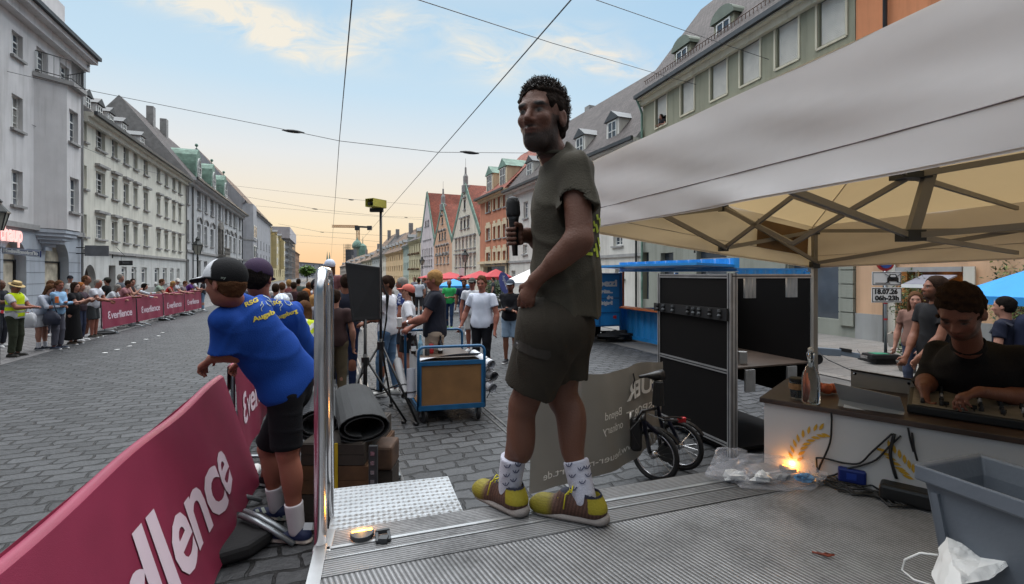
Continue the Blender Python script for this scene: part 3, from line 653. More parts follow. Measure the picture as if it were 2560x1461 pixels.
b.wall(H+H2,zg,ze,m_r6);m_rust=plaster('grey_green_stone',(140,142,132))
b.wall(Hs,0,zg,m_rust,name='ground_floor_wall',depth=.3)
for i,h in enumerate(H+H2):
    o=b.window(*h,style='plain',depth=.12,sill=False,parts=False);mb=MB();z=h[2]+(.42 if i in (0,5) and i == 0 else .02)
    while z<h[3] - .04:b.bandbox(h[0]+.04,h[1] - .04,z,min(z+.045,h[3] - .03),-.10,-.085+.012*1,None,'',mb=mb);z += .055
    OBJ('roller_blind',mb,m_shutter,o)
    mb=MB();q=[b.pt(h[0] - .07,h[2] - .07,.02),b.pt(h[1]+.07,h[2] - .07,.02),b.pt(h[1]+.07,h[3]+.07,.02),b.pt(h[0] - .07,h[3]+.07,.02)]
    for k in range(4):mb.bar(q[k],q[(k+1)%4],.07,.04,up=b.n)
    OBJ('surround',mb,plaster('cream_surround',(206,198,176)),o)
for h in Hs:
    mb=MB();mb.add([b.pt(h[0],h[2],-.25),b.pt(h[1],h[2],-.25),b.pt(h[1],h[3],-.25),b.pt(h[0],h[3],-.25)],[(0,1,2,3)]);o=OBJ('shop_window',mb,m_glass,b.t)
    mb=MB();b.bandbox(h[0],h[1],h[3] - .5,h[3] - .44,-.247,-.2,None,'',mb=mb);b.bandbox(h[0],h[0]+.06,h[2],h[3] - .5,-.247,-.2,None,'',mb=mb);OBJ('window_frame',mb,m_stone,o)
m=frame(b.pt(.75+1.4,2.55,-.18),-b.u,(0,0,1));text(b.t,'wohnen',m,.16,m_white,'shop_lettering');m.translation=b.pt(.75+1.4,2.72,-.18);text(b.t,'rühter'[:0]+'rier',m,.2,m_white,'shop_lettering',shear=.2)
for px0,px1 in ((.0,.45),(2.35,3.2)):
    mb=MB()
    for k in range(8):b.bandbox(px0,px1,.35+k*.42,.35+k*.42+.39,.003,.09,None,'',mb=mb)
    OBJ('quoin',mb,m_rust,b.t)
mb=MB();zl=zlow - .45
b.bandbox(0,b.L,zl - .22,zl - .08,.003,.1,None,'',mb=mb);b.bandbox(0,b.L,zl - .08,zl,.003,.2,None,'',mb=mb);OBJ('ledge',mb,MATS['cream_surround'],b.t)
b.cornice(ze,MATS['cream_surround'],h=.45,w=.4);b.block(ze,m_r6,10)
b.roof(ze,m_roof_dark,rise=5.2,run=3.6,gable=m_stone)
for px in (1690,1792,1925):
    b.dormer(b.U(px),ze+.1,1.15,1.35,2.4,kind='round',mat=m_r6,rmat=M('dormer_lead',(96,106,92),rough=.6),w=-.35)
mb=MB();a=b.U(1800);b.bandbox(a,a+.8,ze+3,ze+6.2,-3,-3.9,None,'',mb=mb);OBJ('chimney',mb,plaster('peach_chimney',(190,150,116)),b.t)
mb=MB()   # snow guard
for k in range(60):q=b.pt(b.L*k/60,ze+.5,-.05);mb.tube([q,q+Vector((0,0,.35))],.015,4)
mb.tube([b.pt(0,ze+.85,-.05),b.pt(b.L,ze+.85,-.05)],.02,4);mb.tube([b.pt(0,ze+.6,-.05),b.pt(b.L,ze+.6,-.05)],.02,4);OBJ('snow_guard',mb,M('rust_brown',(96,70,58)),b.t)
mb=MB();mb.tube([b.pt(b.L - .1,0,.12),b.pt(b.L - .1,ze - .8,.12),b.pt(b.L - .05,ze - .3,.3),b.pt(b.L - .05,ze - .1,.4)],.06,8);OBJ('downpipe',mb,m_copper,b.t)
R6=b
# the half-open blind stops short; a near-black sheet behind it paints the room's shade
mb=MB();h=H[0];mb.add([b.pt(h[0],h[2],-.35),b.pt(h[1],h[2],-.35),b.pt(h[1],h[3],-.35),b.pt(h[0],h[3],-.35)],[(0,1,2,3)]);OBJ('room_shade_sheet',mb,m_dark,b.t)

b=bl('peach_building','peach and orange building with a shop window and a pulled-out awning, nearest on the right',Rp(2137)+RA*-16,Rp(2140))
m_r7=plaster('peach_plaster',(204,166,134));m_r7u=plaster('orange_plaster',(206,134,92))
sw=sorted((b.U(2246),b.U(2412)));zaw=b.Zp(2330,668)
b.wall([(sw[0],sw[1],.75,zaw)],.75,4.6,m_r7,depth=.35);b.wall([(2,3.2,8,10)],4.6,11.9,m_r7u,name='upper_wall')
mb=MB();b.bandbox(0,b.L,0,.75,-.02,.04,None,'',mb=mb);OBJ('plinth',mb,plaster('plinth_grey',(150,150,148)),b.t)
mb=MB();b.bandbox(0,b.L,4.5,4.75,.003,.12,None,'',mb=mb);b.bandbox(0,b.L,8.0,8.2,.003,.05,None,'',mb=mb);b.bandbox(sw[0] - .25,sw[0] - .02,0,zaw,.045,.1,None,'',mb=mb);b.bandbox(sw[1]+.02,sw[1]+.3,0,zaw+.5,.045,.1,None,'',mb=mb);OBJ('string_course',mb,plaster('pale_trim',(196,190,178)),b.t)
b.block(11.9,m_r7u,9);b.cornice(12,m_r7u);b.roof(11.9,m_roof_dark,4,4.5);b.pipe(b.L - .9,0,12)
mb=MB();mb.add([b.pt(sw[0],.75,-.34),b.pt(sw[1],.75,-.34),b.pt(sw[1],zaw,-.34),b.pt(sw[0],zaw,-.34)],[(0,1,2,3)])
o=OBJ('shop_window',mb,M('warm_shop_glass',(94,66,36),rough=.12,var=.5,vs=1.5),b.t)
mb=MB();b.bandbox(sw[0],sw[1],zaw - .12,zaw,-.33,.12,None,'',mb=mb);b.bandbox(sw[0]+1.2,sw[0]+1.26,.75,zaw - .12,-.335,-.28,None,'',mb=mb);OBJ('window_frame',mb,m_stone,o)
mb=MB();mb.prism([b.pt(sw[0]+.1,zaw - .2,.1),b.pt(sw[0]+.1,zaw - .42,.8),b.pt(sw[0]+.1,zaw - .44,.8),b.pt(sw[0]+.1,zaw - .24,.1)],b.u*(sw[1] - sw[0] - .75));o=OBJ('awning',mb,plaster('grey_awning_cloth',(140,140,150)),b.t)
mb=MB();b.bandbox(sw[0]+.08,sw[1] - .63,zaw - .52,zaw - .43,.803,.85,None,'',mb=mb);OBJ('awning_rail',mb,m_white,o)
ml=emit('shop_lamp',(255,200,120),5)
mb=MB();q=b.pt(b.U(2384),zaw - .62,-.2);mb.lathe([(.11,0),(.14,.1),(.12,.22)],q,10);OBJ('shop_lamp',mb,ml,b.t)
pl=bpy.data.lights.new('shop_glow','POINT');pl.energy=14;pl.color=(1,.7,.35);po=bpy.data.objects.new('shop_glow',pl);COL.objects.link(po);po.location=q+b.n*.25
R7=b
# houses further along the right side, as chained fronts
pts={};cur=Rp(1607)+Vector((-.0,0.0,0));dirs=Vector((-.422,1,0)).normalized()
def nxt(px):
    global cur
    r=(px - 1280)/FP;a=(r*cur.y - cur.x)/(dirs.x - r*dirs.y);q0=cur;cur=cur+dirs*a;return q0,cur
q0,q1=nxt(1273)
b=bl('white_building','white building with a big dark tiled roof and white dormers, right side',q0,q1);m_r5=plaster('white_plaster',(206,202,194))
ze=b.Zp(1272,482)
def wr(px0,px1,y0,y1):return (min(b.U(px0),b.U(px1)),max(b.U(px0),b.U(px1)),b.Zp((px0+px1)/2,y1),b.Zp((px0+px1)/2,y0))
h1,h2,h3=wr(1309,1320,504,546),wr(1307,1318,612,636),wr(1279,1289,677,693)
H=[]
for k in range(7):
    for h in (h1,h2):H.append((h[0] - k*2.5,h[1] - k*2.5,h[2],h[3]))
for k in range(6):H.append((h3[0] - k*3 ,h3[1] - k*3,max(.9,h3[2]),h3[3]))
H=[h for h in H if h[0]>.3]
b.wall(H,0,ze,m_r5);wins(b,H,style='cross',glass=m_glass_w,fw=.09)
b.cornice(ze,m_r5,h=.5,w=.6);b.block(ze,m_r5,10);b.roof(ze,m_roof_dark,rise=6.3,run=5,gable=m_stone)
for px in (1313,1437,1517):b.dormer(b.U(px),ze+.2,1.25,1.75,2.4,mat=m_r5,w=-.4)
b.pipe(.4,0,ze);zc=b.Zp(1290,655)
mb=MB();b.bandbox(0,b.L,zc - .08,zc+.08,.003,.1,None,'',mb=mb);OBJ('string_course',mb,m_stone,b.t)
mb=MB();b.bandbox(b.L*.75,b.L*.75+.7,ze+5,ze+6.8,-5.2,-5.9,None,'',mb=mb);OBJ('chimney',mb,m_stone,b.t)

q0,q1=nxt(1200)
b=bl('terracotta_building','terracotta-coloured building with cream window frames, shallow bay and two tall green dormers',q0,q1);m_r4=plaster('terracotta_plaster',(196,128,98));m_r4t=plaster('cream_trim',(214,196,164))
ze=b.Zp(1200,502)
rows=[(b.Zp(1221,y1),b.Zp(1221,y0)) for y0,y1 in ((503,531),(571,601),(632,661))]
cl=[(1216,1226),(1234,1240),(1245,1252),(1258,1266)]
H=[(min(b.U(a),b.U(c)),max(b.U(a),b.U(c)),z0,z1) for a,c in cl for z0,z1 in rows]
b.wall(H,2.9,ze,m_r4);wins(b,H,style='cross',glass=m_glass_w,fw=.1);b.wall([(1,b.L - 1,0,2.6)],0,2.9,m_r4t,name='ground_floor_wall',depth=.5)
for h in H:
    mb=MB()
    for x0,x1,z0,z1 in ((h[0] - .22,h[0],h[2],h[3]+.3),(h[1],h[1]+.22,h[2],h[3]+.3),(h[0],h[1],h[3],h[3]+.55)):b.bandbox(x0,x1,z0,z1,.003,.06,None,'',mb=mb)
    OBJ('window_trim',mb,m_r4t,b.t)
b.bandbox(0,b.L,2.85,3.1,.003,.3,m_r4t,'string_course')
b.cornice(ze,m_r4t,h=.4,w=.55);b.block(ze,m_r4,9);b.roof(ze,m_roof_red,rise=5,run=4.5)
for x in (.27,.72):b.dormer(b.L*x,ze+.25,1.9,2.0,3,mat=m_r4t,rmat=m_copper,w=-.25)
b.pipe(.15,0,ze)
mb=MB();mb.add([b.pt(1,0,-.45),b.pt(b.L - 1,0,-.45),b.pt(b.L - 1,2.6,-.45),b.pt(1,2.6,-.45)],[(0,1,2,3)]);OBJ('shop_window',mb,m_glass,b.t)

def gable_house(name,label,px,wallc,ze,zap,rows,roofm=m_roof_red,trim=m_copper,style='cross',cap=None,finial=0):
    q0,q1=nxt(px);b=bl(name,label,q0,q1);wm=plaster(name+'_plaster',wallc);L=b.L
    H=[]
    for z0,z1,n,spread in rows:
        for i in range(n):
            c=L/2+(i - (n - 1)/2)*spread;H.append((c - spread*.27,c+spread*.27,z0,z1))
    Hl=[h for h in H if h[3]<ze];Hu=[h for h in H if h[2] >= ze]
    b.wall(Hl,0,ze,wm)
    # triangular gable, cut into strips round its windows
    mb=MB();zs=sorted({ze,zap,*[h[2] for h in Hu],*[h[3] for h in Hu]})
    for k in range(len(zs) - 1):
        z0,z1=zs[k],zs[k+1];w0,w1=(L/2)*(zap - z0)/(zap - ze),(L/2)*(zap - z1)/(zap - ze)
        hs=sorted((h[0],h[1]) for h in Hu if h[2] <= z0+1e-6 and h[3] >= z1 - 1e-6);xl=(L/2 - w0,L/2 - w1)
        for h0,h1 in hs:mb.add([b.pt(xl[0],z0),b.pt(h0,z0),b.pt(h0,z1),b.pt(xl[1],z1)],[(0,1,2,3)]);xl=(h1,h1)
        mb.add([b.pt(xl[0],z0),b.pt(L/2+w0,z0),b.pt(L/2+w1,z1),b.pt(xl[1],z1)],[(0,1,2,3)])
    OBJ('gable',mb,wm,b.t);wins(b,H,style=style,cap=cap,glass=m_glass_w,fw=.1,depth=.12,parts=True,sill=True)
    b.block(ze,wm,14)
    me=bpy.data.meshes.new('roof');o_=.12
    A,B2,C=b.pt(-.15,ze - .1,-.01),b.pt(L+.15,ze - .1,-.01),b.pt(L/2,zap+.12,-.01);bk=-b.n*14
    me.from_pydata([A,C,C+bk,A+bk,B2,B2+bk],[],[(0,1,2,3),(1,4,5,2)]);uv=me.uv_layers.new(name='UVMap')
    for p in me.polygons:
        for li in p.loop_indices:v=me.vertices[me.loops[li].vertex_index].co - b.p0;uv.data[li].uv=(v.dot(b.n),v.z*1.2)
    OBJ('roof',me,roofm,b.t)
    mb=MB();mb.bar(b.pt(-.1,ze - .1,.0),b.pt(L/2,zap+.15,.0),.5,.12,up=b.n);mb.bar(b.pt(L+.1,ze - .1,.0),b.pt(L/2,zap+.15,.0),.5,.12,up=b.n);OBJ('verge',mb,trim,b.t)
    if finial:
        mb=MB();mb.lathe([(.45,-.8),(.45,0),(.28,.1),(.28,1.0),(.12,1.3),(.1,2.0),(.02,2.1),(.015,3)],b.pt(L/2,zap,-.1),8);OBJ('finial',mb,m_stone,b.t)
    return b
zz=lambda b,px,y:b.Zp(px,y)
dref=lambda px,y:None
def zat(px,y):    # height seen at column px on the current chained front line
    r=(px - 1280)/FP;a=(r*cur.y - cur.x)/(dirs.x - r*dirs.y);return HC+(HZ - y)/FP*(cur.y+dirs.y*a)
gable_house('cream_gabled_house','tall cream gabled house with a stone finial and red roof',1130,(212,202,184),zat(1130,600),zat(1166,462),
    [(zat(1166,667),zat(1166,641),6,1.35),(zat(1166,622),zat(1166,598),6,1.35),(zat(1158,573),zat(1158,552),3,1.3),(zat(1163,524),zat(1163,501),1,1.3)],cap='flat',finial=1)
gable_house('salmon_gabled_house','salmon pink gabled house with a small bell turret',1085,(212,168,138),zat(1085,612),zat(1105,512),
    [(zat(1104,660),zat(1104,643),4,1.8),(zat(1104,637),zat(1104,620),5,1.4),(zat(1104,600),zat(1104,583),3,1.4),(zat(1105,560),zat(1105,545),1,1.4)],cap='arch',finial=1)
gable_house('white_gabled_house','white gabled house with a long red tiled roof, farthest of the gabled houses',1052,(208,196,196),zat(1052,604),zat(1068,484),
    [(zat(1066,665),zat(1066,650),5,1.4),(zat(1066,640),zat(1066,622),5,1.4),(zat(1066,600),zat(1066,582),5,1.1),(zat(1067,566),zat(1067,552),3,1.0)])
seq=[(1022,'yellow_house','yellow house with flower boxes and a roof gable, beside the white gabled house',(208,196,160),607,5,m_roof_dark,3,1),
       (1008,'pale_green_house','narrow pale green house with a curved green gable',(172,184,174),618,3,m_roof_dark,3.5,1),
       (965,'apricot_house','long apricot house with many attic dormers',(216,184,140),637,8,m_roof_brown,5,5),
       (948,'ivory_house','ivory house with small red roof windows beside the camera pole',(210,202,188),640,4,m_roof_dark,5,2),
       (930,'grey_gabled_house','grey house with a tall pale gable wall',(178,180,178),646,4,m_roof_brown,6,1),
       (905,'beige_house','beige house with a domed corner bay far down the right side',(184,176,156),655,5,m_roof_brown,4,2),
       (880,'distant_pale_house','pale distant house under the crane',(190,186,180),662,6,m_roof_brown,4,2),
       (850,'distant_brown_house','low brownish house at the far end of the right side',(160,148,136),668,9,m_roof_brown,4,3)]
for px,nm,lb,c,ye,nc,rm,rise,dm in seq:
    q0,q1=nxt(px);b=bl(nm,lb,q0,q1);ze=b.Zp(px,ye)*.5+b.Zp(px,ye)*.5
    k=(ze - .8)/3;house('','',b,ze,plaster(nm+'_plaster',c),rm,nc,[(.9,k - .4),(k+.6,2*k - .1),(2*k+.9,3*k+.15)],rise=rise,run=4.5,dorm=dm,chim=1,style='two')
    if nm == 'yellow_house':
        mb=MB()
        for z in (k+.5,2*k+.8):
            for i in range(60):mb.lathe([(.02,-.14),(.16,0),(.02,.14)],b.pt(random.uniform(.3,b.L - .3),z+random.uniform(-.1,.1),.25),5)
        OBJ('flower_box_foliage',mb,M('box_flowers',(92,70,44),var=.5,vs=4),b.t)
# distant towers and crane
t=thing('domed_tower','distant church tower with a green onion dome','tower',P(893,HZ,330) - Vector((0,0,HC)))
c=P(893,HZ,330);c.z=0;s_=330/1200
mb=MB();mb.lathe([(9.5*s_*1.1,0),(9.5*s_*1.1,HC+65*s_)],c,8);OBJ('shaft',mb,plaster('tower_stone',(140,146,130)),t)
z0=HC+65*s_;mb=MB();mb.lathe([(3.4,z0),(3.5,z0+1.2),(3.0,z0+3),(1.8,z0+4.6),(.8,z0+5.4),(.35,z0+6.6),(.1,z0+8),(.02,z0+12)],c,16);OBJ('dome',mb,m_copper,t,smooth=True)
c2=P(907,HZ,330);c2.z=0;mb=MB();mb.lathe([(3,0),(3,HC+60*s_),(2.5,HC+70*s_),(.3,HC+76*s_),(.05,HC+95*s_)],c2,8);OBJ('stair_turret',mb,m_copper,t)
t=thing('scaffolded_tower','dark slate-roofed hall with scaffolding on its top in the distance','tower',P(875,HZ,300) - Vector((0,0,HC)))
c=P(878,HZ,300);c.z=0;q=300/1200;mb=MB();mb.cbox(c+Vector((0,0,8.5)),(20*q,6,17));OBJ('hall',mb,plaster('slate_grey',(92,92,98)),t)
c=P(870,HZ,299);c.z=0;mb=MB()
for x in np.linspace(-8,8,6):
    for y in (-2,2):mb.bar(c+Vector((x*q,y,5)),c+Vector((x*q,y,HC+74*q)),.15)
for z in range(12,int(HC+74*q),2):mb.bar(c+Vector((-8*q,-2,z)),c+Vector((8*q,-2,z)),.15)
OBJ('scaffold',mb,m_gutter,t)
t=thing('twin_spires','pair of thin green church spires far down the street','church',P(820,HZ,420) - Vector((0,0,HC)))
for k,px in enumerate((818,824)):
    c=P(px,HZ,420+8*k);c.z=0;q=.35;mb=MB();mb.lathe([(1.2,0),(1.2,HC+26*q),(1.0,HC+30*q),(.05,HC+56*q)],c,6);OBJ('spire',mb,m_copper,t)
t=thing('tower_crane','tower crane with a long jib above the far roofs','crane',P(894,HZ,340) - Vector((0,0,HC)))
c=P(895,HZ,340);c.z=0;q=340/1200;mt=M('crane_paint',(190,140,96),var=.1)
zj=HC+(HZ - 567)*q
def lattice(mb,a,b_,w,n):
    a,b_=Vector(a),Vector(b_);d=b_ - a;o1=Vector((0,0,1)) if abs(d.z)<1 else Vector((1,0,0));o2=Vector((0,1,0))
    for s1 in (-1,1):
        for s2 in (-1,1):mb.bar(a+o1*s1*w/2+o2*s2*w/2,b_+o1*s1*w/2+o2*s2*w/2,.3)
    for k in range(n):
        p,r=a+d*k/n,a+d*(k+1)/n;s1=1 if k%2 else -1
        mb.bar(p+o1*s1*w/2,r - o1*s1*w/2,.22);mb.bar(p - o1*w/2,p+o1*w/2,.22)
mb=MB();lattice(mb,c,(c.x,c.y,zj),1.7,22);OBJ('mast',mb,mt,t)
mb=MB();lattice(mb,(c.x,c.y,zj),(c.x - 65*q,c.y,zj+.3),1.5,24);OBJ('jib',mb,mt,t)
mb=MB();mb.bar((c.x - 2,c.y,zj),(c.x+32*q,c.y,zj - .5),1.5,1.2);mb.cbox((c.x+29*q,c.y,zj - 1),(3,2,3));mb.cbox((c.x,c.y - 1.5,zj - 1.2),(3,2,3));OBJ('counter_jib',mb,m_gutter,t)
# ================================================================ stage, steps, rail
ZS=.87
A0=G(823,1330,ZS);E1=G(1908,1157,ZS);E2=G(2302,1251,ZS);TD=(E2 - E1);TD.z=0;TD.normalize()      # table line
up=Vector((0,0,1));ED=(E1 - A0);ED.normalize();EN=Vector((ED.y,-ED.x,0))        # edge direction and inward (towards the camera)
LD=(G(790,1500,ZS) - A0);LD.normalize()
def ribfn(dirv,per,c,strength=1.0,dist=.004,second=None):
    def fn(t,b,tcn):
        ge=N(t,'ShaderNodeNewGeometry');dp=N(t,'ShaderNodeVectorMath',operation='DOT_PRODUCT');t.links.new(ge.outputs['Position'],dp.inputs[0]);dp.inputs[1].default_value=dirv
        s_=math_(t,'SINE',math_(t,'MULTIPLY',dp.outputs['Value'],2*math.pi/per));h=math_(t,'MULTIPLY',math_(t,'ADD',s_,1),.5)
        n2=N(t,'ShaderNodeTexNoise');n2.inputs['Scale'].default_value=2.2;n2.inputs['Detail'].default_value=8;n2.inputs['Roughness'].default_value=.65;t.links.new(ge.outputs['Position'],n2.inputs['Vector'])
        n3=N(t,'ShaderNodeTexNoise');n3.inputs['Scale'].default_value=60;n3.inputs['Detail'].default_value=3;t.links.new(ge.outputs['Position'],n3.inputs['Vector'])
        base=ramp(t,math_(t,'ADD',math_(t,'MULTIPLY',n2.outputs[0],.75),math_(t,'MULTIPLY',n3.outputs[0],.25)),[(.3,lin4(tuple(x*.62 for x in c))),(.52,lin4(c)),(.75,lin4(tuple(min(255,x*1.14) for x in c)))])
        groove=ramp(t,h,[(.0,(.22,.22,.22,1)),(.35,(.8,.8,.8,1)),(1,(1,1,1,1))])      # grooves coloured darker than the ridges
        mm=N(t,'ShaderNodeMix',data_type='RGBA',blend_type='MULTIPLY');mm.inputs[0].default_value=1;t.links.new(base,mm.inputs[6]);t.links.new(groove,mm.inputs[7]);t.links.new(mm.outputs[2],b.inputs['Base Color'])
        bp=N(t,'ShaderNodeBump');bp.inputs['Strength'].default_value=strength;bp.inputs['Distance'].default_value=dist;t.links.new(h,bp.inputs['Height']);t.links.new(bp.outputs[0],b.inputs['Normal'])
        t.links.new(ramp(t,n2.outputs[0],[(.3,(.7,.7,.7,1)),(.7,(.42,.42,.42,1))]),b.inputs['Roughness'])
    return fn
vpd=Vector(((560 - 1280)/FP,1,0)).normalized();rdir=(vpd.y,-vpd.x,0)
m_deck=M('ribbed_aluminium',metal=.35,var=0,fn=ribfn(rdir,.017,(148,148,149)))
m_rim=M('edge_profile_aluminium',metal=.4,var=0,fn=ribfn(tuple(EN),.013,(140,140,141)))
m_alu=M('aluminium',(172,172,172),rough=.38,metal=.75,var=.12,vs=6)
T0=E1+TD*2.6;rimw=.30
L0=A0+LD*2.6
t=thing('stage','ribbed aluminium mobile stage floor that the standing man is on','stage',(A0.x+.8,A0.y - .6,0))
inner0=A0+LD*rimw;dI=ED;inner1=E1+TD*.33
mb=MB();mb.prism([A0,inner0,inner1,E1],(0,0,-.09));OBJ('edge_profile',mb,m_rim,t)
mb=MB();z4=Vector((0,0,-.004));mb.prism([inner0+z4,L0+z4,Vector((2.6,L0.y,ZS - .004)),T0+z4,inner1+z4],(0,0,-.08));OBJ('deck',mb,m_deck,t)
mb=MB();o_=EN*.0
for f0,f1,w in ((.42,.42,.016),(.66,.66,.006)):a=A0.lerp(inner0,f0);b_=E1.lerp(inner1,f1);mb.bar(a+Vector((0,0,.001)),b_+Vector((0,0,.001)),w,.006)
OBJ('raised_strip',mb,m_alu,t)
mb=MB();mb.bar(A0+Vector((-.02,.0,-.045)),L0+Vector((-.02,0,-.045)),.045,.10);OBJ('side_beam',mb,m_alu,t)
mb=MB();mb.prism([A0+Vector((-.05,.02,.004)),A0+LD*.14+Vector((-.05,0,.004)),A0+LD*.14+Vector((.02,0,.004)),A0+Vector((.02,.02,.004))],(0,0,-.03));OBJ('corner_casting',mb,m_alu,t,bevel=.006)
mb=MB();mb.bar(A0+Vector((.03,.0,-.2))+LD*.02,E1+Vector((0,0,-.2)),.03,.2);OBJ('front_beam',mb,m_alu,t)
for q in (A0+Vector((.1,-.15,0)),A0.lerp(E1,.55)+Vector((0,-.15,0)),E1+Vector((-.1,-.2,0))):
    mb=MB();mb.bar((q.x,q.y,0),(q.x,q.y,ZS - .1),.06);OBJ('leg',mb,m_gutter,t)
q=G(957,1360,ZS)
mb=MB();mb.bar(q+ED*-.02+Vector((0,0,.01)),q+ED*-.02+EN*-.075+Vector((0,0,.01)),.012,.012);mb.bar(q+ED*.025+Vector((0,0,.01)),q+ED*.025+EN*-.075+Vector((0,0,.01)),.012,.012);mb.bar(q+EN*-.07 - ED*.025+Vector((0,0,.012)),q+EN*-.07+ED*.03+Vector((0,0,.012)),.012,.016);mb.cbox(q+Vector((0,.01,.012)),(.035,.03,.02))
OBJ('latch',mb,m_gutter,t,bevel=.002)
m_amber=emit('amber_lens',(255,150,40),26)
def amber(q,lbl,e=.55,dirv=(0,1,0),sz=1):
    t=thing('marker_lamp',lbl,'lamp',tuple(q));d=Vector(dirv).normalized();s_=Vector((d.y,-d.x,0))
    mb=MB();n=10;pl_=[q+d*-.012+s_*(.048*sz*math.cos(math.pi*k/n))+Vector((0,0,.004))+d*(-.055*sz*math.sin(math.pi*k/n)) for k in range(n+1)]
    mb.prism(pl_,(0,0,.018));OBJ('cover',mb,m_gutter,t,bevel=.003)
    mb=MB();mb.prism([q+d*.0+s_*.04*sz+Vector((0,0,.003)),q - s_*.04*sz+Vector((0,0,.003)),q - s_*.04*sz+d*.014+Vector((0,0,.003)),q+s_*.04*sz+d*.014+Vector((0,0,.003))],(0,0,.012));OBJ('lens',mb,m_amber,t)
    l=bpy.data.lights.new('amber_glow','POINT');l.energy=e;l.color=(1,.5,.12);l.shadow_soft_size=.015;lo=bpy.data.objects.new('amber_glow',l);COL.objects.link(lo);lo.location=q+d*.035+Vector((0,0,.025))
amber(G(905,1338,ZS),'dark half-round marker lamp glowing amber at the stage edge near the rail',.55,dirv=(-.35,1,0),sz=.95)
amber(G(1972,1168,ZS)+Vector((-.02,-.04,0)),'amber marker lamp behind the clear bag against the white table front',1.0,dirv=(.6,.5,0),sz=.9)
# steps
m_tread=M('checker_plate',(176,178,180),rough=.35,metal=.55,var=.06)
t=thing('step','two-tread stage step of bright checker plate aluminium','step',tuple(G(980,1260,0)))
for quad,z,nu,nv in ((((827,1292),(1147,1253),(1158,1278),(821,1332)),.80,24,4),(((835,1222),(1120,1191),(1150,1262),(826,1300)),.66,24,9)):
    q=[G(*p,z) for p in quad];mb=MB();mb.prism([q[3],q[2],q[1],q[0]],(0,0,-.03))
    for j in range(nv):
        for i in range(nu):
            u,v=(i+.5)/nu,(j+.5)/nv;c=q[0].lerp(q[1],u).lerp(q[3].lerp(q[2],u),v);sg=1 if (i+j)%2 else -1
            d=(ED*.012+EN*.0085*sg);w=Vector((-d.y,d.x,0)).normalized()*.0022
            for off in (-.006,0,.006):
                cc=c+w.normalized()*off*1.1+Vector((0,0,.0005));mb.add([cc - d,cc+w,cc+d,cc - w,cc+Vector((0,0,.0025))],[(0,1,4),(1,2,4),(2,3,4),(3,0,4)])
    OBJ('tread',mb,m_tread,t)
for px in (832,1148):
    q0,q1=G(px,1288,.66),G(px,1222,.63);q1=q0+Vector((0,.35,0));mb=MB();mb.bar((q0.x,q0.y,.60),(q0.x,q0.y+.3,.1),.04,.03);mb.bar((q0.x,q0.y - .3,.76),(q0.x,q0.y,.6),.04,.03);OBJ('stringer',mb,m_alu,t)
# handrail
t=thing('handrail','polished steel tube handrail with a rounded top at the stage corner','handrail',(-.70,1.8,0))
mb=MB();pa,pb=Vector((-.73,1.83,0)),Vector((-.83,2.17,0));ztp=1.905;r_=.09;pts=[pa+Vector((0,0,.02)),pa+Vector((0,0,ztp - r_))]
dv=(pb - pa).normalized()
for k in range(1,7):a=math.pi/2*k/6;pts.append(pa+dv*r_*(1 - math.cos(a))+Vector((0,0,ztp - r_+r_*math.sin(a))))
for k in range(0,7):a=math.pi/2*k/6;pts.append(pb - dv*r_*(1 - math.sin(a))+Vector((0,0,ztp - r_+r_*math.cos(a))))
pts.append(pb+Vector((0,0,.55)));mb.tube(pts,.0235,16);OBJ('tube',mb,m_steel,t,smooth=True)
mb=MB();mb.bar(pa+Vector((0,0,.95)),pb+Vector((0,0,.95)),.02);mb.bar(pa+Vector((.0,.02,.82)),pa+Vector((.06,.05,.82)),.05,.05);OBJ('bracket',mb,m_gutter,t)

# ================================================================ barriers and banners
m_pink=M('pink_banner_cloth',(132,42,68),rough=.5,var=.05,vs=5,bump=.15,bs=260)
m_pinkw=M('banner_print',(216,196,206),rough=.6,var=.03)
m_galv=M('galvanised_tube',(150,156,160),rough=.4,metal=.7,var=.15)
m_rubber=M('black_rubber',(20,20,22),rough=.8,var=.2,bump=.3,bs=60)
def fine_flat(V,F,mx):
    import bmesh
    bm=bmesh.new();vv=[bm.verts.new((x,y,0)) for x,y in V]
    for f in F:
        try:bm.faces.new([vv[i] for i in f])
        except ValueError:pass
    bmesh.ops.triangulate(bm,faces=bm.faces[:])
    for _ in range(4):
        e=[e for e in bm.edges if e.calc_length()>mx]
        if not e:break
        bmesh.ops.subdivide_edges(bm,edges=e,cuts=1,use_grid_fill=False);bmesh.ops.triangulate(bm,faces=bm.faces[:])
    bm.verts.index_update();V=[(v.co.x,v.co.y) for v in bm.verts];F=[tuple(v.index for v in f.verts) for f in bm.faces];bm.free();return V,F
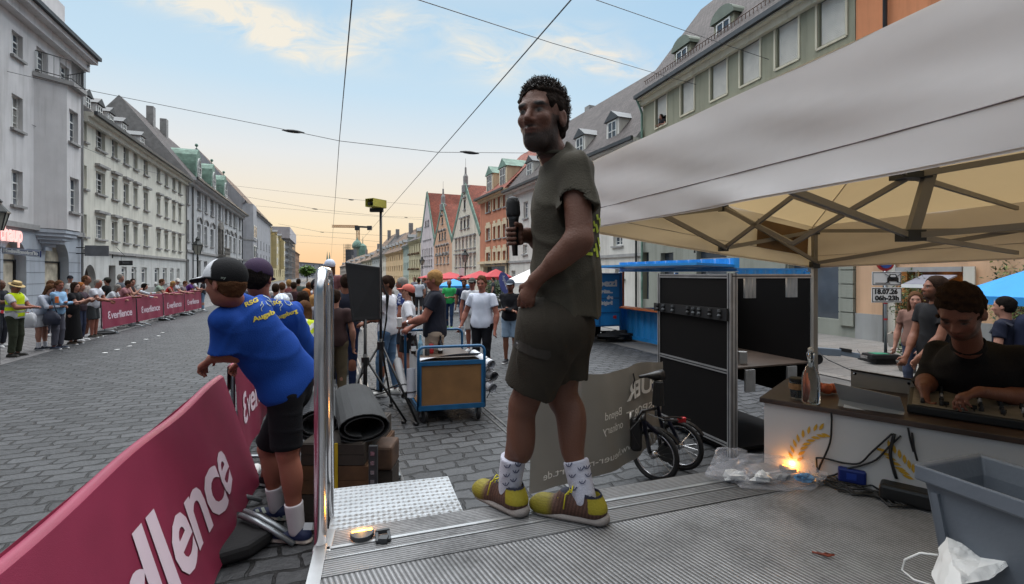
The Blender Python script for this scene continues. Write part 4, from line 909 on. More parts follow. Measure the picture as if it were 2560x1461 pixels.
def barrier(name,label,a,b_,group,banner=None,foot=True,weight=False,tilt=0.0,words=True,ztop=1.08,zbot=.18,side=1,wordspan=(.12,.88),flap=0,amp=.012,ph=0.0,toff=.0,zt=None):
    """steel crowd barrier from a to b_ with a banner hung over it; side=+1: the print faces the right of a->b_"""
    t=thing(name,label,'barrier',((a+b_)/2).to_tuple(),group)
    d=(b_ - a);L=d.length;d.normalize();n=Vector((d.y,-d.x,0))*side
    up=Vector((0,0,1));mb=MB();r=.12
    loop=[a+d*.05+up*.22,a+d*.05+up*(ztop - r - .02)]+[a+d*(.05+r*(1 - math.cos(k*math.pi/8)))+up*(ztop - .02 - r+r*math.sin(k*math.pi/8)) for k in range(1,5)]+ \
           [a+d*(L - .05 - r*(1 - math.sin(k*math.pi/8)))+up*(ztop - .02 - r+r*math.cos(k*math.pi/8)) for k in range(0,5)]+[a+d*(L - .05)+up*.22]
    mb.tube(loop,.019,8);mb.tube([a+d*.05+up*.22,a+d*(L - .05)+up*.22],.019,8)
    OBJ('frame',mb,m_galv,t,smooth=True)
    mb=MB();nb=int(L/.13)
    for k in range(1,nb):q=a+d*(L*k/nb);mb.tube([q+up*.22,q+up*(ztop - .03)],.007,5)
    OBJ('bars',mb,m_galv,t)
    if foot:
        for f in (.1,.9):
            q=a+d*(L*f);mb=MB();mb.tube([q - n*.38+up*.02,q - n*.2+up*.1,q+up*.12,q+n*.2+up*.1,q+n*.38+up*.02],.018,7);mb.tube([q+up*.1,q+up*.25],.018,6);OBJ('foot',mb,m_galv,t,smooth=True)
    if weight:
        q=a+d*(L*.1);w=MB();w.prism([q+n*.05+Vector((math.cos(k*math.pi/4)*.42*d.x - math.sin(k*math.pi/4)*.26*n.x,math.cos(k*math.pi/4)*.42*d.y - math.sin(k*math.pi/4)*.26*n.y,.012)) for k in range(8)],(0,0,.07))
        o=OBJ('ballast_weight',w,m_rubber,None,bevel=.02);tag(o,label.split(' banner')[0][:0]+'flat black rubber ballast weight under the '+weight,'weight','ballast weights')
    def surf(u,z,off=0.0):     # the hanging cloth; u metres along, z height
        k=(ztop - z)/(ztop - zbot);bulge=tilt*k+amp*k*(math.sin(u*7+ph)+.5*mnoise.noise(Vector((u*5,z*2,ph)))+.25*math.sin(u*13+1+ph))+.022
        return a+d*u+n*(bulge+off)+up*(z+.012*math.sin(u*4+ph)*(1 - k))
    mb=MB();mb.grid(lambda u,v:surf(u*L,zbot+(ztop - zbot)*v),int(L/.06),10)
    mb.grid(lambda u,v:surf(u*L,ztop)+up*(.02*math.sin(v*math.pi)) - n*(.06*v) ,int(L/.06),4)
    mb.grid(lambda u,v:a+d*(u*L) - n*(.038+.01*math.sin(u*L*6)*v)+up*(ztop - .25*v+.005),int(L/.06),3)
    bo=OBJ('banner',mb,m_pink,t,smooth=True)
    if words:
        me3=text_mesh('3',1.0,bold=.02,flip=True);mev=text_mesh('verllence',1.0,bold=.02,space=.94)
        xs3=[v.co.x for v in me3.vertices];xv=[v.co.x for v in mev.vertices]
        for v in me3.vertices:v.co.x -= min(xs3)
        w3=max(xs3) - min(xs3);V=[(v.co.x,v.co.y) for v in me3.vertices];F=[tuple(p.vertices) for p in me3.polygons]
        o0=len(V);V += [(v.co.x - min(xv)+w3+.05,v.co.y) for v in mev.vertices];F += [tuple(i+o0 for i in p.vertices) for p in mev.polygons]
        W0=max(v[0] for v in V);bpy.data.meshes.remove(me3);bpy.data.meshes.remove(mev)
        u0,u1,z0,zs_=wordspan;rev=side<0
        V,F=fine_flat(V,F,.05/zs_)
        vs=[]
        for x,y in V:
            fx=x/W0;u=u0+(u1 - u0)*fx;vs.append(surf(u,z0+y*zs_,.006))
        me=bpy.data.meshes.new('lettering');me.from_pydata(vs,[],F);me.materials.append(m_pinkw)
        OBJ('lettering',me,m_pinkw,bo)
    return t
# far-side barriers: four banners
pa,pb=G(248,838,0),G(497,795,0);pa.z=pb.z=0;pa=Vector((-12.75,14.85,0));pb=Vector((-15.7,24.2,0));dv=(pb - pa)
for i,lb in enumerate(('pink banner barrier nearest the taped-off gap across the street','second pink banner barrier across the street counted from the taped gap','third pink banner barrier across the street counted from the taped gap','farthest of the four pink banner barriers across the street')):
    a,b_=pa+dv*(i/4+.004),pa+dv*((i+1)/4 - .004);L=(b_ - a).length
    barrier('crowd_barrier',lb,a,b_,'pink banner barriers across the street',weight=('nearest far barrier','second far barrier','third far barrier','farthest barrier')[i] if i != 1 else None,side=1,wordspan=(.35,L - .35,.46,.34),tilt=.03,ph=i)
# foreground barrier, its banner pulled out at the foot
fa,fb=Vector((-1.26,.55,0)),Vector((-2.56,4.22,0));L=(fb - fa).length
FT=barrier('crowd_barrier','big pink banner barrier in the left foreground',fa,fb,None,side=1,tilt=.27,zbot=.03,ztop=.99,wordspan=(L - 3.5,L - .60,.29,.60),amp=.02,foot=True)
sa,sb=Vector((-2.58,4.42,0)),Vector((-3.5,6.9,0))
barrier('crowd_barrier','pink banner barrier the two men in blue shirts lean on',sa,sb,None,side=1,tilt=.05,zbot=.1,ztop=1.04,wordspan=(.25,2.3,.42,.42),weight=False)
# bent steel foot and black weight under the near barrier end
mb=MB();mb.prism([Vector((-1.98+.30*math.cos(k*math.pi/5),3.35+.3*math.sin(k*math.pi/5),.01)) for k in range(10)],(0,0,.1));o=OBJ('ballast_weight',mb,m_rubber,None,bevel=.03);tag(o,'black rubber weight beside the steel foot under the foreground banner','weight','ballast weights')
t=thing('steel_foot','bent galvanised steel foot lying beside the leaning man\'s shoes','barrier foot',tuple(G(640,1345,0)))
mb=MB();
for k in (0,.06):mb.tube([G(600,1340,0)+Vector((0,k,.15)),G(640,1322,.1)+Vector((0,k,.05)),G(675,1330,.1)+Vector((0,k,.02)),G(735,1368,0)+Vector((0,k,.02))],.019,8)
OBJ('tube',mb,m_galv,t,smooth=True)
mb=MB();mb.tube([Vector((-2.42,4.55,.06)),Vector((-2.28,3.62,.06))],.045,10);o=OBJ('white_pole',mb,m_white,None,smooth=True);tag(o,'long white pole lying on the ground behind the leaning man\'s shoes','pole')
# barrier tape
t=thing('barrier_tape','red and white striped barrier tape stretched in front of the crowd','tape',tuple(G(120,880,0)))
ta,tb=P(-60,772,11.3),Vector((-12.75,14.8,1.02));
for c_,m_ in ((0,M('tape_white',(214,208,206),var=0)),(1,M('tape_red',(180,40,50),var=0))):
    mb=MB();n=44
    for k in range(n):
        if k%2 != c_:continue
        p0,p1=ta.lerp(tb,k/n),ta.lerp(tb,(k+1)/n);sg=lambda f:Vector((0,0,-.22*math.sin(math.pi*f)))
        mb.bar(p0+sg(k/n),p1+sg((k+1)/n),.012,.07)
    OBJ('stripes',mb,m_,t)

# ================================================================ overhead wires
def wire(lbl,pts,r=.011,knots=(),name='overhead_wire',cat='wire'):
    t=thing(name,lbl,cat,tuple(pts[0]));mb=MB();mb.tube(pts,r,5);OBJ('cable',mb,m_wire,t)
    for q in knots:
        mb=MB();d=(pts[-1] - pts[0]).normalized();mb.tube([q - d*.35,q - d*.16,q,q+d*.16,q+d*.35],.05,6,rs=[.012,.05,.06,.05,.012]);OBJ('insulator',mb,m_black,t,smooth=True)
a1=[P(885,-60,6.5),P(848,355,16.2),P(828,640,95),P(826,668,180)]
wire('straight contact wire along the street, left of the tripod pole',a1,.012)
wire('contact wire rising to the right above the standing man\'s head',[P(1480,-60,6.6),P(1095,383,16),P(905,600,60),P(862,650,150)],.012)
wire('span wire crossing the street in front of the left buildings to the man',[P(-30,168,19.5),P(230,228,18),P(730,328,16),P(850,353,16),P(1092,381,16.2),P(1320,383,20),P(1560,372,27.5)],.010,knots=(P(733,329,16),P(1174,382,17)))
wire('span wire from top centre to the sage green building',[P(1000,-15,9),P(1380,108,13),P(1650,187,21),P(1860,245,20.6)],.010)
wire('span wire at top right ending on the sage green building',[P(1490,0,12),P(1755,92,17),P(2012,180,17.2)],.010)
wire('lower span wire across the left facades',[P(-30,262,19),P(140,340,22),P(330,420,26),P(560,470,40)],.009)
for pl_,kn in (([P(560,462,45),P(870,498,40),P(1064,514,80)],(P(878,500,40),)),([P(600,490,55),P(790,523,48),P(960,541,60),P(1064,545,80)],(P(788,523,48),P(1015,544,70))),([P(640,515,60),P(850,535,60),P(1060,550,82)],()),
                ([P(696,560,90),P(800,580,80),P(1000,592,90)],(P(805,581,80),)),([P(716,586,110),P(860,596,100),P(1000,610,100)],()),([P(730,605,140),P(860,613,140),P(940,618,140)],())):
    wi=globals().setdefault('wi',-1)+1;wire(('highest','second highest','third highest','fourth highest','second lowest','lowest')[wi]+' of the six distant span wires low over the far street',pl_,.013 if pl_[0].y<80 else .02,knots=kn)

# ================================================================ street lamps and signs
m_lglass=M('lantern_glass',(150,148,138),rough=.1,var=.1)
def lantern(lbl,x,y,h=4.2,s=1.0,z0=0.0,arm=False,grp='street lamps'):
    t=thing('street_lamp',lbl,'street lamp',(x,y,z0),grp);c=Vector((x,y,z0));mb=MB()
    mb.lathe([(.16,0),(.16,.12),(.09,.3),(.09,.8),(.06,.9),(.045,h - .5),(.07,h - .45),(.04,h - .1)],c,10);mb.bar(c+Vector((-.3,0,h - .55)),c+Vector((.3,0,h - .55)),.03);OBJ('post',mb,m_iron,t,smooth=False)
    head(t,c+Vector((0,0,h - .12)),s)
def head(t,c,s):
    mb=MB();n=6;mb.lathe([(.13*s,0),(.25*s,.5*s)],c,n,cap=True);OBJ('lantern_glass',mb,m_lglass,t)
    mb=MB();mb.lathe([(.30*s,.5*s),(.29*s,.54*s),(.12*s,.74*s),(.10*s,.8*s),(.13*s,.84*s),(.02*s,.98*s)],c,n)
    for k in range(n):
        a=2*math.pi*k/n;mb.bar(c+Vector((.135*s*math.cos(a),.135*s*math.sin(a),0)),c+Vector((.26*s*math.cos(a),.26*s*math.sin(a),.5*s)),.022*s)
    OBJ('lantern_cap',mb,m_iron,t)
q=P(494,0,33);lantern('iron lantern post in front of the palace on the left',q.x,q.y,3.35,1.25)
q=P(1163,0,40);lantern('iron lantern post above the red parasols',q.x,q.y,3.0,1.1)
q=P(1055,0,60);lantern('small distant lantern post left of the red parasols',q.x,q.y,3.1,1.1)
t=thing('street_lamp','lantern at the left picture edge, close by, its glass cut by the frame','street lamp',tuple(P(-40,HZ,10) - Vector((0,0,HC))),'street lamps')
c=P(-8,576,10);head(t,c,.72*10/10*1.0);mb=MB();mb.tube([Vector((c.x,c.y,c.z+.05)),Vector((c.x,c.y,0))],.05,8);OBJ('post',mb,m_iron,t)
# street name sign
q=P(6,624,10.1);q1=P(98,633,9.6);t=thing('street_sign','blue enamel street name sign reading Maximilianstraße','sign',tuple(q))
u=(q1 - q);w=u.length;u.normalize();m_bluee=M('blue_enamel',(26,52,104),rough=.3,var=.05)
m=frame(q - Vector((0,0,.055)),u,(0,0,1));mb=MB();mb.box((-.03,-.03,-.02),(w+.03,.10,0),m);OBJ('plate',mb,m_bluee,t,bevel=.004)
mb=MB();
for x0,y0,x1,y1 in ((-.02,-.02,w+.02,-.012),(-.02,.082,w+.02,.09),(-.02,-.012,-.012,.082),(w+.012,-.012,w+.02,.082)):mb.box((x0,y0,.001),(x1,y1,.003),m)
OBJ('white_border',mb,m_white,t)
m2=m.copy();m2.translation=m @ Vector((.03,.012,.004));text(t,'Maximilianstraße',m2,.085,m_white,w=w - .06,bold=.01)
mb=MB();mb.tube([q+Vector((-.35,0,.03)),q+Vector((-.03,0,.03))],.012,6);OBJ('arm',mb,m_iron,t)
# blank hanging sign, black shop sign
b=L1;a=b.U(190);q=b.pt(a,b.Zp(190,642),0)
t=thing('hanging_sign','blank grey metal sign board projecting from the corner building','sign',tuple(q))
mb=MB();zt_,zb_=b.Zp(205,615),b.Zp(205,641);mb.add([b.pt(a,zb_,.35),b.pt(a,zb_,1.35),b.pt(a,zt_,1.35),b.pt(a,zt_,.35),b.pt(a+.05,zb_,.35),b.pt(a+.05,zb_,1.35),b.pt(a+.05,zt_,1.35),b.pt(a+.05,zt_,.35)],[(0,1,2,3),(7,6,5,4),(0,4,5,1),(1,5,6,2),(2,6,7,3),(3,7,4,0)]);OBJ('board',mb,M('sign_grey',(110,112,116),rough=.5),t)
mb=MB();
for z in (zt_ - .12,zb_+.12):mb.tube([b.pt(a+.02,z,.003),b.pt(a+.02,z,.36)],.025,6)
OBJ('bracket',mb,m_iron,t)
q=P(298,653,24);q1=P(331,653,24.6);t=thing('hanging_sign','black shop sign hanging from a thin wall bracket on the cream building','sign',tuple(q))
mb=MB();mb.bar(q+Vector((0,0,-.1)),q1+Vector((0,0,-.1)),.05,.24);OBJ('board',mb,m_black,t)
m_sg=M('sign_mark_grey',(96,98,102),var=0);cq_=q.lerp(q1,.25)+Vector((0,-.035,-.1));mb=MB();mb.tube([cq_+Vector((.07*math.cos(k*.52),-.002,.055*math.sin(k*.52))) for k in range(13)],.014,5,cap=False);OBJ('ring_mark',mb,m_sg,t);mb=MB();mb.bar(cq_+Vector((.08,0,0)),q.lerp(q1,.85)+Vector((0,-.035,-.1)),.01,.02);OBJ('line_mark',mb,m_sg,t)
mb=MB();mb.tube([P(281,640,25),P(340,642,24.6)],.018,5);mb.tube([P(290,618,27),P(312,640,24.6)],.012,5);mb.tube([q+Vector((.1,0,0)),q+Vector((.1,0,.22))],.01,4);mb.tube([P(281,636,25),P(281,646,25)],.03,5);OBJ('bracket',mb,m_iron,t)
# bus-stop style round sign and small signs near the parasols
t=thing('road_sign','tall pale sign plate over a round red and blue no-stopping sign','sign',tuple(P(1152,HZ,34) - Vector((0,0,HC))),None)
c=P(1152,0,34);mb=MB();mb.tube([(c.x,c.y,0),(c.x,c.y,3.1)],.03,6);OBJ('post',mb,m_galv,t)
def disc(t,c,r,mat,name,th=.02,n=20,nrm=(0,-1,0)):
    mb=MB();nrm=Vector(nrm).normalized();s_=nrm.cross(Vector((0,0,1))).normalized()
    mb.prism([c+s_*r*math.cos(2*math.pi*k/n)+Vector((0,0,r*math.sin(2*math.pi*k/n))) for k in range(n)],nrm*th);return OBJ(name,mb,mat,t)
m_sred=M('sign_red',(170,34,40),var=.03,rough=.4);m_sblue=M('sign_blue',(36,76,150),var=.03,rough=.4)
q=P(1153,698,33.9);disc(t,q,.25,m_sred,'red_ring');disc(t,q - Vector((0,.022,0)),.17,m_sblue,'blue_disc');mb=MB();mb.bar(q+Vector((-.15,-.05,.15)),q+Vector((.15,-.05,-.15)),.05,.01);OBJ('red_slash',mb,m_sred,t)
mb=MB();q=P(1154,682,33.9);mb.cbox(q,(.34,.02,.62));OBJ('plate',mb,m_white,t,bevel=.008)
mb=MB();q=P(1163,700,33.9);mb.cbox(q,(.2,.02,.45));OBJ('small_plate',mb,m_sblue,t,bevel=.008)
# temporary no-parking sign near the right
c=G(2214,905,0);dS=c.y;t=thing('parking_ban_sign','temporary no-parking post with a crossed-out car plate and dated hours plate','sign',tuple(c))
mb=MB();mb.tube([c,c+Vector((0,0,2.25))],.03,8);OBJ('post',mb,m_galv,t,smooth=True)
def plate(px0,px1,py0,py1,nm):
    q=P((px0+px1)/2,(py0+py1)/2,dS - .05);w=(px1 - px0)/FP*dS;h=(py1 - py0)/FP*dS
    mb=MB();mb.cbox(q,(w,.012,h));o=OBJ(nm,mb,m_white,t,bevel=.01)
    mb=MB();
    for x0,x1,z0,z1 in ((-.47,.47,.42,.46),(-.47,.47,-.46,-.42),(-.485,-.465,-.44,.44),(.465,.485,-.44,.44)):mb.box((q.x+x0*w,q.y - .0095,q.z+z0*h),(q.x+x1*w,q.y - .007,q.z+z1*h))
    OBJ('border',mb,m_black,o);return q,w,h,o
q,w,h,o=plate(2180,2253,680,714,'picture_plate')
mb=MB();cx=q.x+w*.2;yy=q.y - .012;sc_=h
car=[(-.36,-.28),(-.36,.05),(-.27,.12),(-.2,.33),(.2,.33),(.27,.12),(.36,.05),(.36,-.28),(.24,-.28),(.24,-.2),(-.24,-.2),(-.24,-.28)]
mb.prism([Vector((cx+x*sc_*1.15,yy,q.z+z*sc_)) for x,z in car],(0,-.002,0));OBJ('car_symbol',mb,m_black,o)
mb=MB();mb.prism([Vector((cx+x*sc_*1.15,yy - .003,q.z+z*sc_)) for x,z in ((-.19,.12),(-.14,.27),(.14,.27),(.19,.12))],(0,-.001,0));OBJ('car_window',mb,m_white,o)
mb=MB();mb.bar((cx - .6*sc_,yy - .006,q.z - .36*sc_),(cx+.6*sc_,yy - .006,q.z+.36*sc_),.004,.018,up=(0,1,0));mb.bar((cx - .6*sc_,yy - .008,q.z+.36*sc_),(cx+.6*sc_,yy - .008,q.z - .36*sc_),.004,.018,up=(0,1,0));mb.bar((q.x - w*.4,yy,q.z - h*.33),(cx - .2*sc_,yy,q.z - h*.33),.014,.004,up=(0,1,0));OBJ('cross',mb,m_black,o)
q,w,h,o=plate(2179,2254,719,757,'hours_plate')
for i,s_ in enumerate(('18.07.26','06h-23h')):
    m=frame(Vector((q.x - w*.40,q.y - .011,q.z+h*(.08 if i == 0 else -.34))),(1,0,0),(0,0,1));text(o,s_,m,h*.42,m_black,w=w*(.76 if i == 0 else .8),bold=.008)
q=P(2212,655,dS - .04);disc(t,q,.2,m_sred,'red_ring');disc(t,q - Vector((0,.022,0)),.14,m_sblue,'blue_disc')
for z,s_ in ((1.25,.05),(.9,.04)):
    mb=MB();mb.lathe([(.034,0),(.034,s_)],c+Vector((0,0,z)),8);OBJ('sticker',mb,m_sred,t)
mb=MB();mb.prism([c+Vector((x,y,0)) for x,y in ((-.45,-.35),(.4,-.35),(.45,.3),(-.4,.3))],(0,0,.12));mb.prism([c+Vector((x,y,.123)) for x,y in ((-.6,-.42),(-.02,-.42),(-.02,-.1),(-.6,-.1))],(0,0,.1));OBJ('base_weight',mb,m_rubber,t,bevel=.02)
mb=MB();mb.prism([c+Vector((x,y,.226)) for x,y in ((-.5,-.38),(-.2,-.38),(-.2,-.16),(-.5,-.16))],(0,0,.004));OBJ('green_label',mb,M('label_green',(34,120,92),var=.05),t)

# ================================================================ tripod with camera box, loudspeaker
def tripod(t,c,ztop,zspl,spread,rot,r=.018):
    mb=MB();mb.tube([c+Vector((0,0,.35)),c+Vector((0,0,ztop))],r,8);mb.tube([c+Vector((0,0,.4)),c+Vector((0,0,zspl+.1))],r*1.35,8);OBJ('pole',mb,m_blackp,t,smooth=True)
    for k in range(3):
        a=rot+k*2*math.pi/3;f=c+Vector((math.cos(a)*spread,math.sin(a)*spread,.02));mb=MB();mb.tube([c+Vector((math.cos(a)*.03,math.sin(a)*.03,zspl)),f],.015,6);mid=c.lerp(f,.5)+Vector((0,0,zspl*.5));mb.tube([c+Vector((0,0,.35)),mid],.01,5);mb.tube([f - (f - c).normalized()*.06,f+(f - c).normalized()*.0+Vector((0,0,.0))],.025,6);OBJ('leg',mb,m_blackp,t,smooth=True)
    mb=MB();mb.lathe([(.05,0),(.05,.1)],c+Vector((0,0,zspl - .04)),8);OBJ('collar',mb,m_blackp,t)
c=P(952,0,6.3);c.z=0;t=thing('camera_tripod','tall thin black tripod pole carrying a small box high up','tripod',tuple(c));zc_=P(952,522,6.3).z
tripod(t,c,zc_,.95,.62,-.5)
mb=MB();mb.bar(c+Vector((-.14,-.0,zc_ - .02)),c+Vector((.03,0,zc_ - .02)),.05);OBJ('arm',mb,m_blackp,t)
qb=P(940,509,6.25);t=thing('camera_box','open-fronted yellow and silver camera box on the tripod pole','camera',tuple(qb - Vector((0,0,.06))))
m=Matrix.Translation(qb) @ Matrix.Rotation(R(-28),4,'Z');mb=MB()
for lo_,hi_ in (((-.07,-.12,.045),(.07,.12,.05)),((-.07,-.12,-.05),(-.065,.12,.045)),((.065,-.12,-.05),(.07,.12,.045)),((-.065,-.12,-.055),(.065,.12,-.05)),((-.065,.115,-.05),(.065,.12,.045))):mb.box(lo_,hi_,m)
OBJ('housing',mb,M('yellow_housing',(196,190,90),rough=.4,var=.15),t);mb=MB();mb.box((-.03,-.09,-.045),(.03,.0,.01),m);mb.tube([m @ Vector((0,-.09,-.02)),m @ Vector((0,-.13,-.02))],.02,8);OBJ('lens',mb,m_black,t)
c=P(913,0,6.0);c.z=0;t=thing('speaker_stand','low black stand under the loudspeaker','stand',tuple(c));tripod(t,c,1.33,.8,.5,2.3,.02)
t=thing('loudspeaker','flat black loudspeaker with cloth front on a stand by the crowd','loudspeaker',tuple(P(905,800,6.0)))
q=[P(862,655,5.85),P(950,668,6.15),P(950,800,6.15),P(880,806,5.85)];dp=Vector((-.04,.22,0));mb=MB();mb.prism(q,dp);OBJ('cabinet',mb,m_blackp,t,bevel=.012)
mb=MB();cc=(q[0]+q[1]+q[2]+q[3])/4;qq=[cc+(p - cc)*.95 - dp*.03 for p in q];mb.prism(qq,dp*.02);OBJ('grille',mb,M('speaker_cloth',(30,31,33),rough=.9,bump=.4,bs=400),t)
t=thing('cable','black cables hanging beside the tripod pole','cable',tuple(P(960,900,6.2)))
mb=MB()
for k in range(3):mb.tube([P(955,700+8*k,6.2),P(966+k*3,740,6.2),P(967 - k,800,6.2),P(956,860,6.2)],.008,5)
mb.tube([G(955,1010),G(1000,1030),G(985,1045),G(940,1030),G(955,1010)],.007,5);OBJ('cable_run',mb,m_blackp,t)

# ================================================================ blue cart
c0,c1=G(1062,1058),G(1200,1050);fd=(c1 - c0).normalized();c0=P(1046,0,6.05);c1=P(1211,0,6.25);c0.z=c1.z=0;fd=(c1 - c0).normalized();bd=Vector((-fd.y,fd.x,0));bd=(bd+fd*-.12).normalized();Wd=(c1 - c0).length;Ln=1.15
t=thing('platform_trolley','blue tubular platform trolley loaded with boards and rolled banners','trolley',tuple(c0+fd*Wd/2+bd*.5))
m_cb=M('cart_blue_paint',(24,86,128),rough=.42,var=.12,vs=6);m_ply=M('plywood',(130,94,56),rough=.7,var=.12,vs=4)
def hoop(o,zt,nm):
    mb=MB();r=.07;up=Vector((0,0,1));pts=[o+up*.18,o+up*(zt - r)]+[o+fd*(r - r*math.cos(k*math.pi/8))+up*(zt - r+r*math.sin(k*math.pi/8)) for k in range(1,5)]+[o+fd*(Wd - r+r*math.sin(k*math.pi/8))+up*(zt - r+r*math.cos(k*math.pi/8)) for k in range(0,5)]+[o+fd*Wd+up*.18]
    mb.tube(pts,.019,8);return OBJ(nm,mb,m_cb,t,smooth=True)
hoop(c0,.97,'push_bar');hoop(c0+bd*Ln,1.06,'push_bar')
mb=MB();up=Vector((0,0,1))
for z in (.2,.76):mb.bar(c0+up*z,c1+up*z,.03,.05)
for o in (c0+bd*.0,c0+bd*Ln):mb.bar(o+up*.2,o+fd*Wd+up*.2,.04,.06)
mb.bar(c0+up*.2,c0+bd*Ln+up*.2,.04,.06);mb.bar(c1+up*.2,c1+bd*Ln+up*.2,.04,.06)
for f in (.03,.97):mb.bar(c0+fd*Wd*f+up*.2,c0+fd*Wd*f+up*.76,.03,.03)
OBJ('frame',mb,m_cb,t)
mb=MB();mb.prism([c0+fd*.04+up*.23,c1 - fd*.04+up*.23,c1 - fd*.04+up*.735,c0+fd*.04+up*.735],bd*.015);OBJ('end_panel',mb,m_ply,t)
mb=MB();mb.prism([c0+up*.24+bd*.03,c1+up*.24+bd*.03,c1+up*.24+bd*(Ln - .03),c0+up*.24+bd*(Ln - .03)],(0,0,.02));OBJ('platform',mb,m_ply,t)
for i,(f,k) in enumerate(((.08,.05),(.92,.05),(.08,Ln - .08),(.92,Ln - .08))):
    q=c0+fd*Wd*f+bd*k;mb=MB();ax=(fd if i%2 else (fd+bd*.5)).normalized();mm_=Matrix((ax.cross(up),up,ax)).transposed().to_4x4()
    mb.lathe([(.03,-.022),(.085,-.02),(.093,-.01),(.093,.01),(.085,.02),(.03,.022)],q+up*.094,18,M4=mm_);w_=OBJ('wheel',mb,m_rubber,t,smooth=False);mb=MB();mb.bar(q+up*.08+ax*.03,q+up*.2,.01,.05);mb.bar(q+up*.08 - ax*.03,q+up*.2,.01,.05);OBJ('fork',mb,m_galv,w_)
# crate on the trolley
t=thing('transport_box','white-sided box with a brown lid standing on the blue trolley','box',tuple(c0+fd*Wd/2+bd*.5+up*.25))
bx=[c0+fd*.05+bd*.05,c1 - fd*.05+bd*.05,c1 - fd*.05+bd*(Ln - .06),c0+fd*.05+bd*(Ln - .06)]
mb=MB();mb.prism([p+up*.265 for p in bx],up*.5);OBJ('sides',mb,M('white_board',(188,188,188),rough=.6,var=.06),t);mb=MB();mb.prism([p+up*.768 for p in bx],up*.02);OBJ('lid',mb,M('brown_lid',(84,70,60),rough=.4,var=.1),t)
m_vinyl=M('white_vinyl',(198,200,206),rough=.45,var=.06,vs=4);m_vg=M('grey_vinyl_back',(120,120,122),rough=.6,var=.1)
def roll(lbl,a,b_,r,mat=m_vinyl,grp='rolled banners on the trolley'):
    t=thing('banner_roll',lbl,'banner roll',tuple((a+b_)/2),grp);mb=MB();d=(b_ - a).normalized();s_=d.cross(up).normalized();u_=s_.cross(d)
    n=40;rings=[]
    for e in (a,b_):rings.append([e+s_*(r*(1 - .5*k/n))*math.cos(k*.42)+u_*(r*(1 - .5*k/n))*math.sin(k*.42) for k in range(n)])
    mb.add(rings[0]+rings[1],[(i,i+1,n+i+1,n+i) for i in range(n - 1)]);OBJ('sheet',mb,mat,t,smooth=True)
    mb=MB();q=a.lerp(b_,.2);mb.tube([q+s_*(r+.005)*math.cos(k*.7)+u_*(r+.005)*math.sin(k*.7) for k in range(10)]+[q+u_*-(r+.12)+d*.05],.006,5);OBJ('tie',mb,m_blackp,t)
k_=c1+fd*.03
for i,(z,ln_,lbl,m_) in enumerate(((.66,.12,'topmost white banner roll poking out at the trolley\'s right side',m_vinyl),(.5,.16,'middle banner roll poking out at the trolley\'s right side',m_vg),(.34,.14,'lowest banner roll poking out at the trolley\'s right side',m_vinyl))):
    roll(lbl,k_+bd*.25+fd*(ln_+.02)+up*z,k_+bd*.9+fd*.08+up*(z+.05),.07,m_)
roll('white banner roll hanging at the trolley\'s left front corner',c0 - fd*.07+bd*.12+up*.32,c0 - fd*.07+bd*.15+up*.68,.06)
roll('long grey banner roll along the trolley\'s left side',c0 - fd*.12+bd*.3+up*.3,c0 - fd*.12+bd*1.1+up*.62,.06,m_vg)
mb=MB();mb.grid(lambda u,v:c0+fd*(.02+u*(Wd - .04))+bd*(.04+v*.22)+up*(.795+.03*math.sin(u*3.1)*(1 - v)+.07*u*(1 - v)),14,5);o=OBJ('vinyl_sheet',mb,m_vinyl,None,smooth=True);tag(o,'white vinyl sheet lying along the front of the trolley box','sheet')
def bottle(lbl,q,h,r,mat,name='bottle',cat='bottle',neck=True,lab=None,grp=None):
    t=thing(name,lbl,cat,tuple(q),grp);mb=MB()
    mb.lathe([(r*.9,0),(r,.01),(r,h*.58),(r*.45,h*.75),(r*.4,h*.96),(r*.48,h*.97),(r*.48,h)] if neck else [(r*.92,0),(r,.006),(r,h - .006),(r*.9,h)],q,14);OBJ('glass' if neck else 'can_body',mb,mat,t,smooth=False)
    if lab:mb=MB();mb.lathe([(r+.001,h*.18),(r+.001,h*.45)],q,14,cap=False);OBJ('label_band',mb,lab,t)
m_bot=M('dark_glass',(22,16,14),rough=.08,var=0);m_bot2=M('blue_clear_glass',(120,160,180),rough=.08,var=0)
tz=.79
for i,(px,f,h,mt_,lb,lab) in enumerate(((1034,.55,.25,m_bot,'dark bottle standing leftmost on the trolley',m_white),(1051,.5,.27,m_bot2,'clear blue bottle on the trolley beside the dark ones',None),(1086,.75,.24,m_bot,'dark beer bottle with a red label behind the cans',m_sred),(1101,.6,.25,m_bot,'rightmost dark beer bottle on the trolley',m_white))):
    d=6.1+f;q=P(px,0,d);q.z=tz;bottle(lb,q,h,.034,mt_,lab=lab)
q=P(1068,0,6.55);q.z=tz;bottle('short dark drinks can with a silver rim on the trolley',q,.13,.033,m_gutter,'drinks_can','can',neck=False)
q=P(1078,0,6.7);q.z=tz;bottle('small red drinks can on the trolley',q,.13,.033,m_sred,'drinks_can','can',neck=False)

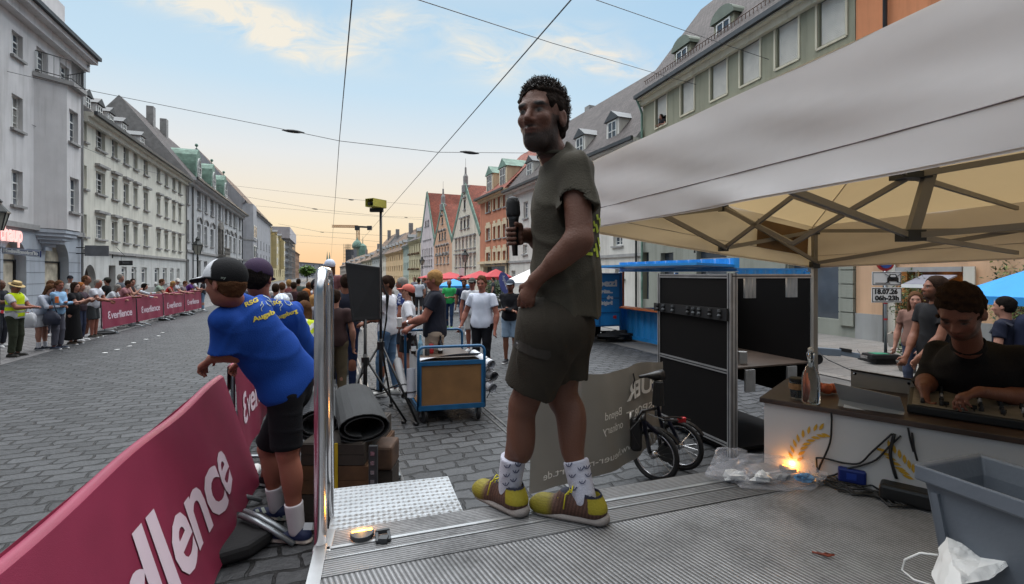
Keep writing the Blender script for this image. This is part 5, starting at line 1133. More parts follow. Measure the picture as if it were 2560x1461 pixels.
# ================================================================ rolled mats and crates beside the steps
m_mat=M('dark_floor_mat',(36,37,38),rough=.85,var=.18,bump=.5,bs=90)
def chk(t,b,tcn):
    ck=N(t,'ShaderNodeTexChecker');ck.inputs['Scale'].default_value=55;t.links.new(tcn.outputs['Object'],ck.inputs['Vector']);ck.inputs[1].default_value=lin4((92,94,96));ck.inputs[2].default_value=lin4((44,45,47));t.links.new(ck.outputs[0],b.inputs['Base Color'])
m_mat2=M('checked_rubber_mat',rough=.5,var=0,fn=chk)
def matroll(lbl,a,b_,rx,rz,mat,edge=None):
    t=thing('rolled_mat',lbl,'rolled mat',tuple((a+b_)/2 - up*rz));d=(b_ - a).normalized();s_=Vector((d.y,-d.x,0)).normalized();n=38;mb=MB();vs=[]
    for e in (a,b_):
        for off in (0,.007):
            for k in range(n):th=k*.36 - 2.4;rr=1 - .42*k/n;vs.append(e+s_*(rx*rr - off)*math.cos(th)+up*((rz*rr - off)*math.sin(th)))
    fs=[]
    for i in range(n - 1):fs += [(i,i+1,2*n+i+1,2*n+i),(n+i,3*n+i,3*n+i+1,n+i+1),(i,n+i,n+i+1,i+1),(2*n+i,2*n+i+1,3*n+i+1,3*n+i)]
    mb.add(vs,fs);OBJ('sheet',mb,mat,t,smooth=False)
matroll('loosely rolled dark grey floor mat on the crates',P(908,1070,3.55),P(880,985,4.75),.21,.115,m_mat)
matroll('rolled checked rubber mat with a pale edge, behind the steel handrail',P(790,1062,3.75),P(800,985,4.8),.17,.13,m_mat2)
m_wood=M('crate_wood',(84,58,36),rough=.85,var=.25,vs=5,bump=.4,bs=25);m_wood2=M('grey_crate_wood',(50,43,37),rough=.85,var=.2,vs=5,bump=.3)
x0,x1=P(752,0,3.5).x,P(930,0,3.5).x
for i,(z0,z1,mt_,lb) in enumerate(((.0,.29,m_wood2,'lowest dark wooden crate of the stack beside the steps'),(.293,.50,m_wood,'brown wooden crate in the middle of the stack beside the steps'),(.503,.66,m_wood2,'topmost greyish crate of the stack, under the rolled mats'))):
    t=thing('wooden_crate',lb,'crate',((x0+x1)/2,3.8,z0),'stacked wooden crates');mb=MB();n=2
    for k in range(n):h=(z1 - z0)/n;mb.box((x0,3.5,z0+k*h),(x1 - .03*i,3.515,z0+(k+1)*h - .004));mb.box((x1 - .03*i - .015,3.517,z0+k*h),(x1 - .03*i,4.3,z0+(k+1)*h - .004))
    mb.box((x0,3.517,z0+.002),(x0+.015,4.3,z1 - .006));OBJ('boards',mb,mt_,t);mb=MB();mb.box((x0+.002,3.52,z1 - .02),(x1 - .03*i - .018,4.3,z1));OBJ('lid',mb,mt_,t)
mb=MB();xs_=P(841,0,3.5).x;mb.box((xs_ - .012,3.492,.02),(xs_+.012,3.498,.665));o=OBJ('lashing_strap',mb,M('yellow_strap',(186,158,30),rough=.6),None);tag(o,'yellow lashing strap down the front of the crate stack','strap')
t=thing('perforated_rail','upright perforated steel rail at the right end of the crates','rail',(x1+.02,3.46,0));mb=MB();mb.box((x1 - .01,3.45,0),(x1+.05,3.48,.66));OBJ('profile',mb,m_gutter,t)
mb=MB();
for k in range(9):mb.box((x1+.005,3.444,.05+k*.068),(x1+.033,3.449,.08+k*.068))
OBJ('slots',mb,m_steel,t)
q=G(965,1150,.45);t=thing('crushed_carton','small crushed cardboard carton beside the crates','carton',(q.x,3.75,0));mb=MB();mb.box((q.x - .07,3.6,.42),(q.x+.08,3.85,.6),Matrix());OBJ('box',mb,M('carton_brown',(70,50,36),rough=.8,var=.25,vs=9),t,bevel=.02);mb=MB();mb.box((q.x - .06,3.62,0),(q.x+.08,3.83,.417));OBJ('lower_box',mb,m_wood2,t)
for i,(a,b_,lb) in enumerate(((G(958,1125),G(1000,1200),'upper black metal bar lying on the cobbles by the crates'),(G(945,1150),G(985,1205),'shorter black metal bar lying close to the step'))):
    mb=MB();mb.tube([a+up*.03,b_+up*.03],.015,6);o=OBJ('metal_bar',mb,m_black if i else m_galv,None);tag(o,lb.replace('upper black','upper grey') if not i else lb,'bar')

# ================================================================ mesh banner (seen from behind), cabinet, bicycles
m_gb=M('grey_mesh_banner',(142,139,132),rough=.8,var=.06,vs=2,bump=.15,bs=300);m_gw=M('banner_white_print',(240,238,232),rough=.7,var=.03)
BP=[Vector((.14,4.0,0)),Vector((.75,4.12,0)),Vector((1.25,4.45,0)),Vector((1.5,4.85,0))]
def bpnt(u,z):
    L3=[(BP[i+1] - BP[i]).length for i in range(3)];s_=u*sum(L3)
    t_=u;p=BP[0]*(1 - t_) ** 3+3*BP[1]*t_*(1 - t_) ** 2+3*BP[2]*t_ ** 2*(1 - t_)+BP[3]*t_ ** 3
    return p+Vector((.015*math.sin(u*30+z*3),.03*math.sin(u*9+z*2),z))
t=thing('advertising_banner','grey mesh advertising banner seen from behind with its print mirrored','banner',(.9,4.3,0))
mb=MB();mb.grid(lambda u,v:bpnt(u,.06+.2*u+v*(1.04 - .06 - .2*u)+.02*math.sin(u*11)*v),30,12);bo=OBJ('sheet',mb,m_gb,t,smooth=True)
def btext(s,u0,u1,z0,h,slope=0,bold=.0):
    me=text_mesh(s,1.0,bold=bold);xs_=[v.co.x for v in me.vertices];a,w=min(xs_),max(xs_) - min(xs_)
    for v in me.vertices:
        f=(v.co.x - a)/w;u=u1+(u0 - u1)*f;p=bpnt(u,z0+v.co.y*h+slope*(u - u0));v.co=p+Vector((.005,-.012,0))
    me.materials.append(m_gw);OBJ('lettering',me,m_gw,bo)
btext('HEUER',.56,.97,.74,.21,.12,.03);btext('RADSPORT',.56,.99,.57,.10,.1,.015);btext('Beyond',.39,.53,.62,.1,.08);btext('ordinary',.38,.54,.50,.1,.08);btext('www.heuer-radsport.de',.06,.66,.16,.09,.26)
mb=MB();q=bpnt(.62,.98);mb.tube([q+Vector((0,-.02,.0)),q+Vector((.01,-.03,-.06)),q+Vector((-.01,-.03,-.13))],.007,5);OBJ('tie',mb,m_blackp,t)
# black cabinet of framing profiles
CA,CB,CC=P(1650,0,6.1),P(1826,0,4.97),P(2034,0,5.35);
for v in (CA,CB,CC):v.z=0
CD=CA+(CC - CB)
t=thing('display_cabinet','tall open black cabinet framed in aluminium profiles with a shelf','cabinet',tuple(CB.lerp(CD,.5)))
m_pan=M('black_panel',(11,9,9),rough=.7,var=.1,spec=.15);zT=1.905
def prof(a,b_,w=.045,nm='profile',g=True):
    mb=MB();mb.bar(a,b_,w,w,up=(CB - CA).normalized() if abs((b_ - a).normalized().z)>.9 else up);o=OBJ(nm,mb,m_alu,t)
    d=(b_ - a).normalized();s_=(CB - CA).normalized() if abs(d.z)>.9 else up;g_=MB()
    for k in (s_,d.cross(s_)):
        for sg in (-1,1):
            o1=k*(w/2+.001)*sg;kk=d.cross(k);g_.add([a+o1+kk*.006,b_+o1+kk*.006,b_+o1 - kk*.006,a+o1 - kk*.006],[(0,1,2,3)])
    OBJ('groove',g_,m_black,o)
for c in (CA,CB,CC,CD):prof(c,c+up*zT)
prof(CB+(CC - CB).normalized()*.05,CB+(CC - CB).normalized()*.05+up*zT)
for z in (zT - .03,.88,.12):
    prof(CA+(CB - CA).normalized()*.025+up*z,CB - (CB - CA).normalized()*.025+up*z)
    if z != .88:prof(CD+up*z,CA+up*z)
prof(CB+up*(zT - .03),CC+up*(zT - .03));prof(CD+up*(zT - .03),CC+up*(zT - .03))
def panel(a,b_,z0,z1,nm='panel',off=Vector((0,0,0))):
    d=(b_ - a).normalized();n=Vector((d.y,-d.x,0));mb=MB();mb.prism([a+off+up*z0,b_+off+up*z0,b_+off+up*z1,a+off+up*z1],n*.012);return OBJ(nm,mb,m_pan,t)
panel(CA,CB,.14,zT - .05);panel(CD,CC,.5,zT - .05,'back_panel');panel(CA+(CD - CA)*.02,CD,.5,zT - .05,'back_panel');
mb=MB();i_=.03;mb.prism([p+up*.90 for p in (CA.lerp(CC,.02),CB.lerp(CD,.02),CC.lerp(CA,.02),CD.lerp(CB,.02))],(0,0,.016));OBJ('shelf',mb,M('shelf_ply',(70,58,50),rough=.5,var=.15),t)
mb=MB();mb.prism([p+up*.05 for p in (CA,CB,CC,CD)],(0,0,.03));OBJ('base_plate',mb,m_pan,t)
for f in (.22,.72):
    q=CB.lerp(CC,f);mb=MB()
    for s_ in (-.05,0,.05):mb.bar(q+(CC - CB).normalized()*s_+up*(zT - .26),q+(CC - CB).normalized()*s_+up*(zT - .05),.035)
    OBJ('profile_stub',mb,m_alu,t);mb=MB()
    for s_ in (-.045,0,.045):mb.bar(q+(CC - CB).normalized()*s_+up*.66,q+(CC - CB).normalized()*s_+up*.89,.033)
    OBJ('profile_stub',mb,m_alu,t)
mb=MB();z=1.43;n_=Vector(((CB - CA).y,-(CB - CA).x,0)).normalized();n_=n_ if n_.y<0 else -n_;dd_=(CB - CA);mb.prism([CA - dd_*.05+n_*.03+up*z,CB+n_*.03+up*(z - .02),CB+n_*.03+up*(z+.11),CA - dd_*.05+n_*.03+up*(z+.1)],n_*.02);o=OBJ('clamp_rail',mb,m_black,t)
for i,f in enumerate((.02,.12,.27,.5,.58,.66,.8,.92)):
    mb=MB();q=CA+dd_*f+n_*.055+up*(z+.05);mb.lathe([(.02,-.045),(.026,-.02),(.014,0),(.026,.02),(.02,.045)],q,8);OBJ('clamp',mb,m_gutter if i%3 else m_black,o)
q=CB.lerp(CC,.28)+(CA - CB)*.15;mb=MB();mb.cbox(q+up*.985,(.09,.07,.135));o=OBJ('metal_tin',mb,m_alu,None,bevel=.004);tag(o,'small silver tin on the cabinet shelf','tin')
# folding bicycle(s) leaning by the cabinet
def wheel(t,c,r,ax,nm='wheel'):
    ax=Vector(ax).normalized();s_=ax.cross(up).normalized();u_=s_.cross(ax);n=36
    mb=MB();mb.tube([c+s_*r*math.cos(2*math.pi*k/n)+u_*r*math.sin(2*math.pi*k/n) for k in range(n+1)],.02,8,cap=False);w_=OBJ(nm,mb,m_rubber,t,smooth=True)
    mb=MB();rr=r - .028;mb.tube([c+s_*rr*math.cos(2*math.pi*k/n)+u_*rr*math.sin(2*math.pi*k/n) for k in range(n+1)],.009,6,cap=False);OBJ('rim',mb,m_steel,w_,smooth=True)
    mb=MB()
    for k in range(20):a=2*math.pi*k/20;mb.tube([c+ax*(.02 if k%2 else -.02),c+s_*rr*math.cos(a)+u_*rr*math.sin(a)],.0015,3,cap=False)
    OBJ('spokes',mb,m_steel,w_);mb=MB();mb.tube([c - ax*.045,c - ax*.035,c+ax*.035,c+ax*.045],.03,10,rs=[.01,.035,.035,.01]);OBJ('hub',mb,m_steel,w_,smooth=True)
c=P(1640,1125,4.15);t=thing('folding_bicycle','dark folding bicycle with small wheels parked against the cabinet','bicycle',(c.x,c.y,0))
fx=Vector((.93,.36,0));
zw=.20
w1=Vector((P(1636,0,4.4).x,4.4,.245));w2=Vector((P(1700,0,4.66).x,4.66,.235));ax1=Vector((-1,-.95,0)).normalized()
wheel(t,w1,.225,ax1);wheel(t,w2,.215,Vector((-1,-1,0)))
mb=MB();s1=P(1618,1060,4.25);hd=P(1610,1030,4.2)
for pl_ in ([w1+Vector((-.03,.05,0)),hd+Vector((0,0,-.1)),hd],[hd+Vector((0,0,-.08)),w1.lerp(w2,.45)+up*.08,w2+up*.02],[w1.lerp(w2,.45)+up*.05,P(1640,1000,4.35),P(1634,960,4.35)],[w2,w1.lerp(w2,.5)+up*.3]):mb.tube(pl_,.019,7)
OBJ('frame',mb,M('dark_blue_frame',(24,28,48),rough=.3,metal=.3),t,smooth=True)
mb=MB();mb.tube([P(1640,1040,4.35),P(1637,985,4.35),P(1638,952,4.35)],.014,7);OBJ('seat_post',mb,m_steel,t,smooth=True)
mb=MB();q=P(1632,944,4.35);mb.tube([q+Vector((-.13,-.02,.01)),q+Vector((-.05,0,.015)),q+Vector((.03,.01,.012)),q+Vector((.1,.02,.02))],.03,8,rs=[.012,.02,.045,.05]);OBJ('saddle',mb,m_blackp,t,smooth=True)
mb=MB();mb.tube([P(1646,955,4.3),P(1645,1012,4.3)],.05,9,rs=[.045,.055]);OBJ('saddle_bag',mb,m_blackp,t)
mb=MB();mb.tube([P(1590,1052,4.15),P(1604,1028,4.15),P(1640,1022,4.3)],.012,6);mb.tube([hd,P(1607,1050,4.1)],.02,6);OBJ('handlebar',mb,m_blackp,t,smooth=True)
mb=MB();mb.lathe([(.1,0),(.1,.008)],w1.lerp(w2,.5)+up*-.02,14,M4=Matrix.Rotation(R(90),4,'X'));OBJ('chainring',mb,m_gutter,t)
for q in (w1,w2):
    mb=MB();mb.tube([q+Vector((.24*math.cos(a_)*.93,.24*math.cos(a_)*-.3,.24*math.sin(a_))) for a_ in np.linspace(.5,2.4,9)],.018,4);OBJ('mudguard',mb,m_black,t)
mb=MB();mb.cbox(P(1704,1050,4.5),(.08,.04,.05));OBJ('rear_light',mb,m_sred,t,bevel=.01)
mb=MB();mb.tube([P(1648,1045,4.3),P(1690,1043,4.45),P(1725,1050,4.55)],.01,5);mb.tube([P(1655,1050,4.2),P(1695,1052,4.4)],.01,5);OBJ('rack',mb,m_black,t)
mb=MB();mb.cbox(P(1590,1085,4.3),(.1,.1,.3));OBJ('front_bag',mb,m_blackp,t,bevel=.03)
mb=MB();mb.tube([P(1620,1035,4.15),P(1660,1050,4.0),P(1668,1080,4.05),P(1640,1100,4.1)],.004,4);mb.tube([P(1612,1035,4.15),P(1575,1075,4.1),P(1600,1120,4.1)],.004,4);OBJ('brake_cable',mb,m_black,t)
# ================================================================ DJ table and what is on it
ZT=P(1916,995,E1.y).z;TP=Vector((-TD.y,TD.x,0));TP=TP if TP.y>0 else -TP      # away from the stage
o0=Vector((E1.x,E1.y,0))+TD*-.0+TP*.02;TL=1.9
t=thing('dj_table','white-fronted table with a dark wooden top and gold laurel branches','table',tuple(o0+TD*.9+TP*.3))
mb=MB();mb.prism([o0,o0+TD*TL,o0+TD*TL+TP*.02,o0+TP*.02],(0,0,ZT - .03));OBJ('front_panel',mb,M('white_cloth_front',(196,194,192),rough=.75,var=.04,vs=2),t)
mb=MB();mb.prism([o0+TP*.023,o0+TP*.6,o0+TP*.6+TD*.02,o0+TP*.023+TD*.02],(0,0,ZT - .03));OBJ('side_panel',mb,MATS['white_cloth_front'],t)
mb=MB();mb.prism([p+up*(ZT - .027) for p in (o0 - TD*.02 - TP*.02,o0+TD*(TL+.02) - TP*.02,o0+TD*(TL+.02)+TP*.62,o0 - TD*.02+TP*.62)],(0,0,.027));OBJ('table_top',mb,M('dark_walnut',(62,46,38),rough=.42,var=.2,vs=6),t,bevel=.004)
m_gold=M('gold_print',(196,152,44),rough=.5,var=.04)
def TPt(px,py,off=0.0,plane=0.0):     # photo pixel on the table front plane
    r=(px - 1280)/FP;q=o0 - TP*(.003+off);a=(r*q.y - q.x)/(TD.x - r*TD.y);p=q+TD*a;p.z=HC+(HZ - py)/FP*p.y;return p
def laurel(pts,flip=1):
    mb=MB();n=len(pts)
    for k in range(n):
        c=TPt(*pts[k],.001);d=(TPt(*pts[min(k+1,n - 1)]) - TPt(*pts[max(0,k - 1)])).normalized();nn=d.cross(TP).normalized()
        for sg in (-1,1):
            ax=(d*.8+nn*sg*.62).normalized();w=ax.cross(TP).normalized();L=.046;b0=c+nn*sg*.008
            mb.add([b0,b0+ax*L*.35+w*.0075,b0+ax*L*.7+w*.006,b0+ax*L,b0+ax*L*.7 - w*.006,b0+ax*L*.35 - w*.0075],[(0,1,2,3,4,5)])
    return OBJ('laurel_branch',mb,m_gold,t)
laurel([(1987,1152),(1990,1136),(1995,1122),(2001,1110),(2011,1099),(2023,1090),(2037,1083),(2050,1080)])
laurel([(2290,1198),(2280,1186),(2270,1176),(2258,1163),(2246,1150),(2234,1138),(2222,1127)])
def onT(px,py):   # point on table top
    return G(px,py,ZT)
# glass cup, swing-top bottle, peaches
def glassfn(t,b,tcn):b.inputs['Transmission Weight'].default_value=.95;b.inputs['IOR'].default_value=1.25
m_gl=M('clear_glass',(230,236,236),rough=.03,var=0,fn=glassfn)
q=onT(1992,998);t=thing('glass_cup','glass coffee cup with a cork band on the dark table','cup',tuple(q));mb=MB();mb.lathe([(.028,0),(.03,.01),(.037,.1),(.034,.1),(.027,.012),(.0,.011)],q,20,cap=False);OBJ('glass',mb,m_gl,t,smooth=True)
mb=MB();mb.lathe([(.036,.055),(.039,.056),(.04,.085),(.037,.087)],q,20,cap=False);OBJ('cork_band',mb,M('cork',(150,112,74),rough=.9,var=.2,vs=60),t);mb=MB();mb.lathe([(.039,.1),(.04,.112),(.034,.116)],q,20);OBJ('lid',mb,m_blackp,t)
q=onT(2027,1008);t=thing('swing_top_bottle','clear swing-top glass bottle beside the cork-banded cup','bottle',tuple(q));mb=MB();mb.lathe([(.036,0),(.042,.006),(.043,.12),(.036,.16),(.016,.205),(.013,.255),(.016,.26),(.016,.27)],q,24);OBJ('glass',mb,m_gl,t,smooth=True)
mb=MB();mb.lathe([(.013,.272),(.014,.285),(.006,.292)],q,10);OBJ('stopper',mb,m_white,t);mb=MB();mb.tube([q+Vector((.017,0,.235)),q+Vector((.022,0,.26)),q+Vector((.0,-.012,.292)),q+Vector((-.022,0,.26)),q+Vector((-.017,0,.235))],.0018,4);OBJ('wire_clip',mb,m_steel,t)
m_peach=M('peach_skin',(196,100,66),rough=.6,var=.35,vs=14)
for (px,py,r,lb) in ((2040,988,.034,'peach seen through the glass bottle'),(2062,992,.032,'reddish peach lying right of the bottle'),(2078,990,.03,'paler peach behind the cables, nearest the grey lid')):
    q=onT(px,py)+TP*.06;mb=MB();mb.lathe([(.002,.004),(r*.6,r*.25),(r,r),(r*.85,r*1.6),(r*.3,r*1.9),(.002,r*1.82)],q,14);o=OBJ('peach',mb,m_peach,None,smooth=True);tag(o,lb,'peach','peaches on the table')
# angled lid with name plate, big grey board, controller
m_gl2=M('grey_metal_sheet',(176,174,170),rough=.5,metal=.2,var=.05)
def ray_on(px,py,base,n):      # pixel ray with plane (base, n)
    d=Vector(((px - 1280)/FP,1,(HZ - py)/FP));o=Vector((0,0,HC));k=(base - o).dot(n)/d.dot(n);return o+d*k
fb_=o0+up*ZT;n1_=(-TP*.9+up*.45).normalized();n2_=(-TP*.96 - up*.3).normalized()
fold=ray_on(2262,1030,fb_+TP*.16+up*.0,-TP)
t=thing('equipment_lid','bent grey metal lid with a white name plate standing on the dark table','lid',tuple(onT(2170,1050)))
bt=[ray_on(2088,1042,fb_+TP*.01,-TP),ray_on(2244,1080,fb_+TP*.01,-TP)];md=[ray_on(2098,999,fb_+TP*.09,-TP),ray_on(2262,1030,fb_+TP*.09,-TP)];tp_=[ray_on(2085,958,fb_+TP*.02,-TP),ray_on(2250,993,fb_+TP*.02,-TP)]
mb=MB();mb.prism([bt[0],bt[1],md[1],md[0]],TP*.006);OBJ('lower_face',mb,m_gl2,t);mb=MB();mb.prism([md[0]+TP*.0+up*.001,md[1]+up*.001,tp_[1],tp_[0]],TP*.006);OBJ('upper_face',mb,m_gl2,t)
def onface(u,v):return bt[0].lerp(bt[1],u).lerp(md[0].lerp(md[1],u),v)
mb=MB();fn_=(bt[1] - bt[0]).cross(md[0] - bt[0]).normalized();fn_=fn_ if fn_.y<0 else -fn_
mb.prism([onface(.1,.38),onface(.9,.2),onface(.93,.5),onface(.1,.72)],fn_*.012);o=OBJ('name_plate',mb,m_white,t,bevel=.002)
m=frame(onface(.30,.42)+fn_*.0135,onface(.9,.30) - onface(.3,.42),md[0] - bt[0]);text(o,'StarPhalain',m,.022,m_black,w=.10,shear=.3);mb=MB();mb.add([onface(.78,.40)+fn_*.0135,onface(.92,.38)+fn_*.0135,onface(.81,.28)+fn_*.0135],[(0,1,2)]);OBJ('triangle_mark',mb,m_gutter,o)
bb=[ray_on(2127,968,fb_+TP*.62,-TP),ray_on(2300,990,fb_+TP*.62,-TP),ray_on(2300,953,fb_+TP*.62,-TP),ray_on(2127,925,fb_+TP*.62,-TP)]
t=thing('case_board','flat grey board standing behind the angled lid on the table','board',tuple(bb[0]));mb=MB();mb.prism(bb,TP*.015);OBJ('board',mb,m_gl2,t);mb=MB();mb.bar(bb[3],bb[2],.018,.008);OBJ('black_edge',mb,m_black,t);
for q in (bb[3]+TD*.02,bb[2] - TD*.05):
    mb=MB();mb.lathe([(.008,0),(.008,.004)],q - TP*.004 - up*.02,8,M4=Matrix.Rotation(R(90),4,'X'));OBJ('rivet',mb,m_steel,t)
cq=[onT(2262,1006),onT(2440,1075),onT(2545,1050),onT(2330,992)]
cbase=fb_+TP*.12;ca_=cbase+TD*.60;t=thing('dj_controller','silver and black DJ controller covered with knobs and faders','DJ controller',tuple(ca_+TD*.4))
corners=[ca_+up*.045,ca_+TD*.95+up*.035,ca_+TD*.95+TP*.33+up*.065,ca_+TP*.33+up*.075]
mb=MB();mb.prism(corners,(0,0,-.04));OBJ('body',mb,m_blackp,t,bevel=.006);mb=MB();ins=[corners[0].lerp(corners[2],.02)+up*.002,corners[1].lerp(corners[3],.02)+up*.002,corners[2].lerp(corners[0],.02)+up*.002,corners[3].lerp(corners[1],.02)+up*.002];mb.prism(ins,(0,0,.002));OBJ('top_plate',mb,M('controller_silver',(120,114,106),rough=.45,metal=.2,var=.2,vs=20),t)
random.seed(3)
def cpt(u,v):return corners[0].lerp(corners[1],u).lerp(corners[3].lerp(corners[2],u),v)+up*.004
for u in np.linspace(.06,.42,6):
    for v in np.linspace(.15,.9,5):
        mb=MB();mb.lathe([(.009,0),(.009,.012),(.006,.02),(.0055,.024)],cpt(u,v),8);OBJ('knob',mb,m_blackp if random.random()<.8 else m_alu,t)
for u in (.15,.25,.35,.5,.9):
    mb=MB();mb.bar(cpt(u,.08),cpt(u,.35),.006,.003);mb.cbox(cpt(u,.2)+up*.008,(.018,.012,.018));OBJ('fader',mb,m_black,t)
for u in (.62,.83):
    mb=MB();mb.lathe([(.085,0),(.085,.008),(.078,.012),(.02,.012)],cpt(u,.55),28);OBJ('jog_wheel',mb,m_alu,t)
t=thing('headphones','dark folded headphones with a brass rim at the table end','headphones',tuple(onT(2500,1110)));q=fb_+TP*.05+TD*1.2+up*.03
mb=MB();mb.lathe([(.03,-.02),(.042,-.01),(.045,.01),(.035,.02)],q,16);mb.lathe([(.03,-.02),(.042,-.01),(.045,.01),(.035,.02)],q+TD*.13+up*.01,16);OBJ('ear_cups',mb,m_blackp,t,smooth=True)
mb=MB();mb.tube([q+TD*(.065 - .075*math.cos(a_)) - TP*.0+up*.03+TP*.09*math.sin(a_) for a_ in np.linspace(0,math.pi,12)],.01,6);OBJ('headband',mb,M('brass_rim',(150,120,90),rough=.3,metal=.7),t,smooth=True)
# cables, sockets
t=thing('cable_tangle','tangle of thin black cables hanging down the white table front to the deck','cables',tuple(G(2150,1230,ZS)))
def cab(pts,r=.0045,off=.012):return [TPt(x,y,off+.003*math.sin(x*.3)) for x,y in pts]
for pl_ in ([(2078,1030),(2079,1060),(2074,1110),(2050,1165),(2044,1180),(2041,1150),(2045,1145),(2070,1148),(2110,1158),(2150,1158),(2180,1130),(2230,1085)],
            [(2252,1090),(2220,1120),(2190,1150),(2150,1165),(2120,1172),(2085,1188),(2040,1195)],[(2236,1085),(2226,1130),(2230,1160),(2241,1197)],[(2280,1082),(2285,1120),(2293,1152)],[(2270,1070),(2276,1100),(2284,1130)]):
    q=cab(pl_);mb=MB();P2=[]
    for i in range(len(q) - 1):
        for k in range(4):
            s_=k/4;p_1,p0_,p1_,p2_=q[max(0,i - 1)],q[i],q[i+1],q[min(len(q) - 1,i+2)]
            P2.append(.5*((2*p0_)+(p1_ - p_1)*s_+(2*p_1 - 5*p0_+4*p1_ - p2_)*s_ ** 2+(3*p0_ - p_1 - 3*p1_+p2_)*s_ ** 3))
    mb.tube(P2+[q[-1]],.0045 if len(pl_) != 4 else .007,6);OBJ('cable_run',mb,m_blackp,t,smooth=True)
random.seed(5)
for k in range(7):
    pts_=[G(2030+i*28+random.uniform(-12,12),1182+i*8+random.uniform(-7,14)+k*3,ZS)+up*.008 for i in range(10)];mb=MB();mb.tube(pts_,.005,5);OBJ('cable_run',mb,m_blackp,t,smooth=True)
mb=MB();mb.tube([G(2095,1232,ZS)+up*.008,G(2150,1238,ZS)+up*.008,G(2200,1236,ZS)+up*.008,G(2215,1220,ZS)+up*.008],.005,5);OBJ('cable_run',mb,m_blackp,t)
q=G(2128,1205,ZS);t=thing('power_socket_block','blue power socket block among the cables','socket',tuple(q));mb=MB();m=Matrix.Translation(q+up*.035) @ Matrix.Rotation(math.atan2(TD.y,TD.x)+.15,4,'Z');mb.box((-.055,-.03,-.035),(.06,.03,.035),m);OBJ('housing',mb,M('socket_blue',(20,38,104),rough=.4),t,bevel=.01);mb=MB();mb.box((-.02,-.033,-.015),(.02,-.0305,.015),m);OBJ('flap',mb,M('socket_flap',(34,58,140),rough=.4),t)
q=G(2262,1258,ZS);t=thing('power_adapter','black power adapter lying beside the grey bin','adapter',tuple(q));mb=MB();m=Matrix.Translation(q+up*.04) @ Matrix.Rotation(math.atan2(TD.y,TD.x),4,'Z');mb.box((-.09,-.04,-.04),(.1,.05,.035),m);OBJ('housing',mb,m_blackp,t,bevel=.015)
# plastic bag with litter
def bagfn(t,b,tcn):b.inputs['Alpha'].default_value=.2;b.inputs['Specular IOR Level'].default_value=.8
m_bag=M('clear_plastic',(205,205,212),rough=.2,var=0,fn=bagfn)
def blobmesh(c,rx,ry,rz,seed,amp=.3,nu=28,nv=14,flat=0.0):
    mb=MB();rs=np.random.RandomState(seed);ofs=Vector(rs.rand(3)*10)
    def f(u,v):
        th,ph=2*math.pi*u,math.pi*v;d=Vector((math.cos(th)*math.sin(ph),math.sin(th)*math.sin(ph),math.cos(ph)))
        k=1+amp*(mnoise.noise(d*1.7+ofs)+.6*abs(mnoise.noise(d*4.5+ofs))+.3*mnoise.noise(d*9+ofs));z=d.z*rz*k
        return Vector((c[0]+d.x*rx*k,c[1]+d.y*ry*k,c[2]+max(z,-rz*.6)))
    mb.grid(f,nu,nv);return mb
q=G(1900,1205,ZS);t=thing('plastic_bag','crumpled clear plastic bag on the stage in front of the table','bag',tuple(q))
OBJ('film',blobmesh((q.x+.04,q.y,ZS+.045),.25,.11,.07,4,.4,30,14),m_bag,t);OBJ('film',blobmesh((q.x - .12,q.y+.05,ZS+.05),.1,.07,.09,9,.4,20,10),m_bag,t)
for i,(dx,dy,lb,m_,s_) in enumerate(((-.13,.0,'crumpled white paper in the left end of the clear bag',m_white,.045),(.0,-.02,'crumpled white paper in the middle of the clear bag',m_white,.04),(.10,-.02,'black and white wrapper scrap in the clear bag',m_vg,.03),(.2,-.03,'light blue drinks wrapper in the right end of the clear bag',M('blue_wrapper',(70,140,190),rough=.4,var=.3,vs=30),.035))):
    o=OBJ('litter',blobmesh((q.x+dx,q.y+dy,ZS+.03),s_,s_*.7,s_*.6,20+i,.8,12,8),m_,None);tag(o,lb,'litter','litter in the clear bag')
# grey bin
def rect(o,d1,l1,d2,l2,z):return [Vector((o.x,o.y,z)),Vector((o.x,o.y,z))+d1*l1,Vector((o.x,o.y,z))+d1*l1+d2*l2,Vector((o.x,o.y,z))+d2*l2]
ZR=1.30;p0=G(2284,1158,ZR);p1=G(2436,1128,ZR);p2=G(2560,1253,ZR);d2=(p2 - p0);d2.z=0;d2.normalize();d1=Vector((-d2.y,d2.x,0));d1=d1 if d1.x>0 else -d1;w1_=(p1 - p0).length
t=thing('plastic_bin','large grey plastic bin with a wide rim at the right stage edge','bin',tuple(p0+d1*.15+d2*.3 - up*.43));m_bin=M('grey_bin_plastic',(92,98,106),rough=.45,var=.06,vs=5,bump=.1,bs=60)
LB=.62
def ring(ins,z):return rect(p0+d1*ins+d2*ins,d1,w1_ - 2*ins,d2,LB - 2*ins,z)
prof_=[(.0,ZR),(.0,ZR - .05),(.018,ZR - .052),(.022,ZR - .075),(.06,ZS+.002),(.066,ZS+.01),(.03,ZR - .06),(.014,ZR - .004)]
mb=MB();vs=[];
for ins,z in prof_:vs += ring(ins,z)
fs=[(i*4+k,i*4+(k+1)%4,(i+1)*4+(k+1)%4,(i+1)*4+k) for i in range(len(prof_) - 1) for k in range(4)]+[(28+k,28+(k+1)%4,(k+1)%4,k) for k in range(4)]+[(16,17,18,19),(23,22,21,20)]
mb.add(vs,fs);OBJ('body',mb,m_bin,t,bevel=.006)
for k in (.07,.5):
    a=ring(.006,0)[0]+d2*(LB*k);b0=ring(.05,0)[0]+d2*(LB*k);mb=MB();mb.bar(Vector((a.x,a.y,ZR - .076))+d1*.012,Vector((b0.x,b0.y,ZS+.02)) - d1*.004,.018,.014,up=d1);OBJ('rib',mb,m_bin,t)
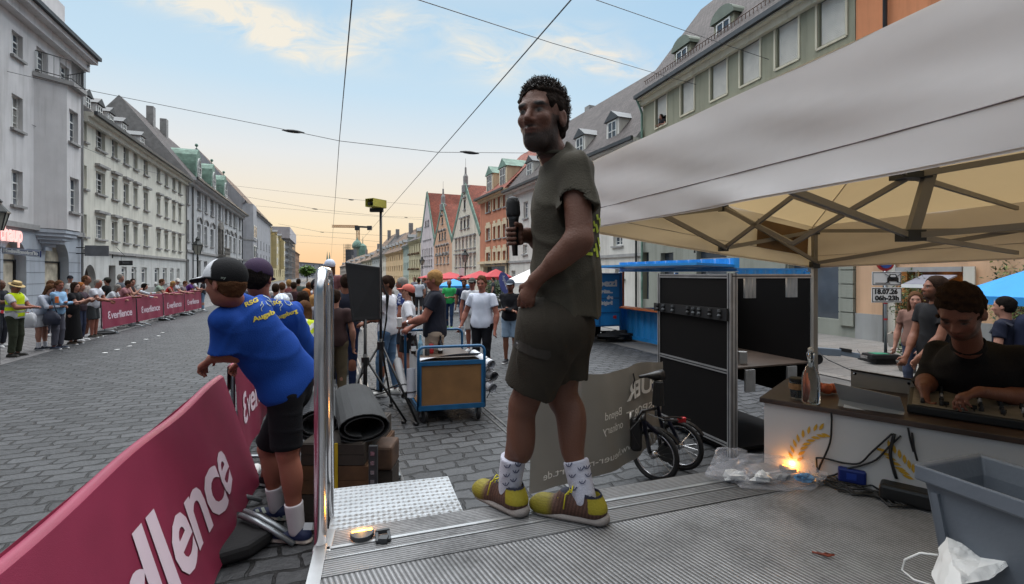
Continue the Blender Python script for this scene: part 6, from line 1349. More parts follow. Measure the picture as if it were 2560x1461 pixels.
# paper bag
q=G(2440,1452,ZS);t=thing('paper_bag','crumpled white paper carrier bag with a handle lying against the bin','bag',tuple(q));m_pap=M('white_paper',(206,206,204),rough=.7,var=.05,vs=7,bump=.3,bs=12)
mb=MB()
def pf(pts):mb.add(pts,[tuple(range(len(pts)))])
z_=[(2362,1343,1.44),(2450,1385,1.42),(2530,1372,1.40),(2532,1395,1.36),(2470,1450,1.30),(2400,1462,1.28),(2340,1500,1.3),(2330,1420,1.40),(2380,1400,1.34),(2440,1420,1.32),(2500,1405,1.34)]
V_=[P(x,y,d) for x,y,d in z_]
import bmesh
bm=bmesh.new();vv=[bm.verts.new(v) for v in V_]
for f in ((0,1,8),(0,8,7),(1,2,10),(2,3,10),(1,10,9),(1,9,8),(3,4,10),(4,9,10),(4,5,9),(5,8,9),(5,6,8),(6,7,8)):bm.faces.new([vv[i] for i in f])
bmesh.ops.subdivide_edges(bm,edges=bm.edges[:],cuts=7,use_grid_fill=True);bmesh.ops.triangulate(bm,faces=bm.faces[:])
for v in bm.verts:v.co += Vector((.2,-.8,.5))*(.020*abs(mnoise.noise(v.co*14))+.010*mnoise.noise(v.co*34)+.012*mnoise.noise(v.co*6))
bm.verts.index_update();mb.add([v.co.copy() for v in bm.verts],[tuple(v.index for v in f.verts) for f in bm.faces]);bm.free()
bk_=[v+Vector((.03,.03,-.02)) for v in V_]
for f in ((1,0,8),(8,0,7),(2,1,10),(3,2,10),(10,1,9),(4,3,10)):mb.add([bk_[i] for i in f],[(0,1,2)])
OBJ('paper',mb,m_pap,t);mb=MB();mb.tube([P(2345,1388,1.40),P(2300,1383,1.42),P(2262,1400,1.45),P(2255,1425,1.45),P(2285,1450,1.40),P(2335,1465,1.36)],.003,5);OBJ('handle',mb,m_pap,t,smooth=True)
q=G(2055,1388,ZS);mb=MB();mb.tube([q+Vector((-.03,.01,.006)),q+Vector((-.01,-.01,.008)),q+Vector((.015,.0,.006)),q+Vector((.035,-.012,.008)),q+Vector((.01,-.016,.006)),q+Vector((-.02,.0,.01))],.004,5);o=OBJ('fruit_peel',mb,M('reddish_peel',(120,56,40),rough=.7,var=.4,vs=40),None,smooth=True);tag(o,'small reddish scrap of peel on the ribbed deck','litter')
# ================================================================ canopy tent
def clothfn(t,b,tcn):
    out=t.nodes['Material Output'];tr=N(t,'ShaderNodeBsdfTranslucent');tr.inputs[0].default_value=(.82,.58,.28,1);mx=N(t,'ShaderNodeMixShader');mx.inputs[0].default_value=.20
    t.links.new(b.outputs[0],mx.inputs[1]);t.links.new(tr.outputs[0],mx.inputs[2]);t.links.new(mx.outputs[0],out.inputs[0])
m_tent=M('tent_canvas',(208,206,206),rough=.75,var=.03,vs=2,bump=.12,bs=9,fn=clothfn)
m_bar=M('tent_frame_grey',(140,136,130),rough=.5,metal=.2,var=.05)
tA,tB=P(1445,574,3.3),P(2030,668,4.98);tD=tA+Vector((1.02,-3.0,.0));tC=tB+Vector((1.59,-2.55,.12));tO=Vector((2.45,2.55,3.35));vh=.42
t=thing('canopy_tent','white pop-up canopy tent with a grey scissor frame over the DJ table','tent',(2.45,2.6,0))
def side(p,q,nm,wav=.02,sd=0,h=vh):
    d=(q - p);n_=Vector((d.y,-d.x,0)).normalized();mb=MB()
    def f(u,v):
        b_=p.lerp(q,u)+up*h*v;w=wav*(mnoise.noise(Vector((u*5+v*2.4,v*1.8 - u*2,sd)))*1.8+.5*mnoise.noise(Vector((u*14+v*6,v*3,sd+3))))*(1.1 - v*.6)
        return b_+n_*w+up*(-.012*math.sin(math.pi*u)*(1 - v))
    mb.grid(f,60,12);o=OBJ(nm,mb,m_tent,t,smooth=True)
    mb=MB();mb.grid(lambda u,v:f(u,v*.0)+up*(-.008+.016*v) - n_*.004,60,1);OBJ('hem',mb,m_tent,o);mb=MB();mb.tube([f(k/40,.27)+n_*.001 for k in range(41)],.0022,4);OBJ('seam',mb,M('canvas_seam',(112,100,98),rough=.8),o);return o
side(tA,tD,'valance',.016,1);side(tB,tA,'valance',.012,2);side(tC,tB,'valance',.012,3);side(tD,tC,'valance',.02,4)
mb=MB()
cs=[tA,tB,tC,tD]
for i in range(4):
    a,b_=cs[i]+up*vh,cs[(i+1)%4]+up*vh
    mb.grid(lambda u,v,a=a,b_=b_:a.lerp(b_,u).lerp(tO,v)+up*(-.10*math.sin(math.pi*v)*(.4+.6*math.sin(math.pi*u))),10,8)
OBJ('roof',mb,m_tent,t,smooth=False)
mb=MB()
for c in cs:mb.tube([c.lerp(tO,k/8)+up*(vh*(1 - k/8) - .012 - .04*math.sin(math.pi*k/8)) for k in range(9)],.006,4)
OBJ('roof_seam',mb,m_tent,t)
mb=MB()
for c in cs:pass
def leg(c,nm='leg'):
    q=c.lerp(tO,.03);mb=MB();mb.bar((q.x,q.y,.0),(q.x,q.y,c.z+.38),.042,.042);mb.cbox((q.x,q.y,.008),(.13,.13,.012));o=OBJ(nm,mb,m_bar,t);mb=MB();mb.cbox((q.x,q.y,c.z+.02),(.07,.07,.07));mb.cbox((q.x,q.y,c.z+.36),(.07,.07,.06));OBJ('joint',mb,m_gutter,o)
leg(tB);leg(tC);leg(tA - (tO - tA)*.03);leg(tD+Vector((.25,0,0)))
def bars(name,lst,w=.034,h=.02):
    for a,b_ in lst:mb=MB();mb.bar(a,b_,h,w);OBJ(name,mb,m_bar,t)
def scissor(p,q,sp=2):
    d=(q - p);d.z=0;d=d.normalized();inw=(tO - (p+q)/2);inw.z=0;inw=inw.normalized()*.05
    for k in range(sp):
        a,b_=p.lerp(q,k/sp),p.lerp(q,(k+1)/sp);lo,hi=up*.03,up*.37
        bars('truss_bar',[(a+inw+lo,b_+inw+hi),(a+inw*1.6+hi,b_+inw*1.6+lo)])
    for k in range(1,sp):
        a=p.lerp(q,k/sp)+inw;mb=MB();mb.cbox(a+up*.03,(.07,.05,.05));mb.cbox(a+up*.37,(.07,.05,.05));OBJ('joint',mb,m_gutter,t)
for i in range(2):scissor(cs[i],cs[(i+1)%4],2 - i)
J1,J2=P(2276,440,2.62),P(2276,590,2.62)
mb=MB();mb.bar(J2 - up*.02,tO - up*.12,.05,.05);OBJ('king_post',mb,m_bar,t)
mb=MB();mb.cbox(J1,(.15,.11,.035));OBJ('hub',mb,m_gutter,t);mb=MB();mb.cbox(J2,(.1,.09,.06));OBJ('hub',mb,m_gutter,t);mb=MB();mb.lathe([(.05,-.1),(.09,0),(.06,.03)],tO - up*.1,10);OBJ('crown_plate',mb,m_gutter,t)
for i in range(4):
    m_=(cs[i]+cs[(i+1)%4])/2;inw=(tO - m_);inw.z=0;inw=inw.normalized()*.06
    c4=J1.lerp(m_,.5);lo,hi=m_+inw+up*.03,m_+inw+up*.37;mid_lo=m_.lerp(J2,.5);mid_lo.z=(lo.z+J2.z)/2 - .0;mid_hi=Vector((mid_lo.x,mid_lo.y,(hi.z+J1.z)/2))
    bars('truss_bar',[(lo,mid_hi),(hi,mid_lo),(mid_hi,J2),(mid_lo,J1)] if i == 0 else [(hi,J1),(lo,J2)],.03,.02)
mb=MB();mid=P(1742,545,4.1);mb.tube([mid,mid+Vector((.0,.0,-.1)),mid+Vector((-.02,0,-.3))],.008,5);mb.tube([mid,mid+Vector((.03,.0,-.16)),mid+Vector((.04,0,-.25))],.005,5);OBJ('tie_strap',mb,m_blackp,t)
u_=(tA - tB).normalized();n_=Vector((u_.y,-u_.x,0));n_=n_ if n_.y<0 else -n_
m=frame(tB+u_*1.05+n_*.03+up*.10,-u_,up);mb=MB();mb.box((0,0,-.004),(.9,.26,0),m);o=OBJ('printed_panel',mb,M('print_show_through',(120,92,60),rough=.8,var=.1),t)  # tan panel is the valance print showing through the cloth
me=text_mesh('THE',.09,flip=True);me.materials.append(M('print_brown',(84,62,40),rough=.8));oo=bpy.data.objects.new('lettering',me);COL.objects.link(oo);place(oo,o,m @ Matrix.Translation((.75,.1,.004)))

# ================================================================ blue kiosk container and trailer
m_kb=M('container_blue',(40,132,196),rough=.4,var=.08,vs=2);m_or=M('orange_shelf',(206,112,58),rough=.5,var=.1)
K1=P(1553,0,14.1);K1.z=0;kd=Vector((.36,-.93,0)).normalized();kn=Vector((-kd.y,kd.x,0));kn=kn if kn.x>0 else -kn      # along the front towards the camera; away from the street
t=thing('kiosk_container','bright blue container kiosk with an open hatch and orange counter','kiosk',tuple(K1+kd*2.5+kn));KL,KW,KH=4.3,2.0,1.98
def corr(p,d,L,z0,z1,n,nm,per=.14,dep=.03):
    mb=MB();k=int(L/per*2);
    xs=[]
    for i in range(k+1):xs.append(p+d*(L*i/k)+n*(dep if i%4 in (1,2) else 0))
    for i in range(k):mb.add([xs[i]+up*z0,xs[i+1]+up*z0,xs[i+1]+up*z1,xs[i]+up*z1],[(0,1,2,3)])
    return OBJ(nm,mb,m_kb,t)
corr(K1,kd,KL,.14,.88,-kn,'front_wall');corr(K1+kn*KW,kd,KL,.14,.88,kn,'back_wall');corr(K1,kn,KW,.14,.88,-kd,'end_wall');corr(K1+kd*KL,kn,KW,.14,KH,kd,'end_wall')
mb=MB();mb.prism([K1 - kn*.05+up*(KH - .02),K1+kd*KL - kn*.05+up*(KH - .02),K1+kd*KL+kn*(KW+.05)+up*(KH - .02),K1+kn*(KW+.05)+up*(KH - .02)],up*.06);OBJ('roof',mb,m_kb,t)
corr(K1 - kn*.08,kd,KL+.1,KH+.042,KH+.25,-kn,'roof_rim',per=.2,dep=.04)
mb=MB()
for c in (K1,K1+kn*KW,K1+kd*KL,K1+kd*KL+kn*KW):mb.cbox(c+up*(KH/2+.04),(.1,.1,KH - .16))
for a,b_ in ((K1,K1+kd*KL),(K1+kn*KW,K1+kd*KL+kn*KW)):mb.bar(a+up*.1,b_+up*.1,.09,.09);mb.bar(a+up*.9,b_+up*.9,.07,.05)
OBJ('frame',mb,m_kb,t)
mb=MB();hp=[K1+up*(KH+.06),K1+kd*KL+up*(KH+.06),K1+kd*KL - kn*1.1+up*(KH+.1),K1 - kn*1.1+up*(KH+.1)];mb.prism(hp,up*.05);OBJ('hatch',mb,m_kb,t)
mb=MB();mb.prism([K1 - kn*.35+kd*.2+up*.93,K1 - kn*.35+kd*3.4+up*.93,K1+kn*.02+kd*3.4+up*.93,K1+kn*.02+kd*.2+up*.93],up*.04);mb.bar(K1+kd*.12 - kn*.01+up*.95,K1+kd*.12 - kn*.01+up*KH,.05);OBJ('counter',mb,m_or,t)
mb=MB();mb.bar(K1 - kn*.2+up*.9,K1 - kn*1.0+up*(KH+.08),.02);OBJ('gas_strut',mb,m_black,t)
tq=K1 - kd*2.6 - kn*.1;t=thing('trailer','blue closed trailer with white lettering and a red tail lamp beside the kiosk','trailer',tuple(tq))
e0,e1=P(1440,0,13.2),P(1552,0,13.6);e0.z=e1.z=0;ed_=(e1 - e0);Le=ed_.length;ed_.normalize();eb=Vector((-ed_.y,ed_.x,0))
mb=MB();mb.prism([e0+up*.42,e1+up*.42,e1+eb*2+up*.42,e0+eb*2+up*.42],up*1.5);OBJ('box',mb,m_kb,t,bevel=.02);mb=MB()
for x in (0,Le*.5,Le - .05):mb.prism([e0+ed_*x - eb*.012+up*.44,e0+ed_*(x+.05) - eb*.012+up*.44,e0+ed_*(x+.05) - eb*.012+up*1.9,e0+ed_*x - eb*.012+up*1.9],eb*.01)
for z in (.44,.8,1.2,1.86):mb.prism([e0+ed_*.05 - eb*.02+up*z,e1 - ed_*.05 - eb*.02+up*z,e1 - ed_*.05 - eb*.02+up*(z+.03),e0+ed_*.05 - eb*.02+up*(z+.03)],eb*.01)
OBJ('door_ribs',mb,M('trailer_dark_blue',(30,96,150),rough=.4),t)
mb=MB();mb.cbox(P(1534,793,e1.y - .05) ,(.16,.04,.09));OBJ('tail_lamp',mb,m_sred,t,bevel=.01);mb=MB();mb.cbox(P(1512,802,e1.y - .05),(.3,.03,.12));OBJ('number_plate',mb,m_white,t)
m=frame(P(1452,718,e0.y - .0) - eb*.06,ed_,up);dd=e0+(m.translation - e0)
for s_,px,py,sz,w_ in (('Spezi',1480,716,.26,.78),('spitze...',1500,733,.13,.4),('das',1517,748,.13,.2),('Original!',1498,762,.13,.42)):
    r=(px - 1280)/FP;q0=e0 - eb*.035;a=(r*q0.y - q0.x)/(ed_.x - r*ed_.y);pq=q0+ed_*a;pq.z=HC+(HZ - py)/FP*pq.y;text(t,s_,frame(pq,ed_,up),sz,m_white,w=w_,bold=.012)
for k in (.35,.9):
    mb=MB();mb.lathe([(.25,-.09),(.3,-.06),(.3,.06),(.25,.09)],e0+ed_*(Le*k*.9)+eb*1.0+up*.3,18,M4=Matrix.Rotation(R(90),4,'Y'));OBJ('wheel',mb,m_rubber,t)
mb=blobmesh((K1.x - .25,K1.y - .4,.12),.55,.4,.16,31,.6,18,9);o=OBJ('dark_sack',mb,m_rubber,None);tag(o,'crumpled black sack on the ground between trailer and kiosk','sack')
# trailer coupling
t=thing('trailer_drawbar','grey trailer drawbar with coupling head ending near the sign post','drawbar',tuple(G(2090,905,0)));m_dr=M('drawbar_grey',(112,124,136),rough=.45,metal=.4,var=.1)
a,b_=G(2036,940,.42),P(2148,890,8.6);a=P(2020,876,8.7);c_=P(2100,882,8.65)
mb=MB();mb.bar(a,c_,.09,.13);mb.bar(c_,b_,.07,.09);OBJ('beam',mb,m_dr,t,bevel=.01);mb=MB();mb.bar(c_+up*.06,P(2128,884,8.6)+up*.04,.07,.06);OBJ('brake_cover',mb,m_black,t);mb=MB();mb.bar(b_,P(2166,893,8.6),.05,.05);mb.tube([P(2150,884,8.6),P(2142,874,8.6)],.008,5);OBJ('coupling_head',mb,m_steel,t,bevel=.01)
mb=MB();mb.lathe([(.06,-.03),(.1,-.025),(.1,.025),(.06,.03)],P(2042,898,8.75) - up*.0,16,M4=Matrix.Rotation(R(90),4,'X'));mb.tube([P(2042,898,8.75),P(2042,880,8.75)],.02,6);OBJ('jockey_wheel',mb,m_rubber,t);mb=MB();mb.tube([P(2042,898,8.75),Vector((P(2042,898,8.75).x,8.75,0))],.025,6);OBJ('prop',mb,m_galv,t)
mb=MB();mb.tube([P(2036,875,6),P(2070,900,5.6),P(2125,925,5.0)],.006,5);o=OBJ('stay_rope',mb,m_blackp,None);tag(o,'thin dark stay rope running from the cabinet to the grey case board','rope')

# ================================================================ parasols, flag, plants
def parasol(lbl,c,h,r,mat,n=8,rise=.45,val=.12,grp=None,square=False):
    t=thing('parasol',lbl,'parasol',(c.x,c.y,0),grp);c=Vector((c.x,c.y,0));mb=MB();n=4 if square else n;ring=[]
    def pt(k,f):a=2*math.pi*(k+.5)/n+.3;return c+Vector((math.cos(a)*r*f,math.sin(a)*r*f,h+rise*(1 - f) - .05*math.sin(math.pi*f)*0))
    top=c+up*(h+rise)
    for k in range(n):
        a,b_=pt(k,1),pt(k+1,1);mb.add([top,a,b_],[(0,1,2)]);mb.add([a,b_,b_ - up*val,a - up*val],[(0,1,2,3)])
    OBJ('canopy',mb,mat,t);mb=MB();mb.tube([c,top - up*.03],.03,6);OBJ('pole',mb,m_white,t)
    mb=MB()
    for k in range(n):mb.bar(top - up*.06,pt(k,.97) - up*.03,.02)
    OBJ('ribs',mb,m_galv,t);mb=MB();mb.lathe([(.3,0),(.3,.08),(.05,.12)],c,12);OBJ('foot',mb,m_stone,t);return t
m_pr=M('red_canvas',(176,44,52),rough=.7,var=.05);m_pb=M('blue_canvas',(44,142,210),rough=.7,var=.04)
for px,d,hh,r,lb in ((1125,38,1.55,2.3,'red market parasol left of the round sign'),(1200,33,1.62,1.7,'red market parasol right of the round sign, nearest to the camera'),(1092,52,1.5,2.6,'farthest red parasol, partly behind the man in the navy polo'),(1240,31,1.72,1.2,'small red awning parasol beside the blue feather flag')):
    parasol(lb,P(px,0,d),hh,r,m_pr,square=True,rise=.5,grp='red market parasols')
q=P(1134,0,23);pt_=parasol('small light blue parasol behind the man in the green shirt',q,1.34,.82,m_pb,rise=.32)
q=P(2590,0,7.0);pt_=parasol('light blue parasol cut by the right picture edge',q,1.58,.92,m_pb,rise=.42,val=.12)
m=frame(P(2484,755,6.3),(1,.18,0),up);text(pt_,'s, das Original!',m,.06,m_white,shear=.1,w=.34)
# feather flag
t=thing('feather_flag','blue feather flag with pale lettering leaning beside the parasols','flag',tuple(P(1268,HZ,24) - up*HC));f0=P(1250,692,24);prof_=[(1252,724),(1248,706),(1247,690),(1252,681),(1260,681),(1268,688),(1274,700),(1277,716),(1275,734),(1264,738)]
mb=MB();mb.prism([P(x,y,24) for x,y in prof_],(0,.02,0));OBJ('sail',mb,M('flag_blue',(74,82,140),rough=.7),t);mb=MB();mb.tube([P(1264,738,24.05),P(1256,700,24.05),P(1253,682,24.05)],.012,5);mb.tube([P(1264,738,24.05),Vector((P(1266,0,24).x,24.05,0))],.02,5);OBJ('mast',mb,m_white,t)
m=frame(P(1255,690,23.95),P(1268,730,23.95) - P(1255,690,23.95),(1,0,.5));text(t,'Augustana',m,.2,m_white,w=.72)
t=thing('white_tent','small white pavilion top behind the man in the white cap','tent',tuple(P(1320,HZ,26) - up*HC));c=P(1325,0,26);c.z=0;mb=MB();h=1.45
for k in range(4):a=[c+Vector((x*1.5,y*1.5,h)) for x,y in ((-1,-1),(1,-1),(1,1),(-1,1))];mb.add([a[k],a[(k+1)%4],c+up*(h+.7)],[(0,1,2)]);mb.add([a[k],a[(k+1)%4],a[(k+1)%4] - up*.2,a[k] - up*.2],[(0,1,2,3)])
OBJ('roof',mb,m_white,t);mb=MB()
for p_ in a:mb.bar(Vector((p_.x,p_.y,0)),p_,.04)
OBJ('legs',mb,m_galv,t)
m_leaf={k:M('leaves_'+k,c,rough=.6,var=.35,vs=3) for k,c in (('dark',(52,72,44)),('mid',(78,96,52)),('light',(120,130,66)))}
def shrub(name,lbl,c,h,r,n,seed,leaf=.05,mats=('dark','mid'),pot=None,cat='plant',grp=None,z0=.35,asp=1.6):
    t=thing(name,lbl,cat,tuple(c),grp);rs=random.Random(seed);tips=[]
    mb=MB()
    for k in range(9):
        a,rr=rs.uniform(0,6.28),rs.uniform(.2,1);q=c+Vector((math.cos(a)*r*rr,math.sin(a)*r*rr,z0+(h - z0)*rs.uniform(.5,1)));m1=(c+up*z0).lerp(q,.5)+Vector((rs.uniform(-.05,.05),rs.uniform(-.05,.05),.05));mb.tube([c+up*z0,m1,q],.01,4,rs=[.014,.009,.004]);tips += [q,m1,q.lerp(m1,.5)]
    OBJ('stems',mb,M('bark',(84,68,52),var=.2),t)
    for j,mk in enumerate(mats):
        mb=MB()
        for i in range(n // len(mats)):
            b_=rs.choice(tips);p=b_+Vector((rs.gauss(0,1),rs.gauss(0,1),rs.gauss(0,1)))*r*.26;d=Vector((rs.gauss(0,1),rs.gauss(0,1),rs.gauss(.3,.8))).normalized();s_=d.cross(Vector((rs.gauss(0,1),rs.gauss(0,1),1))).normalized();L=leaf*rs.uniform(.7,1.4)
            mb.add([p,p+d*L*.5+s_*L/asp*.5,p+d*L,p+d*L*.5 - s_*L/asp*.5],[(0,1,2,3)])
        OBJ('foliage',mb,m_leaf[mk],t)
    mb=MB()
    if pot == 'box':mb.lathe([(.42,0),(.46,z0),(.40,z0),(.38,z0 - .08)],c,4)
    else:mb.lathe([(.18,0),(.24,z0),(.20,z0),(.18,z0 - .05)],c,14)
    OBJ('pot',mb,M('pot_'+(pot or 'grey'),(150,144,136) if pot == 'box' else (88,84,80),rough=.8),t);return t
q=G(2262,868);shrub('potted_shrub','tall potted oleander in front of the shop window',q,1.85,.42,900,1,.09,asp=3.2,pot='box')
q=G(2278,930);shrub('potted_shrub','low dark leafy plant at the feet of the man in the black T-shirt',q,.62,.3,400,2,.07,z0=.2)
q=G(2520,900);shrub('potted_shrub','tall loose bush behind the blue parasol at the right edge',q,2.1,.55,1300,3,.08,mats=('mid','light','dark'),asp=2.5)
q=P(1245,0,27);q.z=0;shrub('potted_shrub','dark green shrub below the feather flag',q,1.35,.6,500,4,.12)
q=P(1232,0,30);q.z=0;shrub('potted_shrub','bushy plant beside the red awning, farther left',q,1.3,.6,500,5,.12)
q=P(768,0,120);q.z=0;t=thing('tree','small green tree far down the street','tree',tuple(q));mb=MB();mb.tube([q,q+up*2.2],.12,6);OBJ('trunk',mb,MATS['bark'],t);mb=MB();rs=random.Random(9)
for i in range(900):
    d=Vector((rs.gauss(0,1),rs.gauss(0,1),rs.gauss(0,1))).normalized()*rs.uniform(.3,1) ** .5;p=q+Vector((d.x*1.9,d.y*1.9,2.6+d.z*1.2));s_=Vector((rs.gauss(0,1),rs.gauss(0,1),rs.gauss(0,1))).normalized()*.35;u2=s_.cross(up)*.7;mb.add([p,p+s_+u2,p+s_*2,p+s_ - u2],[(0,1,2,3)])
OBJ('crown',mb,M('bright_leaves',(92,122,44),var=.3),t)
# outdoor tables and parked things under the parasols (dark band in the distance)
for i,(px,d,lb) in enumerate(((1098,34,'dark cafe table with chairs left of the man in green'),(1240,24,'cafe table with folded chairs beside the feather flag'))):
    q=P(px,0,d);q.z=0;t=thing('cafe_table',lb,'table',tuple(q),'cafe tables');mb=MB();mb.lathe([(.4,.72),(.4,.75)],q,14);OBJ('table_top',mb,m_gutter,t);mb=MB();mb.tube([q,q+up*.72],.03,6);mb.lathe([(.22,0),(.2,.03)],q,10);OBJ('leg',mb,m_black,t)
    for k in range(2):
        s_=1 if k else -1;cq=q+Vector((s_*.7,.1,0));t2=thing('cafe_chair',('right' if k else 'left')+' hand black cafe chair at the '+lb.replace('dark ','').replace('cafe table','table').split(' with')[0]+(' beside the flag' if i else ' left of the man in green'),'chair',tuple(cq),'cafe chairs');mb=MB();mb.cbox(cq+up*.45,(.42,.42,.03));OBJ('seat',mb,m_black,t2)
        mb=MB();mb.cbox(cq+Vector((s_*.2,0,.7)),(.03,.4,.35));OBJ('backrest',mb,m_black,t2)
        for a in (-.18,.18):
            for b2 in (-.18,.18):mb=MB();mb.bar(cq+Vector((a,b2,0)),cq+Vector((a,b2,.44)),.025);OBJ('leg',mb,m_black,t2)
# litter on the road by the far barriers
for i in range(7):
    q=G(262+i*24+(i%3)*7,884 - i*8.5);mb=MB();mb.prism([q+Vector((math.cos(a)*.07,math.sin(a)*.05,.006)) for a in (0,1.3,2.4,4,5.2)],up*.012);o=OBJ('paper_scrap',mb,m_white,None);tag(o,('nearest','second','third','middle','third farthest','second farthest','farthest')[i]+' of the seven white paper scraps along the far pink barriers','litter','paper scraps by the far barriers')
# ================================================================ people: signed-distance bodies turned into meshes
A_=lambda v:np.array(v,'f')
def nz(v):v=A_(v);return v/(np.linalg.norm(v)+1e-9)
def cap_(a,b,ra,rb=None,k=.02,sq=None,flat='',op='u'):return dict(t='c',a=A_(a),b=A_(b),ra=ra,rb=ra if rb is None else rb,k=k,sq=sq,flat=flat,op=op)
def ell(c,r,Rm=None,k=.015,op='u'):return dict(t='e',c=A_(c),r=A_(r),R=np.eye(3,dtype='f') if Rm is None else A_(Rm),k=k,op=op)
def pln(n,p,k=0):return dict(t='p',n=nz(n),c=A_(p),k=k,op='i')      # keeps the side the normal points away from
def pbox(p):
    if p['t'] == 'c':r=max(p['ra'],p['rb'])*1.05;return np.minimum(p['a'],p['b']) - r,np.maximum(p['a'],p['b'])+r
    r=float(max(p['r']));return p['c'] - r,p['c']+r
def pdist(p,X,Y,Z):
    if p['t'] == 'p':n,c=p['n'],p['c'];return (X - c[0])*n[0]+(Y - c[1])*n[1]+(Z - c[2])*n[2]
    if p['t'] == 'e':
        x,y,z=X - p['c'][0],Y - p['c'][1],Z - p['c'][2];q=[(x*R_[0]+y*R_[1]+z*R_[2]) for R_ in p['R']];r=p['r']
        k0=np.sqrt((q[0]/r[0]) ** 2+(q[1]/r[1]) ** 2+(q[2]/r[2]) ** 2)+1e-6;k1=np.sqrt((q[0]/r[0] ** 2) ** 2+(q[1]/r[1] ** 2) ** 2+(q[2]/r[2] ** 2) ** 2)+1e-6
        return k0*(k0 - 1)/k1
    a,b=p['a'],p['b'];x,y,z=X - a[0],Y - a[1],Z - a[2];ba=b - a;L2=float(ba @ ba)+1e-9;h=(x*ba[0]+y*ba[1]+z*ba[2])/L2;hc_=np.clip(h,0,1)
    x,y,z=x - ba[0]*hc_,y - ba[1]*hc_,z - ba[2]*hc_
    if p['sq'] is not None:
        w,f=p['sq'];d=(x*w[0]+y*w[1]+z*w[2])*(f - 1);x,y,z=x+d*w[0],y+d*w[1],z+d*w[2]
    D=np.sqrt(x*x+y*y+z*z) - (p['ra']+(p['rb'] - p['ra'])*hc_);L=math.sqrt(L2)
    if 'b' in p['flat']:D=np.maximum(D,(h - 1)*L)
    if 'a' in p['flat']:D=np.maximum(D,-h*L)
    return D
def sdf_mesh(name,prims,vox,colfn=None,disp=None,mat=None,smooth_it=1):
    un=[p for p in prims if p['op'] == 'u'];lo=np.min([pbox(p)[0] for p in un],0) - vox*3;hi=np.max([pbox(p)[1] for p in un],0)+vox*3
    n=np.ceil((hi - lo)/vox).astype(int)+1;D=np.full(n,.3,'f');ax=[lo[i]+vox*np.arange(n[i],dtype='f') for i in range(3)]
    for p in prims:
        if p['t'] == 'p':i0,i1=[0]*3,n
        else:
            b0,b1=pbox(p);mg=p['k']+vox*2.5;i0=np.clip(np.floor((b0 - mg - lo)/vox).astype(int),0,n);i1=np.clip(np.ceil((b1+mg - lo)/vox).astype(int)+1,0,n)
        if any(i1[k] <= i0[k] for k in range(3)):continue
        sl=tuple(slice(i0[k],i1[k]) for k in range(3));X=ax[0][sl[0]][:,None,None];Y=ax[1][sl[1]][None,:,None];Z=ax[2][sl[2]][None,None,:]
        d=pdist(p,X,Y,Z);S_=D[sl];k=max(p['k'],1e-4)
        if p['op'] == 'u':h=np.maximum(k - np.abs(S_ - d),0)/k;D[sl]=np.minimum(S_,d) - h*h*k*.25
        elif p['op'] == 's':h=np.maximum(k - np.abs(S_+d),0)/k;D[sl]=np.maximum(S_,-d)+h*h*k*.25
        else:D[sl]=np.maximum(S_,d)
    if disp is not None:D += disp(ax[0][:,None,None],ax[1][None,:,None],ax[2][None,None,:]).astype('f')
    D[0]=D[-1]=1;D[:,0]=D[:,-1]=1;D[:,:,0]=D[:,:,-1]=1
    ins=D<0;c=[(i,j,k) for i in (0,1) for j in (0,1) for k in (0,1)];m=n - 1
    C={q:D[q[0]:q[0]+m[0],q[1]:q[1]+m[1],q[2]:q[2]+m[2]] for q in c};cnt=sum((C[q]<0).astype('i1') for q in c);cell=np.argwhere((cnt>0) & (cnt<8))
    if len(cell) == 0:return bpy.data.meshes.new(name)
    idx=np.full(m,-1,'i4');idx[tuple(cell.T)]=np.arange(len(cell));V={q:C[q][tuple(cell.T)] for q in c};acc=np.zeros((len(cell),3),'f');w=np.zeros(len(cell),'f')
    for q in c:
        for a in range(3):
            if q[a]:continue
            q2=list(q);q2[a]=1;q2=tuple(q2);v0,v1=V[q],V[q2];s_=(v0<0) != (v1<0);t_=np.where(s_,v0/np.where(s_,v0 - v1,1),0)
            for ax_ in range(3):acc[:,ax_] += np.where(s_,q[ax_]+(t_ if ax_ == a else 0),0)
            w += s_
    pos=lo+(cell+acc/w[:,None])*vox;F=[]
    for a in range(3):
        b,c2=(a+1)%3,(a+2)%3;s0=[slice(None)]*3;s1=[slice(None)]*3;s0[a]=slice(0,-1);s1[a]=slice(1,None);e=np.argwhere(ins[tuple(s0)] != ins[tuple(s1)])
        if len(e) == 0:continue
        db=np.zeros(3,int);db[b]=1;dc=np.zeros(3,int);dc[c2]=1;g=lambda o:idx[tuple((e - o).T)]
        q=np.stack([g(db+dc),g(dc),g(0*db),g(db)],1);fl=ins[tuple(e.T)];q[~fl]=q[~fl][:,::-1];F.append(q)
    F=np.concatenate(F);F=F[(F >= 0).all(1)]
    for _ in range(smooth_it):      # light smoothing
        sm=np.zeros_like(pos);ct=np.zeros(len(pos),'f')
        for k in range(4):i_,j_=F[:,k],F[:,(k+1)%4];np.add.at(sm,i_,pos[j_]);np.add.at(ct,i_,1);np.add.at(sm,j_,pos[i_]);np.add.at(ct,j_,1)
        pos=pos*.5+.5*sm/np.maximum(ct,1)[:,None]
    me=bpy.data.meshes.new(name);me.vertices.add(len(pos));me.vertices.foreach_set('co',pos.astype('f').ravel());me.loops.add(len(F)*4);me.loops.foreach_set('vertex_index',F.astype('i4').ravel())
    me.polygons.add(len(F));me.polygons.foreach_set('loop_start',np.arange(0,len(F)*4,4,dtype='i4'));me.polygons.foreach_set('loop_total',np.full(len(F),4,'i4'));me.polygons.foreach_set('use_smooth',np.ones(len(F),bool));me.update(calc_edges=True)
    col=np.ones((len(pos),4),'f');col[:,:3]=colfn(pos) if callable(colfn) else A_(colfn)
    at=me.attributes.new('Col','FLOAT_COLOR','POINT');at.data.foreach_set('color',col.ravel())
